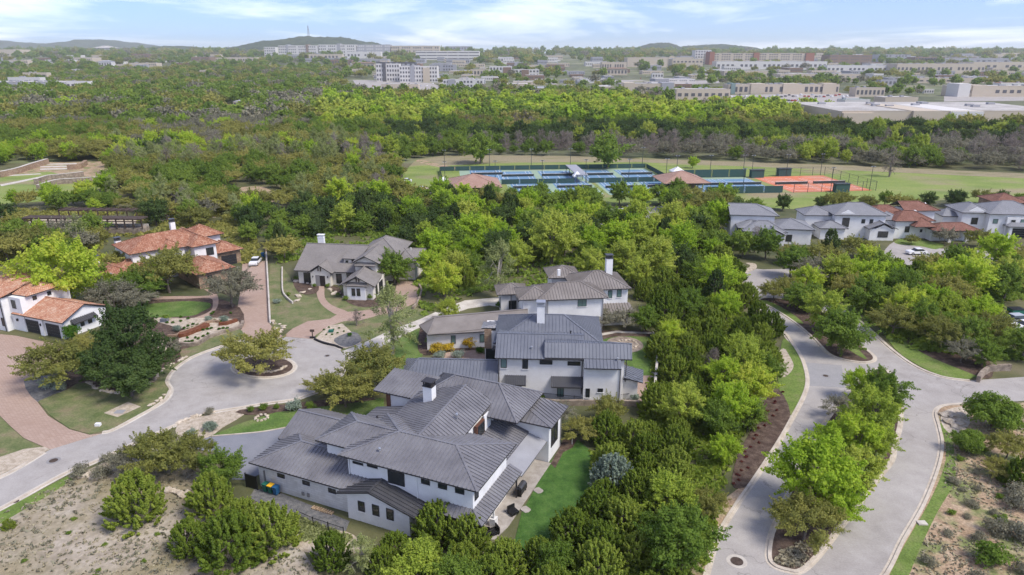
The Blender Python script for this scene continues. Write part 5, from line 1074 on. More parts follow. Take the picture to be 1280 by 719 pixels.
# ---------------- trees one can single out in the photograph: kind, crown centre px, crown width px
T('oak',318,438,88,'live oak standing alone on the round traffic island of the turning circle',.9)
T('dusk',160,420,78,'tall dark tree on the mulch bed between the garage and the curving street',1.1); T('dusk',130,452,62,'lower dark tree on the left flank of the tall dark tree by the curving street'); T('dusk',187,448,56,'squat dark tree at the right of the tall dark tree by the curving street'); T('dusk',160,466,70,'low dark tree in front of the tall dark tree by the curving street',.8)
T('oak',75,452,92,'olive-green live oak beside the brick driveway, in front of the black garage doors',.8); T('oak',108,428,46,'small live oak between the bright clay-roofed garage and the dark cedar',.8)
T('box',88,412,26,'clipped bright green round bush at the corner of the clay-roofed garage',1.3)
T('oak',207,335,76,'big live oak hiding the front of the sprawling clay-tiled villa'); T('dry_oak',287,356,66,'thin grey-green live oak beside the long brick driveway'); T('dry_oak',140,366,60,'hazy grey-green oak between the two clay-roofed houses'); T('dry_oak',175,372,44,'low grey oak behind the tall dark cedar',.8)
T('elm',72,333,94,'vivid green tree rising behind the bright clay roof at the left'); T('oak',355,306,44,'golden olive tree at the far end of the long brick driveway')
T('green',492,331,46,'dark green tree standing in the court at the right of the shingle-roofed house'); T('elm',555,345,46,'bright green spiky tree right of the shingle-roofed house court'); T('airy',625,330,54,'tall pale lime tree in the wood behind the taupe-roofed house')
T('airy',488,392,66,'pale airy tree in front of the shingle-roofed house, beside the white concrete drive'); T('bare',445,396,22,'small leafless brown tree on the lawn beside the brick drive',.8)
T('oak',430,484,76,'golden-olive live oak at the lower edge of the turning circle',.85); T('oak',470,460,84,'golden live oak between the turning circle and the blue-roofed garage'); T('oak',402,478,44,'small golden oak at the mouth of the turning circle',.8)
T('dry_oak',160,572,52,'thin olive shrub-tree on the lower side of the left street'); T('oak',200,560,80,'live oak between the left street and the grey driveway'); T('oak',238,566,64,'olive oak at the end of the grey driveway')
T('green',275,584,54,'light green bushy tree beside the grey asphalt driveway'); T('juniper',168,622,74,'round dark juniper alone on the dry ground in the lower left'); T('juniper',262,618,60,'juniper behind the lower-left thicket, nearest the rubbish bins')
T('juniper',235,670,50,'leftmost juniper of the thicket on the dry ground'); T('juniper',285,672,84,'largest juniper of the thicket on the dry ground',1); T('juniper',335,655,76,'juniper of the dry-ground thicket nearest the charcoal-roofed house',1); T('juniper',300,640,50,'juniper at the back of the dry-ground thicket',1)
T('juniper',412,686,50,'juniper below the front windows of the nearest house'); T('airy',452,688,52,'pale silvery flowering tree in front of the nearest house',.7); T('lime',523,714,88,'vivid lime tree cut by the bottom edge of the picture',.8)
T('juniper',493,680,44,'juniper right of the pale flowering tree'); T('juniper',545,650,60,'juniper touching the porch corner of the nearest house'); T('juniper',585,665,56,'juniper just right of the porch corner juniper')
T('silver',766,590,58,'silvery blue-green cedar at the far edge of the dark green back lawn')
T('lime',835,610,70,'yellow-green tree right of the silvery cedar',.8); T('green',848,668,96,'bright mid-green tree near the bottom of the avenue'); T('oak',885,627,48,'small olive tree on the left bank of the avenue')
T('dry_oak',700,515,40,'thin olive tree in front of the blue-roofed house, left one',1.1); T('oak',760,510,46,'thin olive tree in front of the blue-roofed house, right one',1.1); T('oak',728,535,50,'low olive tree between the nearest house and the blue-roofed house',.8)
T('dry_oak',755,398,34,'grey-green garden tree left of the pair on the small back lawn',1.1); T('dry_oak',783,396,36,'grey-green garden tree in the middle beside the small back lawn',1.1); T('green',808,396,34,'greener garden tree at the right end of the small back lawn',1.1)
# avenue trees
for a in [('lime',925,436,46,'yellow-green tree on the left bank of the avenue, topmost of the bright group'),('elm',905,462,48,'lime-green tree in the bright group on the left bank of the avenue'),('elm',940,478,56,'bright yellow-green tree leaning over the left verge of the avenue'),('green',958,460,40,'deep green tree beside the curved gravel patch of the left verge'),('bare',892,455,36,'leafless tan tree inside the bright group by the avenue'),('elm',915,500,60,'largest bright green tree on the left bank of the avenue'),('green',895,520,54,'dark green tree above the long mulch bed'),('green',938,515,44,'green tree overhanging the long mulch bed'),
 ('green',1000,368,40,'green tree at the top of the upper median'),('oak',968,362,36,'small dark tree at the upper tip of the upper median'),('oak',985,357,38,'olive tree at the top of the upper median, behind the green one'),('green',1015,370,40,'green tree on the upper median left of the pale one'),('lime',1030,385,50,'pale green tree in the middle of the upper median'),('green',1053,410,66,'wide green tree at the lower end of the upper median'),
 ('green',1108,484,58,'green tree at the upper tip of the lower median'),('dry_oak',1053,508,46,'dark olive tree on the upper left of the lower median'),('lime',1090,515,66,'yellow-green tree on the right side of the lower median'),('elm',1075,545,60,'bright tree in the middle of the lower median'),('elm',1020,582,104,'broad bright green tree leaning over the left carriageway from the median'),('lime',1075,588,60,'lime tree right of the broad median tree'),('oak',1010,645,86,'olive-yellow tree nearest the lower tip of the median'),
 ('elm',1040,545,52,'bright tree filling the left side of the lower median'),('lime',1098,548,44,'yellow-green tree on the right edge of the lower median'),('elm',1048,628,56,'bright tree behind the olive tree near the median tip'),('green',1060,600,50,'darker tree in the lower middle of the lower median'),('elm',1075,478,40,'light green tree on the upper left of the lower median'),
 ('oak',1180,412,60,'pale olive tree on the bank above the road junction'),('dry_oak',1205,436,44,'grey tree beside the stone retaining wall of the junction'),('green',1232,438,40,'green tree behind the stone retaining wall of the junction'),('green',1160,395,50,'green tree on the wooded bank right of the avenue'),
 ('dome',1245,512,84,'dense domed green bush at the mouth of the side road'),('dome',1213,550,52,'low spreading green bush below the domed bush'),('oak',1262,556,48,'olive bush on the bare slope at the right edge'),('juniper',1275,590,44,'dark bush cut by the right edge on the bare slope'),('oak',1250,585,36,'small olive shrub on the bare slope')]: T(*a)
for a in [('oak',1030,318,44,'olive tree in front of the second house of the right-hand row'),('oak',1068,306,40,'golden oak before the tall-windowed house of the right-hand row'),('elm',1085,322,34,'bright tree beside the concrete drive of the right-hand row'),('dry_oak',1183,292,30,'grey oak in front of the red-tiled house garage'),('oak',1225,296,32,'olive tree between the red-tiled house and the large white house'),('elm',1250,312,46,'bright green tree before the large white house at the right'),('bare',945,298,26,'leafless tree before the house nearest the tennis courts'),('green',930,304,34,'green tree left of the house nearest the tennis courts'),('oak',1140,298,18,'small tree on the lawn of the red-tiled house'),
 ('green',990,326,40,'green tree behind the avenue top, left of its neighbours'),('oak',1045,336,44,'olive tree beside the cross street behind the upper median'),('elm',1090,342,46,'bright tree beside the cross street'),('green',1130,352,48,'deep green tree on the bank below the cross street'),('elm',1010,345,38,'light green tree screening the cross street'),('lime',1190,385,44,'yellow-green tree in the wooded bank at the right'),('elm',1215,345,54,'broad bright tree in the right-hand wood'),('lime',1130,375,40,'yellow-green tree beside the avenue bank'),('oak',1165,330,44,'olive tree screening the right-hand concrete drive'),('green',1260,350,50,'green tree in the right-hand wood near the edge')]: T(*a)
for a in [('lime',932,446,50,'tallest yellow-green tree of the bank group, behind the leaning one'),('lime',690,292,64,'broad yellow-green crown in the centre of the bright wood'),('lime',648,318,40,'upright lime-green tree beside the pale lime tree'),('lime',822,318,54,'yellow-green tree at the right of the chimney of the taupe-roofed house'),('elm',850,300,50,'light green tree in the wood above the taupe-roofed house'),('lime',430,270,34,'yellow-green tree at the back of the shingle-roofed house woods'),('lime',560,385,30,'small yellow-green tree at the bend of the white concrete drive'),('lime',738,330,40,'yellow-green tree just behind the tall white chimney'),('elm',905,560,40,'fresh green tree between the juniper wood and the long mulch bed')]: T(*a)
# park edge and clubhouse
for a in [('green',655,247,28,'green tree before the lower courts, between clubhouse and walkway'),('oak',705,246,26,'olive tree before the lower courts'),('green',775,240,30,'green tree before the near right pair of courts'),('elm',800,243,30,'bright tree left of the second pavilion'),('green',826,240,28,'green tree touching the second pavilion'),('green',640,240,18,'small green tree right of the clubhouse'),('green',675,238,26,'dark green tree in front of the lower blue tennis courts'),('green',613,240,26,'green tree at the right end of the tennis clubhouse'),('green',735,240,24,'green tree just right of the covered walkway'),('green',848,232,22,'tree in front of the second pavilion'),('elm',866,202,14,'small bright tree alone on the field behind the courts'),('green',760,186,46,'wide green tree at the far edge of the field'),('green',600,183,40,'dense green tree left of centre on the far field edge'),('bare',1115,200,30,'leafless pale tree at the far right field edge')]: T(*a)
# ---------------- woods, filled by area: polygon px, mix of kinds, crown width m, spacing m
def kindpick(mix):
    t = rng.uniform(0, sum(w_ for _, w_ in mix)); 
    for k, w_ in mix:
        t -= w_
        if t <= 0: return k
    return mix[-1][0]
SEEN = {}
def occupied(x, y, r):
    c = (int(x//4), int(y//4))
    for i in (-1,0,1):
        for j in (-1,0,1):
            for (a, b, q) in SEEN.get((c[0]+i,c[1]+j),()):
                if (a-x)**2+(b-y)**2 < (r+q)**2*.30: return True
    return False
def occupy(x, y, r): SEEN.setdefault((int(x//4),int(y//4)),[]).append((x,y,r))
for t in TREES: occupy(t['x'], t['y'], SPEC[t['kind']][2]*t['s'])
excl([(1252,376),(1300,376),(1300,452),(1262,440),(1250,415)])
excl([(640,712),(684,688),(720,655),(752,612),(748,580),(735,560),(705,552),(684,580),(650,644)])
BB = [(min(p[0] for p in e), max(p[0] for p in e), min(p[1] for p in e), max(p[1] for p in e), e) for e in EXCL]
def blocked(x, y, m=0.0):
    for a, b, c_, d_, e in BB:
        if a-m <= x <= b+m and c_-m <= y <= d_+m:
            if inpoly(x, y, e): return True
            if m and any(inpoly(x+m*dx, y+m*dy, e) for dx, dy in ((1,0),(-1,0),(0,1),(0,-1),(.7,.7),(-.7,.7),(.7,-.7),(-.7,-.7))): return True
    return False
def fill(poly, mix, sp, smin=.7, smax=1.15, margin=1.6, name=None):
    g = [G(*p) for p in poly]; xs = [p[0] for p in g]; ys = [p[1] for p in g]; n = 0
    x = min(xs)
    while x < max(xs):
        y = min(ys)
        while y < max(ys):
            px_, py_ = x+rng.uniform(-.45,.45)*sp, y+rng.uniform(-.45,.45)*sp
            if inpoly(px_, py_, g) and not blocked(px_, py_, margin):
                k = kindpick(mix); s = rng.uniform(smin, smax); r = SPEC[k][2]*s
                if not occupied(px_, py_, r): add_tree(k, px_, py_, s, name=name); occupy(px_, py_, r); n += 1
            y += sp
        x += sp
    return n
W_J = [('juniper',8),('green',1)]
fill([(470,760),(470,700),(600,668),(655,668),(690,652),(740,610),(790,560),(800,520),(880,430),(965,400),(975,430),(960,470),(940,510),(915,565),(925,590),(905,625),(880,700),(870,760)], [('juniper',14),('cedar',.25),('green',1.2),('elm',1.2),('lime',.4)], 3.3, .55, .92, .6)
fill([(712,575),(716,532),(790,532),(825,512),(820,560),(765,575)], [('juniper',6),('green',1),('dry_oak',1)], 3.8, .6, .95, .8)
fill([(822,500),(825,420),(850,400),(930,380),(965,405),(905,450),(870,500)], [('juniper',8),('green',1),('elm',.7)], 3.4, .6, .95, .8)
fill([(800,400),(805,345),(850,320),(910,340),(940,360),(955,385),(930,390),(850,410)], [('juniper',6),('dusk',1.5),('cedar',.4),('green',2),('elm',1)], 4.4, .8, 1.2, 1)
fill([(530,345),(520,320),(540,290),(620,270),(760,262),(800,280),(900,300),(915,330),(900,345),(800,350),(790,372),(760,350),(690,325),(640,340),(600,365),(560,380),(530,395)], [('elm',4),('lime',2.5),('green',3),('dusk',2),('cedar',.5),('juniper',3)], 5.2, .75, 1.15, 1)
fill([(335,330),(330,290),(380,262),(470,262),(530,270),(620,262),(620,300),(540,320),(525,340),(480,290),(370,300),(360,330)], [('dusk',3),('cedar',.6),('green',3),('elm',1.2),('juniper',2)], 5.2, .7, 1.1, 1)
fill([(500,275),(505,250),(560,250),(700,262),(740,262),(760,285),(860,285),(920,270),(910,300),(800,300),(700,290)], [('elm',3),('green',3),('oak',3),('cedar',1)], 5.8, .75, 1.15, 1)
fill([(875,270),(905,258),(930,262),(920,300),(960,320),(1010,330),(1050,325),(1100,318),(1100,332),(1000,346),(940,330),(905,330),(880,300)], [('oak',3),('green',3),('elm',1.5),('dusk',1.5),('cedar',.4)], 5.5, .7, 1.05, 1)
fill([(950,372),(985,352),(1012,364),(1060,385),(1092,412),(1130,440),(1180,455),(1240,450),(1300,460),(1300,425),(1230,410),(1240,385),(1300,380),(1300,335),(1230,336),(1120,344),(1020,354),(990,348)], [('green',4),('elm',3),('oak',4),('juniper',2),('lime',1.5),('dry_oak',1.5)], 5.0, .7, 1.1, 1.4)
fill([(900,266),(940,262),(1000,262),(1050,257),(1120,257),(1200,254),(1300,250),(1300,256),(1200,260),(1100,262),(1000,266),(940,268)], [('dusk',3),('cedar',.6),('oak',2),('green',2)], 6, .5, .8, .6)
fill([(-60,410),(-60,345),(0,330),(60,330),(120,350),(110,370),(150,400),(215,375),(240,350),(110,345),(70,300),(-60,300)], [('green',3),('oak',2),('elm',1.5),('juniper',2)], 5.4, .7, 1.05, 1)
fill([(-60,345),(-60,262),(40,295),(170,296),(200,275),(330,268),(335,300),(310,318),(300,285),(200,282),(120,312),(100,335),(40,330)], [('oak',4),('green',3),('elm',2),('airy',1),('dusk',1.5),('dry_oak',1)], 6.0, .75, 1.1, 1)
fill([(1230,640),(1300,600),(1300,760),(1200,760)], [('grey_bush',4),('bush',2),('juniper',.5)], 4, .8, 1.4, .4)
fill([(640,690),(700,640),(745,600),(760,640),(740,760),(560,760),(560,690)], [('juniper',10),('green',1)], 3.2, .55, .9, .3)
fill([(560,262),(560,250),(640,252),(655,247),(700,250),(745,252),(830,249),(905,246),(925,258),(860,284),(835,286),(850,272),(830,258),(740,262),(730,275),(640,275)], [('green',4),('elm',2),('oak',3),('dusk',1)], 5.4, .75, 1.1, .6)
fill([(40,296),(170,297),(200,290),(190,300),(120,312),(60,318),(0,300)], [('oak',3),('elm',2),('green',2)], 5, .6, .9, .5)
NEAR_END = len(TREES); print('individual trees', NEAR_END)
# ---------------- shrubs and garden plants
SH_ = []
def S(kind, px, py, wpx, label, asp=1.0, group=None):
    sh, h_, r_ = SPEC[kind][:3]; s = 1
    for _ in range(4): p = P(px, py, h_*s*.45); d = p[1]*_c-(h_*s*.45-CAM_H)*_s; s = wpx/F_PX*d/(2.0*r_)
    TREES.append(dict(kind=kind, x=p[0], y=p[1], s=s, sz=s*asp, label=label, group=group, name={'sage':'sage_shrub','grey_bush':'grey_shrub','yellow_bush':'flowering_shrub','box':'clipped_shrub','red_bush':'red_shrub'}.get(kind,'shrub')))
for i, (x, y, w_, k, l_) in enumerate([(600,437,14,'box','large clipped round shrub at the left wall of the blue-roofed house'),(602,427,11,'box','clipped round shrub behind the large one at the blue-roofed house'),(603,420,9,'box','smallest clipped round shrub nearest the stone pier'),
  (545,436,22,'yellow_bush','yellow flowering shrub left of its pair in front of the taupe garage'),(560,434,18,'yellow_bush','yellow flowering shrub between the two others before the taupe garage'),(587,428,24,'yellow_bush','broad yellow flowering shrub nearest the clipped shrubs'),
  (537,426,13,'bush','dark green shrub at the left corner of the taupe garage wall'),(563,425,11,'bush','green shrub under the taupe garage windows'),(573,424,8,'bush','slim green shrub between the taupe garage windows'),(550,444,18,'sage','low grey-green edging plant before the yellow shrubs'),(572,442,20,'sage','low grey-green edging plant right of centre before the yellow shrubs'),
  (313,512,12,'bush','dark green shrub, first in the row by the front lawn of the nearest house'),(330,509,14,'bush','dark green shrub, second in the row by the front lawn'),(346,508,10,'bush','small green shrub, third in the row by the front lawn'),(366,506,26,'sage','long grey-green hedge plant in the row by the front lawn'),(388,508,16,'bush','green hedge plant right of the grey-green one'),
  (262,514,16,'grey_bush','grey twiggy shrub on the gravel bed at the street mouth'),(262,533,22,'sage','silvery low shrub by the gravel bed of the grey driveway'),(238,540,16,'sage','silvery shrub left in the gravel bed by the street'),(100,588,30,'grey_bush','grey-green shrub on the left of the row below the street'),(125,590,30,'grey_bush','grey-green shrub in the row below the street, near the oak'),(135,572,22,'grey_bush','feathery grey shrub against the lower kerb'),
  (232,440,1,'bush',''),(432,373,9,'bush','dark shrub left of the twin windows of the shingle-roofed house'),(462,371,12,'bush','large dark shrub right of the twin windows of the shingle-roofed house'),(393,357,7,'bush','shrub left of the entry porch of the shingle-roofed house'),(410,357,7,'bush','shrub right of the entry porch of the shingle-roofed house'),(370,348,8,'bush','dark shrub at the left end of the shingle-roofed house'),(360,368,8,'bush','dark shrub beside the curved garden wall'),(437,418,8,'box','round green shrub on the dark bed by the turning circle'),(346,376,12,'sage','grey shrub beside the white driveway wall'),(423,368,6,'bush','slim shrub by the garage wing of the shingle-roofed house'),
  (663,496,12,'bush','dark shrub under the awning of the blue-roofed house'),(678,497,10,'bush','second dark shrub under the awning of the blue-roofed house'),(793,496,16,'sage','grey-green rounded shrub at the right corner of the blue-roofed house'),(613,486,24,'bush','green shrub between the two nearest roofs'),(531,474,16,'bush','green shrub beside the blue garage roof'),(735,407,22,'bush','green hedge shrub below the white wall of the taupe-roofed house'),(626,380,16,'box','bright clipped hedge by the concrete drive of the taupe-roofed house'),(632,385,8,'red_bush','dark red shrub at the end of the bright hedge'),
  (260,398,11,'sage','silver-blue agave in the terraced garden, left one'),(281,398,15,'sage','large silver-blue agave in the terraced garden by the driveway'),(222,410,14,'sage','grey-green shrub left of the rust-coloured planter'),(207,398,12,'bush','dark green shrub at the upper left of the terraced garden'),
  (218,436,26,'grey_bush','grey-green ground shrub on the mulch below the terraced garden'),(212,428,22,'grey_bush','grey-green ground shrub above the lower one on the mulch'),(60,478,26,'sage','silvery ground plants beside the brick driveway'),(75,484,18,'sage','silvery ground plants nearest the lawn by the brick driveway'),
  (12,660,10,'bush',''),(10,655,16,'juniper','small juniper bush cut by the left edge')]):
    if l_: S(k, x, y, w_, l_)
terr = [(216,403),(226,401),(235,398),(226,396),(209,403),(230,410),(235,407),(241,405),(241,409),(247,406),(235,411),(254,412),(259,411),(254,420),(260,417),(232,427),(236,427),(240,426),(244,422),(248,423),(234,422),(264,410),(274,411),(279,410),(284,410),(268,400),(264,392),(267,390),(288,391),(276,402)]
for x, y in terr: S('box', x, y, 5.2, 'small clipped green mound planted in the pale gravel terraces', 1.0, 'mounds on the gravel terraces')
for x, y in [(405,412),(411,409),(417,412),(422,416),(415,418),(424,410),(408,418),(430,414),(455,394),(449,392),(420,352),(425,356)]: S('box', x, y, 3.6, 'small green mound plant on the stony beds of the shingle-roofed house', 1.0, 'mounds by the brick drive')
for i in range(26):
    t = i/25; x = 984-56*t+rng.uniform(-7,7)-6; y = 492+112*t+rng.uniform(-3,3); S('red_bush', x-4, y, 6, 'small dark mound plant on the long mulch bed left of the avenue', .8, 'mound plants on the avenue mulch bed')
for x, y, w_, k in [(1192,600,20,'grey_bush'),(1215,628,22,'grey_bush'),(1230,560,14,'bush'),(1210,645,14,'grey_bush'),(1185,665,18,'grey_bush'),(1243,640,16,'grey_bush'),(1258,600,16,'bush'),(1190,640,13,'bush'),(1220,590,12,'grey_bush'),(1225,670,26,'grey_bush'),(1160,700,24,'grey_bush'),(1240,690,50,'bush'),(1265,655,22,'grey_bush'),(1200,572,12,'bush'),(1250,620,12,'bush'),(1248,668,18,'grey_bush'),(1203,612,12,'grey_bush'),(1222,610,14,'grey_bush')]:
    S(k, x, y, w_, 'scrubby bush on the bare earth slope right of the avenue', .8, 'scrub on the bare slope')
for x, y in [(85,665),(130,680),(92,648),(196,667),(123,712),(118,719),(30,700),(180,700),(260,706),(188,642)]: S('bush', x, y, 9, 'small green tuft on the dry lower-left ground', .6, 'tufts on the dry ground')
# ---------------- labels: what it looks like, then what it stands by
LAND = [('the round traffic island',G(330,459)),('the three-chimney clay villa',G(220,335)),('the leftmost clay-roofed house',G(60,400)),('the shingle-roofed cream house',G(440,360)),('the taupe-roofed white house',G(700,400)),('the blue-roofed house',G(700,470)),('the dark green back lawn',G(700,620)),('the nearest porch corner',G(620,660)),('the silvery cedar',G(766,600)),('the long mulch bed',G(960,545)),('the fire-ring lawn',G(790,440)),('the upper median',G(1040,425)),('the lower median',G(1080,560)),('the stone wall at the junction',G(1230,470)),('the tennis clubhouse',G(590,240)),('the second pavilion',G(850,240)),('the orange clay courts',G(1010,235)),('the house nearest the courts',G(960,290)),('the right-hand red-tiled house',G(1150,285)),('the right-hand concrete drive',G(1140,310)),('the brick driveway far end',G(318,325)),('the timber trellis bridge',G(100,290)),('the right-edge parked cars',G(1268,398)),('the domed bush',G(1245,520)),('the white concrete drive',G(560,390)),('the bright avenue bank',G(900,490)),('the avenue top',G(945,365)),('the avenue bottom',G(880,719)),('the pale lime tree',G(625,350)),('the tennis car park',G(790,270)),('the dirt clearing',G(320,250)),('the bottom-edge lime tree',G(523,719))]
ADJ = {'juniper':'mid-green feathery juniper','cedar':'dark green cedar','dusk':'very dark round tree','oak':'olive-green oak','elm':'bright green leafy tree','lime':'yellow-green leafy tree','green':'deep green round tree','airy':'pale sparse tree','bare':'leafless grey-brown tree','dry_oak':'grey-green oak','grey_bush':'grey scrubby bush','bush':'green bush'}
NM = {'dome':'large_shrub','juniper':'juniper_tree','cedar':'cedar_tree','dusk':'leafy_tree','oak':'oak_tree','dry_oak':'oak_tree','elm':'elm_tree','lime':'elm_tree','green':'leafy_tree','airy':'pale_tree','bare':'bare_tree','silver':'silver_cedar','dense_cedar':'cedar_tree','bush':'shrub','grey_bush':'grey_shrub'}
ORD_ = 0
ORD = ['nearest','second nearest','third nearest','fourth nearest','fifth nearest','sixth nearest','seventh nearest','eighth nearest','ninth nearest','tenth nearest']+['%dth nearest' % k for k in range(11,60)]
bk = {}
for t in TREES:
    if t['label']: continue
    j = min(range(len(LAND)), key=lambda i: (LAND[i][1][0]-t['x'])**2+(LAND[i][1][1]-t['y'])**2); lx, ly = LAND[j][1]; a, b = Q(t['x'],t['y'],0), Q(lx,ly,0)
    dx, dy = a[0]-b[0], (a[1]-b[1])*1.6
    side = ('right of' if dx > 0 else 'left of') if abs(dx) > abs(dy) else ('in front of' if dy > 0 else 'behind')
    bk.setdefault((t['kind'],j,side),[]).append(((lx-t['x'])**2+(ly-t['y'])**2, t))
for (k,j,side), v in bk.items():
    v.sort(key=lambda q: q[0])
    for i, (_, t) in enumerate(v): t['label'] = ('%s %s %s %s' % (ORD[i], ADJ[k], side, LAND[j][0])) if len(v) > 1 else ('%s %s %s' % ('only '+ADJ[k], side, LAND[j][0]))
for t in TREES:
    k = t['kind']; d = math.hypot(t['x'], t['y']); lod = 0 if d < 150 else 1
    cm, tm = lib(k, lod)[rng.integers(len(lib(k, lod)))]; nm = t['name'] or NM.get(k, k+'_tree')
    shrub = SPEC[k][1] < 3
    rz = rng.uniform(0, 2*PI); sc_ = (t['s'], t['s'], t['sz'])
    if shrub and t['s'] < 1.3:
        o = bpy.data.objects.new(nm, cm); C.objects.link(o); o.location = (t['x'],t['y'],.03); o.rotation_euler = (0,0,rz); o.scale = sc_; tag(o, t['label'], 'shrub' if t['name'] or shrub else 'tree', t['group'])
    else:
        o = thing(nm, t['label'], 'shrub' if shrub else 'tree', (t['x'],t['y'],0), rz, t['group'] or (None if t['label'] is None else None)); o.scale = sc_
        c = bpy.data.objects.new('crown', cm); link(c, o); q = bpy.data.objects.new('trunk', tm); link(q, o)
# ================================================================== WOODS beyond: one object per stretch, trees set by geometry nodes
def scatter(name, label, pts, kinds, lod, cat='woodland', tilt=.06):
    """pts: (x, y, scale, kind index)"""
    col = bpy.data.collections.new(name+'_kinds'); srcs = []
    for k in kinds:
        for i, (cm, tm) in enumerate(lib(k, lod)):
            o = bpy.data.objects.new('%02d_%s' % (len(srcs), k), cm); col.objects.link(o); srcs.append(k)
    first = {}; cnt = {}
    for i, k in enumerate(srcs): first.setdefault(k, i); cnt[k] = cnt.get(k, 0)+1
    n = len(pts); me = bpy.data.meshes.new(name); me.vertices.add(n)
    me.vertices.foreach_set('co', np.array([(p[0],p[1],p[3] if len(p) > 3 else 0) for p in pts], dtype=np.float32).ravel())
    a = me.attributes.new('pick','INT','POINT'); a.data.foreach_set('value', np.array([first[p[2][1]]+int(rng.integers(cnt[p[2][1]])) for p in pts], dtype=np.int32))
    a = me.attributes.new('sca','FLOAT_VECTOR','POINT'); sv = np.array([(p[2][0],p[2][0],p[2][0]*rng.uniform(.85,1.15)) for p in pts], dtype=np.float32); a.data.foreach_set('vector', sv.ravel())
    a = me.attributes.new('rot','FLOAT_VECTOR','POINT'); a.data.foreach_set('vector', np.array([(rng.normal()*tilt,rng.normal()*tilt,rng.uniform(0,6.28)) for p in pts], dtype=np.float32).ravel())
    o = bpy.data.objects.new(name, me); C.objects.link(o); tag(o, label, cat, kind='stuff')
    ng = bpy.data.node_groups.new(name+'_nodes','GeometryNodeTree'); ng.interface.new_socket('Geometry',in_out='INPUT',socket_type='NodeSocketGeometry'); ng.interface.new_socket('Geometry',in_out='OUTPUT',socket_type='NodeSocketGeometry')
    n_ = ng.nodes; l = ng.links; gi = n_.new('NodeGroupInput'); go = n_.new('NodeGroupOutput'); mp = n_.new('GeometryNodeMeshToPoints'); ip = n_.new('GeometryNodeInstanceOnPoints'); ci = n_.new('GeometryNodeCollectionInfo')
    ci.inputs['Collection'].default_value = col; ci.inputs['Separate Children'].default_value = True; ci.inputs['Reset Children'].default_value = True; ip.inputs['Pick Instance'].default_value = True
    def attr(nm, ty):
        q = n_.new('GeometryNodeInputNamedAttribute'); q.data_type = ty; q.inputs['Name'].default_value = nm; return q.outputs[0]
    l.new(gi.outputs[0], mp.inputs[0]); l.new(mp.outputs[0], ip.inputs['Points']); l.new(ci.outputs[0], ip.inputs['Instance']); l.new(attr('pick','INT'), ip.inputs['Instance Index']); l.new(attr('sca','FLOAT_VECTOR'), ip.inputs['Scale']); l.new(attr('rot','FLOAT_VECTOR'), ip.inputs['Rotation']); l.new(ip.outputs[0], go.inputs[0])
    md = o.modifiers.new('set_trees','NODES'); md.node_group = ng
    return o
def mixat(px, py):
    """kinds that dominate at a place of the picture"""
    if py > 178:
        if px < 140: return [('green',4),('elm',2),('oak',3),('bare',.5)]
        if px < 480: return [('green',4),('oak',3),('airy',1.5),('bare',1.4),('elm',2),('dusk',1.5),('dry_oak',1.5)]
        if px < 860: return [('green',4),('oak',3),('elm',2)] if py > 200 else [('dry_oak',3),('bare',3),('green',2),('lime',1.5)]
        return [('bare',6),('dry_oak',3),('green',1.5),('lime',1.2)]
    if py > 158: 
        if px < 480: return [('green',4),('oak',4),('dry_oak',2),('elm',1.5),('bare',1)]
        return [('lime',1.5),('dusk',4),('green',3),('oak',2),('elm',1)]
    if py > 128: 
        if px < 400: return [('oak',4),('green',3),('dry_oak',3),('elm',.8)]
        return [('lime',5),('elm',2),('green',3),('oak',2),('bare',.8)] if py < 150 or px < 900 else [('dusk',3),('green',3),('oak',3),('lime',1.5)]
    return [('oak',4),('green',4),('dry_oak',3)]
def kindpatch(mix, a, b):
    """kinds grow in patches: a slow noise picks along the list, with some strays"""
    t = (.62*min(1,max(0,(noise2(a,b,26,2.2)-.2)/.6))+.38*rng.uniform(0,1))*sum(w_ for _, w_ in mix)*.999
    for k, w_ in mix:
        t -= w_
        if t <= 0: return k
    return mix[-1][0]
def gen(poly, spf, margin=1.5, sk=1.0, thin=0.0, m2=None):
    g = [G(*p) for p in poly]; y0 = min(p[1] for p in g); y1 = max(p[1] for p in g); x0 = min(p[0] for p in g); x1 = max(p[0] for p in g); res = []; y = y0
    while y < min(y1, 5200):
        sp = spf(y); x = x0
        while x < x1:
            a, b = x+rng.uniform(-.5,.5)*sp, y+rng.uniform(-.5,.5)*sp; x += sp
            if not inpoly(a, b, g): continue
            q = Q(a, b, Hgt(b)+3)
            if q[0] < -60 or q[0] > 1340: continue
            if thin and noise2(a, b, 60, 1.5) < thin: continue
            if blocked(a, b, margin) or occupied(a, b, sp*.3): continue
            k = kindpatch(m2 or mixat(*q), a, b); s = rng.uniform(.62,1.25)*max(sp/6.2, .8)*sk
            res.append((a, b, (s, k), Hgt(b)))
        y += sp
    return res
ALLK = ['oak','green','elm','lime','airy','bare','cedar','dry_oak','juniper','dusk']
mid = gen([(-60,300),(-60,200),(0,196),(140,196),(500,190),(520,198),(500,215),(505,255),(470,262),(380,262),(330,268),(200,275),(0,262),(-60,262)], lambda y: 6.0, thin=.22)
scatter('left_woods', 'mixed green and olive woodland filling the left middle distance, up to the field', mid, ALLK, 1)
mid2 = gen([(480,200),(600,194),(860,200),(1060,207),(1300,217),(1300,158),(900,158),(480,158)], lambda y: 6.6)
scatter('field_edge_woods', 'band of pale leafless and fresh green trees along the far edge of the sports field', mid2, ALLK, 1)
mid3 = gen([(-60,200),(-60,158),(480,158),(480,200)], lambda y: 6.6, thin=.12)
scatter('left_middle_woods', 'dense olive and green tree canopy at the left beyond the terraced garden', mid3, ALLK, 1)
mid4 = gen([(500,262),(505,246),(560,246),(640,254),(760,258),(880,256),(1000,262),(1100,262),(1180,252),(1300,262),(1300,246),(1000,252),(880,250),(640,248)], lambda y: 6.5, .8, .6)
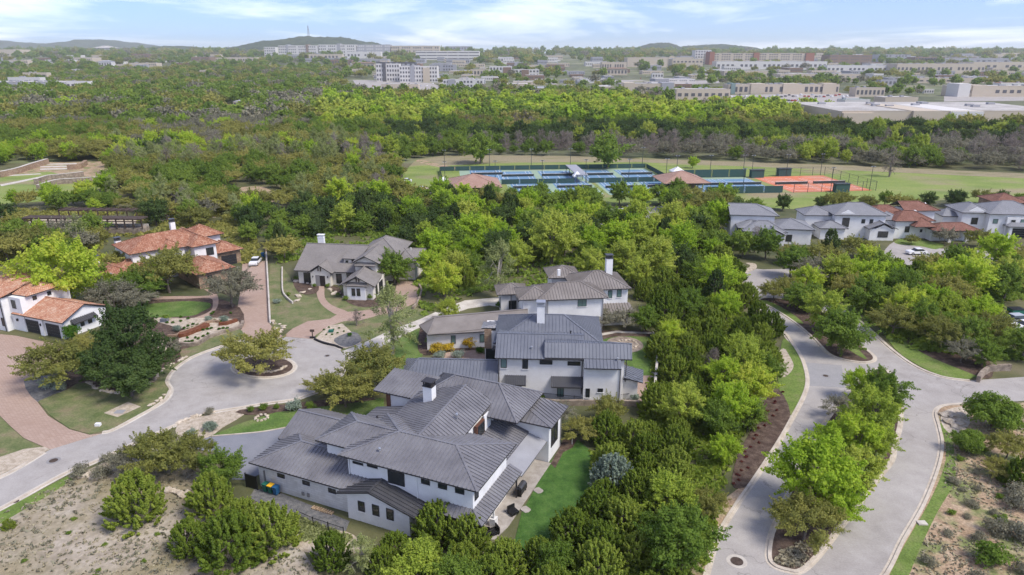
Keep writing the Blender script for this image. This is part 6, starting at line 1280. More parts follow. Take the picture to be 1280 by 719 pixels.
far1 = gen([(-60,158),(-60,118),(430,118),(440,128),(900,130),(1000,138),(1050,158.5),(1340,163),(1340,168),(1050,160)], lambda y: 7.5+y*.004, 2, .95, thin=.2)
scatter('middle_woods', 'broad belt of spring-green and olive treetops between the field and the town', far1, ALLK, 2)
far2 = gen([(-60,118),(-60,88),(430,88),(430,112),(1050,120),(1050,156),(1000,138),(900,130),(440,128),(430,118)], lambda y: 9+y*.006, 3, .6, thin=.3)
scatter('town_edge_woods', 'olive tree belt at the near edge of the town', far2, ALLK, 2)
# ---- more distant woods between and behind the buildings
far3 = gen([(-60,90),(-60,66.8),(1340,66.8),(1340,122),(430,112),(430,90)], lambda y: 9+y*.011, 0, .52, .54, [('oak',4),('green',4),('dry_oak',2)])
scatter('town_trees', 'olive and green trees scattered between the far buildings up to the skyline', far3, ALLK, 2)
hl = []
for (px0,px1,D,top) in ((345,500,3450,16),(770,900,5000,16),):
    pass
# ================================================================== TENNIS COURTS
noisy('court_green', [(.25,.34,.24),(.29,.38,.28)], .3, grain=.05); noisy('court_blue', [(.12,.22,.34),(.155,.27,.39)], .3, grain=.05); noisy('clay_court', [(.54,.15,.07),(.60,.19,.10),(.64,.25,.14)], .25, grain=.08, cols2=[(.50,.20,.12),(.55,.26,.17)], scale2=.1)
plain('line_white', (.8,.8,.8), .8); plain('net', (.04,.05,.05), .9); plain('windscreen', (.04,.085,.08), .9); plain('fence_post', (.05,.06,.06), .6)
def court_frame(px, ang):
    p = G(*px); a = R(ang); return lambda u, v: (p[0]+u*math.cos(a)-v*math.sin(a), p[1]+u*math.sin(a)+v*math.cos(a)), a
def lines(W, a, u0, v0, z, w_=10.97, l=23.77):
    mb = MB(); t = .12
    def ln(ua, ub, va, vb): mb.face([(*W(x,y),z) for x,y in ((ua,va),(ub,va),(ub,vb),(ua,vb))])
    for u in (0, 1.37, w_-1.37, w_): ln(u0+u-t/2, u0+u+t/2, v0, v0+l)
    for v in (0, 5.49, l-5.49, l): ln(u0+(0 if v in (0,l) else 1.37), u0+w_-(0 if v in (0,l) else 1.37), v0+v-t/2, v0+v+t/2)
    ln(u0+w_/2-t/2, u0+w_/2+t/2, v0+5.49, v0+l-5.49)
    o = mb.build('court_lines','line_white'); o['kind'] = 'structure'
def net(W, a, u0, v0, label, w_=10.97):
    x, y = W(u0+w_/2, v0+23.77/2); t = thing('tennis_net', label, 'tennis net', (x,y,.05), a)
    MB().box(-6.1,6.1,-.02,.02,.05,.95).build('mesh','net',t); MB().box(-6.1,6.1,-.035,.035,.95,1.02).build('tape','line_white',t)
    for s in (-6.2,6.2): MB().box(s-.05,s+.05,-.05,.05,0,1.08).build('post','fence_post',t)
def courts(name, px, ang, wd, dp, n, z, surf='court_green', inner='court_blue', pad=3.2, lab='', rows=1, v0=None):
    W, a = court_frame(px, ang); sheet('court_surface', [W(0,0),W(wd,0),W(wd,dp),W(0,dp)], surf, z, px=False)
    cw = wd/n
    for i in range(n):
        u0 = i*cw+(cw-10.97)/2; vv = (dp-23.77)/2 if v0 is None else v0
        if inner: sheet('court_surface', [W(u0-.9,vv-.2),W(u0+11.9,vv-.2),W(u0+11.9,vv+24),W(u0-.9,vv+24)], inner, z+.012, px=False)
        lines(W, a, u0, vv, z+.03); net(W, a, u0, vv, '%s tennis net from the left, %s' % (['first','second','third','fourth','fifth'][i], lab))
    return W, a
def fence(label, W, a, pts, hgt=3.0, step=6.0, screen=True, z=0):
    x, y = W(*pts[0]); t = thing('court_fence', label, 'fence', (x,y,0), a); o = pts[0]
    for (p, q) in zip(pts, pts[1:]):
        L_ = math.hypot(q[0]-p[0], q[1]-p[1]); n = max(1, round(L_/step)); d = ((q[0]-p[0])/L_, (q[1]-p[1])/L_)
        for i in range(n):
            u = p[0]-o[0]+d[0]*L_*i/n; v = p[1]-o[1]+d[1]*L_*i/n; MB().box(u-.06,u+.06,v-.06,v+.06,0,hgt+.1).build('post','fence_post',t)
            if screen:
                u2 = p[0]-o[0]+d[0]*L_*(i+.97)/n; v2 = p[1]-o[1]+d[1]*L_*(i+.97)/n; u1 = u+d[0]*L_/n*.03; v1 = v+d[1]*L_/n*.03; MB().bar((u1,v1,.15),(u2,v2,.15),.05,hgt-.15).build('windscreen','windscreen',t)
        u = p[0]-o[0]; v = p[1]-o[1]; MB().bar((u,v,hgt),(u+d[0]*L_,v+d[1]*L_,hgt),.07,.07).build('top_rail','fence_post',t)
        if not screen:
            wm = MB()
            for k in range(4): wm.bar((u,v,.4+k*hgt/4),(u+d[0]*L_,v+d[1]*L_,.4+k*hgt/4),.03,.03)
            wm.build('wire_rail','fence_post',t)
W1, a1 = courts('upper', (626,230.5), 5.5, 62, 31, 4, .05, lab='back row of blue courts')
W0, a0 = courts('upper_left', (576,227), 5.5, 21, 27, 1, .047, lab='leftmost blue court behind the clubhouse')
fence('dark screened fence along the far side of the back row of courts', W1, a1, [(-22,31.5),(62.5,31.5)], 1.8); fence('dark screened fence between the two rows of blue courts', W1, a1, [(0,-.5),(27,-.5)], 1.8); fence('dark screened fence at the near right of the back row', W1, a1, [(32,-.5),(62.5,-.5),(62.5,31.5)], 1.8); fence('dark screened fence at the left end of the back row', W1, a1, [(-22,31.5),(-21,8)], 1.8)
W2, a2 = courts('lower', (640,245), 5.5, 31, 24.5, 2, .053, lab='nearest pair of blue courts', v0=.6)
W2b, a2b = courts('lower_right', (762,244), 5.5, 30, 24, 2, .056, lab='near right pair of blue courts behind the trees', v0=.2)
W3, a3 = courts('third', (881,242.5), 4.5, 26.5, 31, 2, .05, lab='right-hand blue courts', v0=3.5)
fence('dark screened fence in front of the right-hand blue courts', W3, a3, [(0,-.3),(27,-.3)], 2.4); fence('dark screened fence behind the right-hand blue courts', W3, a3, [(0,31.3),(27,31.3)], 3)
W4, a4 = courts('clay', (991,240.8), 7.5, 29, 31, 2, .05, 'clay_court', None, lab='orange clay courts', v0=2.6)
fence('thin open wire fence around the orange clay courts', W4, a4, [(0,-.5),(30,-.5),(30,31.5),(0,31.5)], 3.2, 5, False)
for u, v, l_ in ((1,30,'left dark shed behind the clay courts'),(13,32,'right dark shed behind the clay courts'),(16,-1.5,'dark windscreen hut in front of the clay courts')):
    x, y = W4(u-2,v); t = thing('court_shelter', l_, 'shelter', (x,y,0), a4); MB().box(0,5,-1,1,0,2.9).build('wall','windscreen',t); MB().box(-.2,5.2,-1.2,1.2,2.9,3.05).build('roof','fence_post',t)
pl0 = None
for i, (W, a, u, v, l_) in enumerate([(W1,a1,u,v,'%s light pole from the left along the %s of the back courts' % (ORD[j].replace('nearest','').strip() or 'first', s)) for j, u in enumerate((-20,-2,15,31,47,61)) for v, s in ((32,'far side'),(0,'near side'))]+[(W3,a3,u,v,'light pole at the %s of the right-hand blue courts' % s) for u, v, s in ((0,32,'back left corner'),(13,32,'back middle'),(26,32,'back right corner'),(13,0,'front middle'))]+[(W4,a4,u,v,'light pole at the %s of the clay courts' % s) for u, v, s in ((0,31,'back left corner'),(14,31,'back middle'),(28,31,'back right corner'),(28,0,'front right corner'),(13,-1,'front middle'))]):
    x, y = W(u, v)
    if pl0 is None:
        pl0 = t = thing('light_pole', l_, 'light pole', (x,y,0), a); MB().tube((0,0,0),(0,0,8.5),.11,.08,6).build('pole','fence_post',t); MB().box(-.6,.6,-.05,.05,8.35,8.5).build('arm','fence_post',t)
        for s in (-.5,.5): MB().box(s-.25,s+.25,-.35,.1,8.2,8.36).build('lamp_head','steel',t)
    else: dup(pl0, (x,y,0), a, label=l_)
# covered walkway between the courts
x, y = W1(27.5,-1); t = thing('covered_walkway','grey-roofed covered walkway between the blue courts','shelter',(x,y,0),a1)
MB().box(0,4.2,0,24,2.9,3.15).build('roof','metal_light',t)
for u in (.2,3.8):
    for v in (.3,8,16,23.5): MB().box(u-.1,u+.1,v-.1,v+.1,0,2.9).build('post','timber_dark',t)
def tent(px, py, w_, lab):
    x, y = G(px, py); t = thing('canopy_tent', lab, 'canopy', (x,y,0), R(6)); mb = MB(); A = [(-w_/2,-w_/2),(w_/2,-w_/2),(w_/2,w_/2),(-w_/2,w_/2)]
    for i in range(4): a, b = A[i], A[(i+1)%4]; mb.face([(*a,2.5),(*b,2.5),(0,0,4.2)]); mb.face([(*a,2.15),(*b,2.15),(*b,2.5),(*a,2.5)])
    mb.build('canopy_top','white_trim',t)
    for a in A: MB().box(a[0]*.97-.05,a[0]*.97+.05,a[1]*.97-.05,a[1]*.97+.05,0,2.5).build('leg','steel',t)
tent(555,236,5,'white peaked canopy on the grass left of the tennis clubhouse'); tent(846,222,5,'white peaked canopy behind the second pavilion'); tent(721,228,3,'small white canopy at the end of the covered walkway')
# ================================================================== CARS
def car_proto(name, label, paint, suv=False):
    plain('paint_'+paint[0], paint[1], .3, .6)
    t = thing(name, label, 'car'); L_ = 4.6; hw = .9; zb = .32; zh = .85 if not suv else 1.0; zr = 1.42 if not suv else 1.75
    prof = [(-2.3,zb),(-2.3,zh*.8),(-2.2,zh),(-1.0,zh+.06),(1.6 if suv else 1.75,zh+.06),(2.25,zh-.02),(2.3,zb)]
    mb = MB(); n = len(prof)
    def ring(s, ins): return [(x, s*(hw-(.06 if z > zh*.75 else 0)), z) for x, z in prof]
    A = ring(-1,0); B = ring(1,0); mb.face(A[::-1]); mb.face(B)
    for i in range(n): j = (i+1)%n; mb.face([A[i],A[j],B[j],B[i]])
    mb.build('body','paint_'+paint[0],t)
    cab = [(-.95,zh+.04,hw-.08),(-.3,zr-.06,hw-.24),(1.0 if not suv else 1.7,zr-.06,hw-.24),(1.75 if not suv else 2.15,zh+.04,hw-.08)]
    g = MB(); A = [(x,-y,z) for x,z,y in cab]; B = [(x,y,z) for x,z,y in cab]; g.face(A[::-1]); g.face(B)
    for i in range(4): j = (i+1)%4; g.face([A[i],A[j],B[j],B[i]])
    g.build('windows','glass',t)
    rf = MB(); rf.box(cab[1][0]-.02,cab[2][0]+.02,-(hw-.22),hw-.22,zr-.07,zr); rf.build('roof','paint_'+paint[0],t)
    for x in (-1.4,1.4):
        for s in (-1,1): w_ = MB().tube((x,s*(hw-.2),.33),(x,s*(hw+.02),.33),.34,.34,12).build('wheel','rubber',t); MB().tube((x,s*(hw+.02),.33),(x,s*(hw+.035),.33),.2,.2,8).build('rim','steel',w_)
    for s in (-1,1): MB().box(-2.33,-2.28,s*.65-.18,s*.65+.18,.62,.75).build('headlight','white_trim',t); MB().box(2.28,2.33,s*.68-.14,s*.68+.14,.65,.8).build('tail_light','far_brick',t)
    return t
silver = ('silver',(.42,.44,.47)); white = ('white',(.75,.75,.75)); dark = ('dark',(.03,.03,.035)); red = ('red',(.3,.03,.03))
c1 = car_proto('parked_car','white car parked at the far end of the long brick driveway',white); p = G(319.5,330); c1.location = (p[0],p[1],.05); c1.rotation_euler = (0,0,R(95))
c2 = car_proto('parked_car','silver car beside the green dumpster at the right edge',silver,True); p = G(1264,405); c2.location = (p[0],p[1],.06); c2.rotation_euler = (0,0,R(8))
c3 = car_proto('parked_car','dark car in the yard behind the nearest house wall',dark)
p = G(305,606); c3.location = (p[0]-3,p[1]+1,.07); c3.rotation_euler = (0,0,R(-25))
bpy.data.objects.remove(c3.children[0]) if False else None
for ch in list(c3.children):
    for g in list(ch.children): bpy.data.objects.remove(g)
    bpy.data.objects.remove(ch)
bpy.data.objects.remove(c3)
cd_ = car_proto('parked_car','dark car parked under the trees of the car park behind the courts',dark,True); p = G(766,272); cd_.location = (p[0],p[1],.07); cd_.rotation_euler = (0,0,R(20))
for src, x, y, rz, l_ in [(c1,1279,411,10,'white car cut by the right edge, below the silver one'),(c1,507,228,10,'white pickup-like car on the grass at the left end of the field'),(c2,523,240,25,'silver car on the gravel lot left of the tennis clubhouse'),(c2,532,244,25,'second silver car on the gravel lot, nearer'),(c1,635,258,80,'white car half hidden by the trees right of the clubhouse'),(c1,786,264,30,'white car in the car park behind the courts, rightmost'),(cd_,800,268,30,'dark car at the right of the car park behind the courts'),(c2,778,269,30,'silver car in the middle of the car park behind the courts'),(c1,1145,318,5,'white car on the street before the red-tiled houses'),(c1,972,295,95,'white car in the drive of the house nearest the tennis courts')]:
    p = G(x, y); dup(src, (p[0],p[1],.07), R(rz), label=l_)
# cars of the shopping car parks: too small to show parts
plain('far_car_white',(.7,.7,.7),.4); plain('far_car_red',(.35,.05,.04),.4)
cm = {}
for nm in ('far_car_white','far_dark','paint_silver','far_car_red'):
    o = MB().box(-2.3,2.3,-.9,.9,.25,.9).box(-1.2,1.6,-.8,.8,.9,1.5).build('shopper_car', nm); cm[nm] = o.data; bpy.data.objects.remove(o)
for (x0,x1,y0,y1,n) in ((960,1066,119,122,22),(935,1000,124,130,16),(975,1040,131,136,14),(1060,1100,150,156,9),(905,960,121,124,9),(455,545,104,110,12),(750,828,95,99,10)):
    for i in range(n):
        x = x0+(x1-x0)*(i+.5)/n; y = y0+(y1-y0)*rng.uniform(0,1); p = G(x,y); nm = list(cm)[rng.integers(4)]
        o = bpy.data.objects.new('shopper_car', cm[nm]); C.objects.link(o); o.location = (p[0],p[1],.1); o.rotation_euler = (0,0,R(90)); tag(o,'tiny car parked in one of the town car parks','car','cars in the town car parks')
# ================================================================== NEAR THINGS
def at(h, u, v): return (*h.W(u, v), 0)
for u, col, lid, lab in ((-25.0,'bin_green','bin_green','green wheeled bin by the white brick wall of the nearest house'),(-24.3,'bin_green','bin_yellow','wheeled bin with a bright yellow lid, middle one by the brick wall'),(-23.6,'bin_blue','bin_blue','dark blue wheeled bin at the right of the yellow-lidded one')):
    t = thing('wheeled_bin', lab, 'bin', (*H1.W(u,-1.05),.05), H1.a)
    mb = MB(); A = [(-.26,-.3),(.26,-.3),(.26,.3),(-.26,.3)]; lo = [(x*.8,y*.8,.12) for x,y in A]; hi = [(x,y,1.0) for x,y in A]
    mb.face(lo[::-1]); mb.face(hi)
    for i in range(4): j=(i+1)%4; mb.face([lo[i],lo[j],hi[j],hi[i]])
    mb.build('body',col,t); MB().box(-.29,.29,-.36,.32,1.0,1.08).build('lid',lid,t)
    for s in (-.2,.2): MB().tube((s-.04,.25,.1),(s+.04,.25,.1),.1,.1,8).build('wheel','rubber',t)
p = G(329,322); t = thing('wheeled_bin','blue wheeled bin at the far end of the long brick driveway beside the white car','bin',(p[0],p[1],.05)); MB().box(-.3,.3,-.35,.35,.1,1.05).build('body','bin_blue',t); MB().box(-.33,.33,-.4,.38,1.05,1.13).build('lid','bin_blue',t)
p = G(1268,396); t = thing('dumpster','green dumpster behind the silver car at the right edge','dumpster',(p[0],p[1],.05)); MB().box(-1.1,1.1,-.8,.8,.15,1.5).build('body','bin_green',t); MB().box(-1.15,1.15,-.85,.85,1.5,1.6).build('lid','black',t); MB().box(-1.2,-1.1,-.5,.5,.8,1.0).box(1.1,1.2,-.5,.5,.8,1.0).build('handle','black',t)
t = thing('gate','black solid metal gate left of the rubbish bins','gate',(*H1.W(-27.6,-1.2),0),H1.a); MB().box(0,1.5,-.04,.04,.1,1.7).build('panel','black',t); MB().box(-.06,.02,-.06,.06,0,1.8).build('post','black',t); MB().box(1.5,1.58,-.06,.06,0,1.8).build('post','black',t)
t = thing('lumber_rack','low rack of reddish timber blocks on the path by the brick wall','timber stack',(*H1.W(-18.6,-1.35),.05),H1.a)
for i in range(9): MB().box(i*.3,i*.3+.16,-.25,.25,0,.16).build('block','bare_earth',t)
def iron_fence(label, pts, hgt=1.2, solid=None, mat='black'):
    g = [G(*p) for p in pts]; t = thing('garden_fence', label, 'fence', (g[0][0],g[0][1],0)); o = g[0]; n_ = 0
    for a, b in zip(g, g[1:]):
        L_ = math.hypot(b[0]-a[0],b[1]-a[1]); n = max(1,round(L_/2.2)); mb = MB()
        for k in (.15, hgt-.1): mb.bar((a[0]-o[0],a[1]-o[1],k),(b[0]-o[0],b[1]-o[1],k),.04,.04)
        mb.build('rail',mat,t); q = MB(); m = int(L_/.16)
        for k in range(m): x = a[0]-o[0]+(b[0]-a[0])*k/m; y = a[1]-o[1]+(b[1]-a[1])*k/m; q.box(x-.01,x+.01,y-.01,y+.01,.1,hgt-.05)
        z = q.build('pickets',mat,t); z['kind'] = 'stuff'
        for k in range(n+1): x = a[0]-o[0]+(b[0]-a[0])*k/n; y = a[1]-o[1]+(b[1]-a[1])*k/n; MB().box(x-.035,x+.035,y-.035,y+.035,0,hgt+.05).build('post',mat,t)
iron_fence('black iron picket fence between the nearest house and the dry ground',[(372,650),(392,659),(430,672)]); iron_fence('black iron fence between the nearest house and the blue-roofed house',[(652,497),(700,502),(735,506),(790,500)],1.1)
def wall_run(name, label, pts, wd, hgt, mat, cap=None, sm=0, cat='wall'):
    g = [G(*p) for p in pts]; g = catmull(g, sm) if sm else g; t = thing(name, label, cat, (g[0][0],g[0][1],0)); o = g[0]; q = [(x-o[0],y-o[1]) for x,y in g]
    A = offset(q, -wd/2); B = offset(q, wd/2); mb = MB(); n = len(q)
    for i in range(n-1):
        a,b,c_,d_ = A[i],A[i+1],B[i+1],B[i]; mb.face([(*a,hgt),(*b,hgt),(*c_,hgt),(*d_,hgt)]); mb.face([(*a,-.1),(*b,-.1),(*b,hgt),(*a,hgt)]); mb.face([(*d_,hgt),(*c_,hgt),(*c_,-.1),(*d_,-.1)])
    for i in (0,n-1): mb.face([(*A[i],-.1),(*B[i],-.1),(*B[i],hgt),(*A[i],hgt)])
    mb.build('masonry', mat, t)
    if cap:
        A = offset(q, -wd/2-.05); B = offset(q, wd/2+.05); cb = MB()
        for i in range(n-1): a,b,c_,d_ = A[i],A[i+1],B[i+1],B[i]; cb.face([(*a,hgt+.06),(*b,hgt+.06),(*c_,hgt+.06),(*d_,hgt+.06)]); cb.face([(*a,hgt),(*b,hgt),(*b,hgt+.06),(*a,hgt+.06)]); cb.face([(*d_,hgt+.06),(*c_,hgt+.06),(*c_,hgt),(*d_,hgt)])
        cb.build('coping', cap, t)
    return t
wall_run('driveway_wall','long white-topped wall on the right of the long brick driveway',[(333,318),(335,350),(338,404)],.2,.6,'offwhite_wall','concrete'); wall_run('driveway_wall','short brown end of the wall above the brick driveway',[(332,312),(333,317)],.3,.8,'brown_stone')
wall_run('garden_wall','thin curved pale wall on the lawn of the shingle-roofed house',[(353,336),(353,352),(354,367),(360,375),(366,380)],.25,.5,'concrete',None,4)
wall_run('garden_wall','narrow white wall on the right of the blue-roofed house lawn',[(817,504),(820,470),(822,440),(821,418)],.35,1.1,'concrete'); wall_run('retaining_wall','low brown stone retaining wall under the gravel terrace',[(224,432),(246,432),(262,423),(280,417),(300,411),(304,404)],.45,.6,'ledge_stone',None,5)
wall_run('planter_wall','curved rust-coloured steel planter wall in the terraced garden',[(224,421),(232,420),(242,416),(252,412),(259,408)],1.1,.65,'rust',None,5); wall_run('planter_wall','short rust-coloured planter wall at the upper right of the terraced garden',[(274,407),(284,406),(296,402)],.7,.55,'rust',None,4); wall_run('retaining_wall','brown stone wall left of the rust-coloured planter',[(210,422),(222,421),(228,417),(238,414),(262,404),(275,404)],.4,.5,'brown_stone',None,4)
wall_run('retaining_wall','tan stone retaining wall at the road junction',[(1222,478),(1228,470),(1240,464),(1262,463)],.5,1.0,'ledge_stone',None,3); wall_run('retaining_wall','brown edging wall right of the shingle-roofed house court',[(524,358),(527,366),(522,380),(516,387)],.35,.6,'ledge_stone',None,3)
wall_run('garden_wall','low grey stone wall in front of the blue-roofed house',[(640,503),(700,507),(760,506),(800,508)],.4,.8,'ledge_stone'); wall_run('garden_wall','dark metal edging wall at the bed of the turning circle',[(393,425),(405,430),(418,433),(428,437)],.2,.35,'black',None,3)
# stones: borders of loose stones, each its own piece of a row
rock = []
for k in range(4):
    bm = bmesh.new(); bmesh.ops.create_icosphere(bm, subdivisions=1, radius=.5)
    for v in bm.verts: v.co *= 1+.25*float(rng.normal()); v.co.z *= .6
    me = bpy.data.meshes.new('stone_block'); bm.to_mesh(me); bm.free(); me.materials.append(M['stone']); rock.append(me)
def stone_row(label, pts, n, s0, s1, group=None):
    g = catmull([G(*p) for p in pts], 12); t = thing('stone_border', label, 'stone border', (g[0][0],g[0][1],0), 0, group)
    for i in range(n):
        p = g[int(i*(len(g)-1)/max(1,n-1))]; o = bpy.data.objects.new('stone', rock[rng.integers(4)]); link(o, t); s = rng.uniform(s0,s1); o.location = (p[0]-g[0][0]+rng.normal()*.1,p[1]-g[0][1]+rng.normal()*.1,.12); o.rotation_euler = (0,0,rng.uniform(0,6)); o.scale = (s*1.3,s,s)
stone_row('curving border of pale stones between the mulch bed and the left lawn',[(110,479),(127,488),(147,492),(167,489),(190,478),(203,463),(232,448)],60,.35,.7)
stone_row('ring of stones around the live oak island, inner edge',[(306,455),(312,462),(325,466),(345,465),(358,459)],26,.4,.8); stone_row('pale boulders on the gravel at the front of the shingle-roofed house',[(372,352),(382,354),(390,356),(388,362),(376,368),(372,376)],9,.5,1.4)
stone_row('pale boulders in the mulch right of the entry walk',[(412,362),(416,367),(422,366),(428,372)],6,.4,1.1); stone_row('boulders at the lower right of the brick driveway',[(338,402),(346,405),(356,410),(350,415),(342,410)],10,.5,1.0); stone_row('stones along the gravel bed at the street mouth',[(222,530),(236,524),(250,519),(268,516)],14,.4,.8)
stone_row('ledge stones at the edge of the dry ground near the junipers',[(95,596),(110,597),(126,597)],8,.6,1.1); stone_row('white ledge stones beside the lower thicket',[(207,613),(220,617),(235,620)],8,.6,1.0); stone_row('rough stones of the rocky slope at the side road',[(1178,520),(1186,518),(1194,522),(1203,520),(1200,530),(1190,532),(1184,526),(1196,536)],30,.5,1.2)
stone_row('terracotta stones along the kerb of the left lawn',[(186,509),(196,503),(202,500),(205,495)],6,.4,.6); stone_row('boulders scattered on the left terraces of the mulch garden',[(195,420),(200,426),(203,434),(208,440)],12,.5,1.1)
# fire ring, round stone ring, manholes
def ring(name, label, px, py, r, n, mat='stone', cat='fire pit'):
    p = G(px, py); t = thing(name, label, cat, (p[0],p[1],0))
    for i in range(n): a = 2*PI*i/n; o = bpy.data.objects.new('stone', rock[i%4]); link(o, t); o.location = (r*math.cos(a), r*math.sin(a), .12); o.scale = (.5,.42,.55); o.rotation_euler = (0,0,a)
ring('fire_ring','ring of pale stones around a fire pit on the small back lawn',784,431,1.6,16); ring('stone_ring','small white stone ring on the front lawn of the nearest house',327,523,.75,10,cat='planter')
p = G(790,431); sheet('fire_pit_gravel', [(p[0]-1.2+3.0*math.cos(a), p[1]+3.0*math.sin(a)*1.1) for a in [2*PI*i/18 for i in range(18)]], 'ledge_stone', .085, px=False)
def manhole(px, py, r, lab):
    p = G(px, py); mb = MB().prism([(r*math.cos(a),r*math.sin(a)) for a in [2*PI*i/20 for i in range(20)]], .018, .032); t = thing('manhole_cover', lab, 'manhole cover', (p[0],p[1],0)); mb.build('frame','concrete' if r > .9 else 'grey_trim',t); MB().prism([(r*.62*math.cos(a),r*.62*math.sin(a)) for a in [2*PI*i/20 for i in range(20)]], .03, .042).build('lid','timber_dark',t)
manhole(921,702,.95,'round manhole in the left carriageway at the bottom edge'); manhole(67,576,.75,'round manhole near the brick driveway mouth'); manhole(1032,470,.6,'manhole on the dark asphalt patch'); manhole(409,445,.5,'small manhole in the turning circle'); manhole(20,627,.5,'small manhole at the left edge of the street')
# mailbox, utility boxes, lamps
p = G(391,423); t = thing('mailbox','dark mailbox post at the brick drive by the turning circle','mailbox',(p[0],p[1],.05)); MB().box(-.07,.07,-.07,.07,0,1.4).build('post','timber_dark',t); MB().box(-.35,.35,-.12,.12,1.15,1.5).build('box','timber_dark',t); MB().box(-.45,.45,-.18,.18,0,.25).build('base','black',t)
for x, y, s, lab, mt in ((123,533,.32,'small white utility box on the left lawn','white_trim'),(150,516,.6,'grey utility lid in the stone patch of the left lawn','metal_light'),(414,416,.4,'green utility cabinet on the gravel bed','leaf_box'),(206,403,.6,'blue-grey utility cabinet in the terraced garden','metal_blue'),(1152,655,.45,'pale meter lid in the verge right of the avenue','concrete')):
    p = G(x, y); t = thing('utility_box', lab, 'utility box', (p[0],p[1],.08)); MB().box(-s,s,-s*.7,s*.7,0,.12 if 'lid' in lab else s*1.1).build('cabinet', mt if mt != 'leaf_box' else 'bin_green', t); MB().box(-s*1.05,s*1.05,-s*.75,s*.75,.0,.06).build('plinth','concrete',t)
p = G(715,556); t = thing('garden_lamp','white globe lamp at the corner of the dark green back lawn','lamp',(p[0],p[1],.05)); MB().tube((0,0,0),(0,0,1.0),.04,.04,6).build('post','white_trim',t); MB().tube((0,0,1.0),(0,0,1.35),.17,.2,8).build('globe','white_trim',t)
# terrace furniture of the nearest house
def lounge(u, v, rz, lab, k=1):
    t = thing('terrace_seat', lab, 'seat', (*H1.W(u,v),.1), H1.a+R(rz)); MB().box(-.45,.45,-.45,.45,.15,.42).build('seat','black',t); MB().box(-.45,.45,.33,.45,.42,.85).build('backrest','black',t)
    for a in (-.4,.34):
        for b in (-.4,.34): MB().box(a,a+.06,b,b+.06,0,.15).build('leg','black',t)
lounge(-.1,1.6,20,'black seat at the near corner of the terrace'); lounge(.5,2.4,-40,'second black seat at the near corner of the terrace'); lounge(1.0,6.0,60,'black pot-like seat at the terrace edge')
t = thing('barbecue','black barbecue under the awning beam on the terrace','barbecue',(*H1.W(.4,9.6),.1),H1.a+R(90)); MB().box(-.8,.8,-.35,.35,.3,.9).build('body','black',t); MB().tube((-.7,0,.9),(.7,0,.9),.33,.33,10).build('lid','metal_slate',t)
for a in (-.7,.62): MB().box(a,a+.08,-.3,.3,0,.3).build('leg','black',t)
# timber trellis bridge on the left
p = G(40,292); t = thing('trellis_bridge','long dark timber trellis bridge on a stone base in the left woods','bridge',(p[0],p[1],0),R(-2)); 
MB().box(-2,30,0,3,-.1,1.6).build('stone_base','ledge_stone',t); MB().box(-2,30,-.2,3.2,3.9,4.2).build('top_beam','timber_dark',t)
for i in range(15): MB().box(-1.8+i*2.25,-1.55+i*2.25,-.15,.15,1.6,3.9).build('post','timber_dark',t)
MB().box(-2,30,-.22,-.1,3.3,3.55).build('rail','timber_dark',t); MB().box(-2,30,2.6,2.8,1.6,2.2).build('back_rail','concrete',t)
p = G(75,275); t = thing('timber_pergola','long brown timber pergola behind the trellis bridge','pergola',(p[0],p[1],0),R(-2)); MB().box(0,32,0,3,2.6,2.9).build('beam','timber_dark',t)
for i in range(12): MB().box(i*2.8,i*2.8+.25,-.1,.15,0,2.6).build('post','timber_dark',t)
for i in range(16): MB().box(i*2+.3,i*2+.45,-.5,3.5,2.9,3.1).build('rafter','timber_dark',t)
# terraces: stone retaining walls and steps
wall_run('terrace_wall','curved brown retaining wall of the far left terraces',[(45,231),(60,226),(80,224),(105,221)],1,2.0,'ledge_stone','concrete',4); wall_run('terrace_wall','long lower brown wall of the far left terraces',[(48,238),(70,231),(95,229),(125,227)],1,1.8,'ledge_stone','concrete',4); wall_run('terrace_wall','upper brown wall of the far left terraces',[(0,222),(22,217),(40,211),(60,205)],1.2,2.2,'brown_stone','concrete',4); wall_run('terrace_wall','small brown wall at the right of the terraces',[(85,212),(100,211),(108,206)],1.2,2,'brown_stone',None,3)
# ================================================================== GROUND COVER that nobody could count
def tufts(name, label, poly, n, s0, s1, mat, blades=5, cat='grass', excl_=None):
    g = [G(*p) for p in poly]; x0, x1 = min(p[0] for p in g), max(p[0] for p in g); y0, y1 = min(p[1] for p in g), max(p[1] for p in g); ps = []
    while len(ps) < n:
        x, y = rng.uniform(x0,x1), rng.uniform(y0,y1)
        if inpoly(x, y, g) and noise2(x, y, 2.3, 4) > rng.uniform(.2,.75) and not ('undergrowth' in name and blocked(x, y)): ps.append((x,y))
    ps = np.array(ps); N_ = n*blades; b = np.repeat(ps, blades, 0); s = rng.uniform(s0,s1,N_); pos = np.column_stack([b[:,0]+rng.normal(size=N_)*s*.5, b[:,1]+rng.normal(size=N_)*s*.5, .04+s*.35]); nr = rng.normal(size=(N_,3)); nr[:,2] = np.abs(nr[:,2])*.6+.2
    me = leaf_mesh(name, pos, nr, s, rng.uniform(0,1,N_), mat, 2.2); o = bpy.data.objects.new(name, me); C.objects.link(o); tag(o, label, cat, kind='stuff')
dry = [(-60,690),(0,645),(84,600),(116,588),(165,565),(215,563),(240,588),(300,643),(380,692),(410,740),(-60,760)]
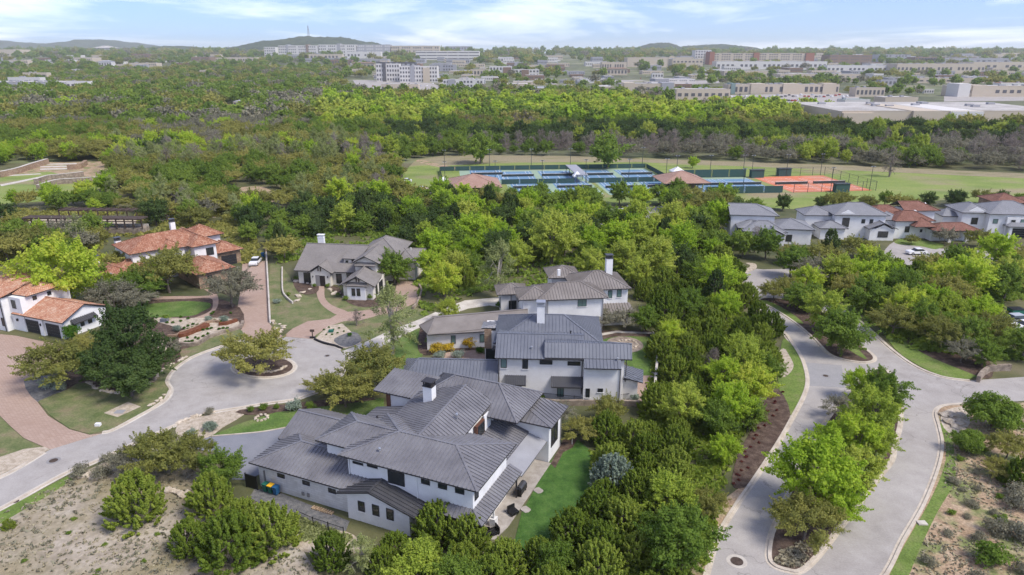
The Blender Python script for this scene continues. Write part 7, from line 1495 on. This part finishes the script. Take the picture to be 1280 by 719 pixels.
tufts('dry_grass','dry tan and grey grass tufts over the bare lower-left ground',dry,1200,.06,.16,'leaf_dry')
tufts('green_weeds','sparse green weeds among the dry grass of the lower left',dry,500,.10,.26,'leaf_grey')
tufts('slope_grass','sparse grass tufts on the earth slope right of the avenue',[(1182,540),(1300,520),(1300,760),(1120,760),(1150,690),(1180,620)],1300,.07,.2,'leaf_dry'); tufts('bed_grass','pale ornamental grass strip below the front windows of the nearest house',[(345,640),(380,650),(440,672),(430,685),(380,675)],500,.12,.3,'leaf_pale')
tufts('undergrowth','low green undergrowth between the junipers of the middle wood',[(470,760),(540,690),(640,690),(700,600),(800,520),(825,420),(870,380),(960,400),(960,470),(905,600),(880,760)],5000,.2,.5,'leaf_juniper')
tufts('left_undergrowth','low olive undergrowth in the wooded strip by the long driveway',[(-60,345),(0,330),(330,330),(300,262),(-60,262)],4000,.3,.8,'leaf_oak'); tufts('right_undergrowth','low green undergrowth in the woods right of the avenue',[(990,350),(1060,380),(1130,435),(1240,450),(1300,450),(1300,340),(1120,348)],3500,.3,.7,'leaf_green'); tufts('centre_undergrowth','low green undergrowth in the bright wood behind the taupe-roofed house',[(340,300),(500,262),(900,300),(930,345),(800,350),(600,365),(530,395),(500,300),(350,330)],4500,.3,.7,'leaf_green')
tufts('island_plants','low grassy plants on the mulch of both medians',[(966,705),(985,710),(1001,708),(1024,688),(1000,680),(975,690)],160,.12,.3,'leaf_dry')
# ================================================================== HAZE
hz_ = MB().box(-9500,9500,-200,14000,-1.5,216); m = bpy.data.materials.new('haze'); m.use_nodes = True; n = m.node_tree.nodes; n.clear(); o_ = n.new('ShaderNodeOutputMaterial'); v_ = n.new('ShaderNodeVolumePrincipled'); v_.inputs['Color'].default_value = (.97,.985,1,1); v_.inputs['Density'].default_value = .000075; v_.inputs['Anisotropy'].default_value = .2
m.node_tree.links.new(v_.outputs[0], o_.inputs['Volume']); M['haze'] = m; o = hz_.build('haze', 'haze'); tag(o, 'pale summer haze over the whole valley', 'haze', kind='stuff')
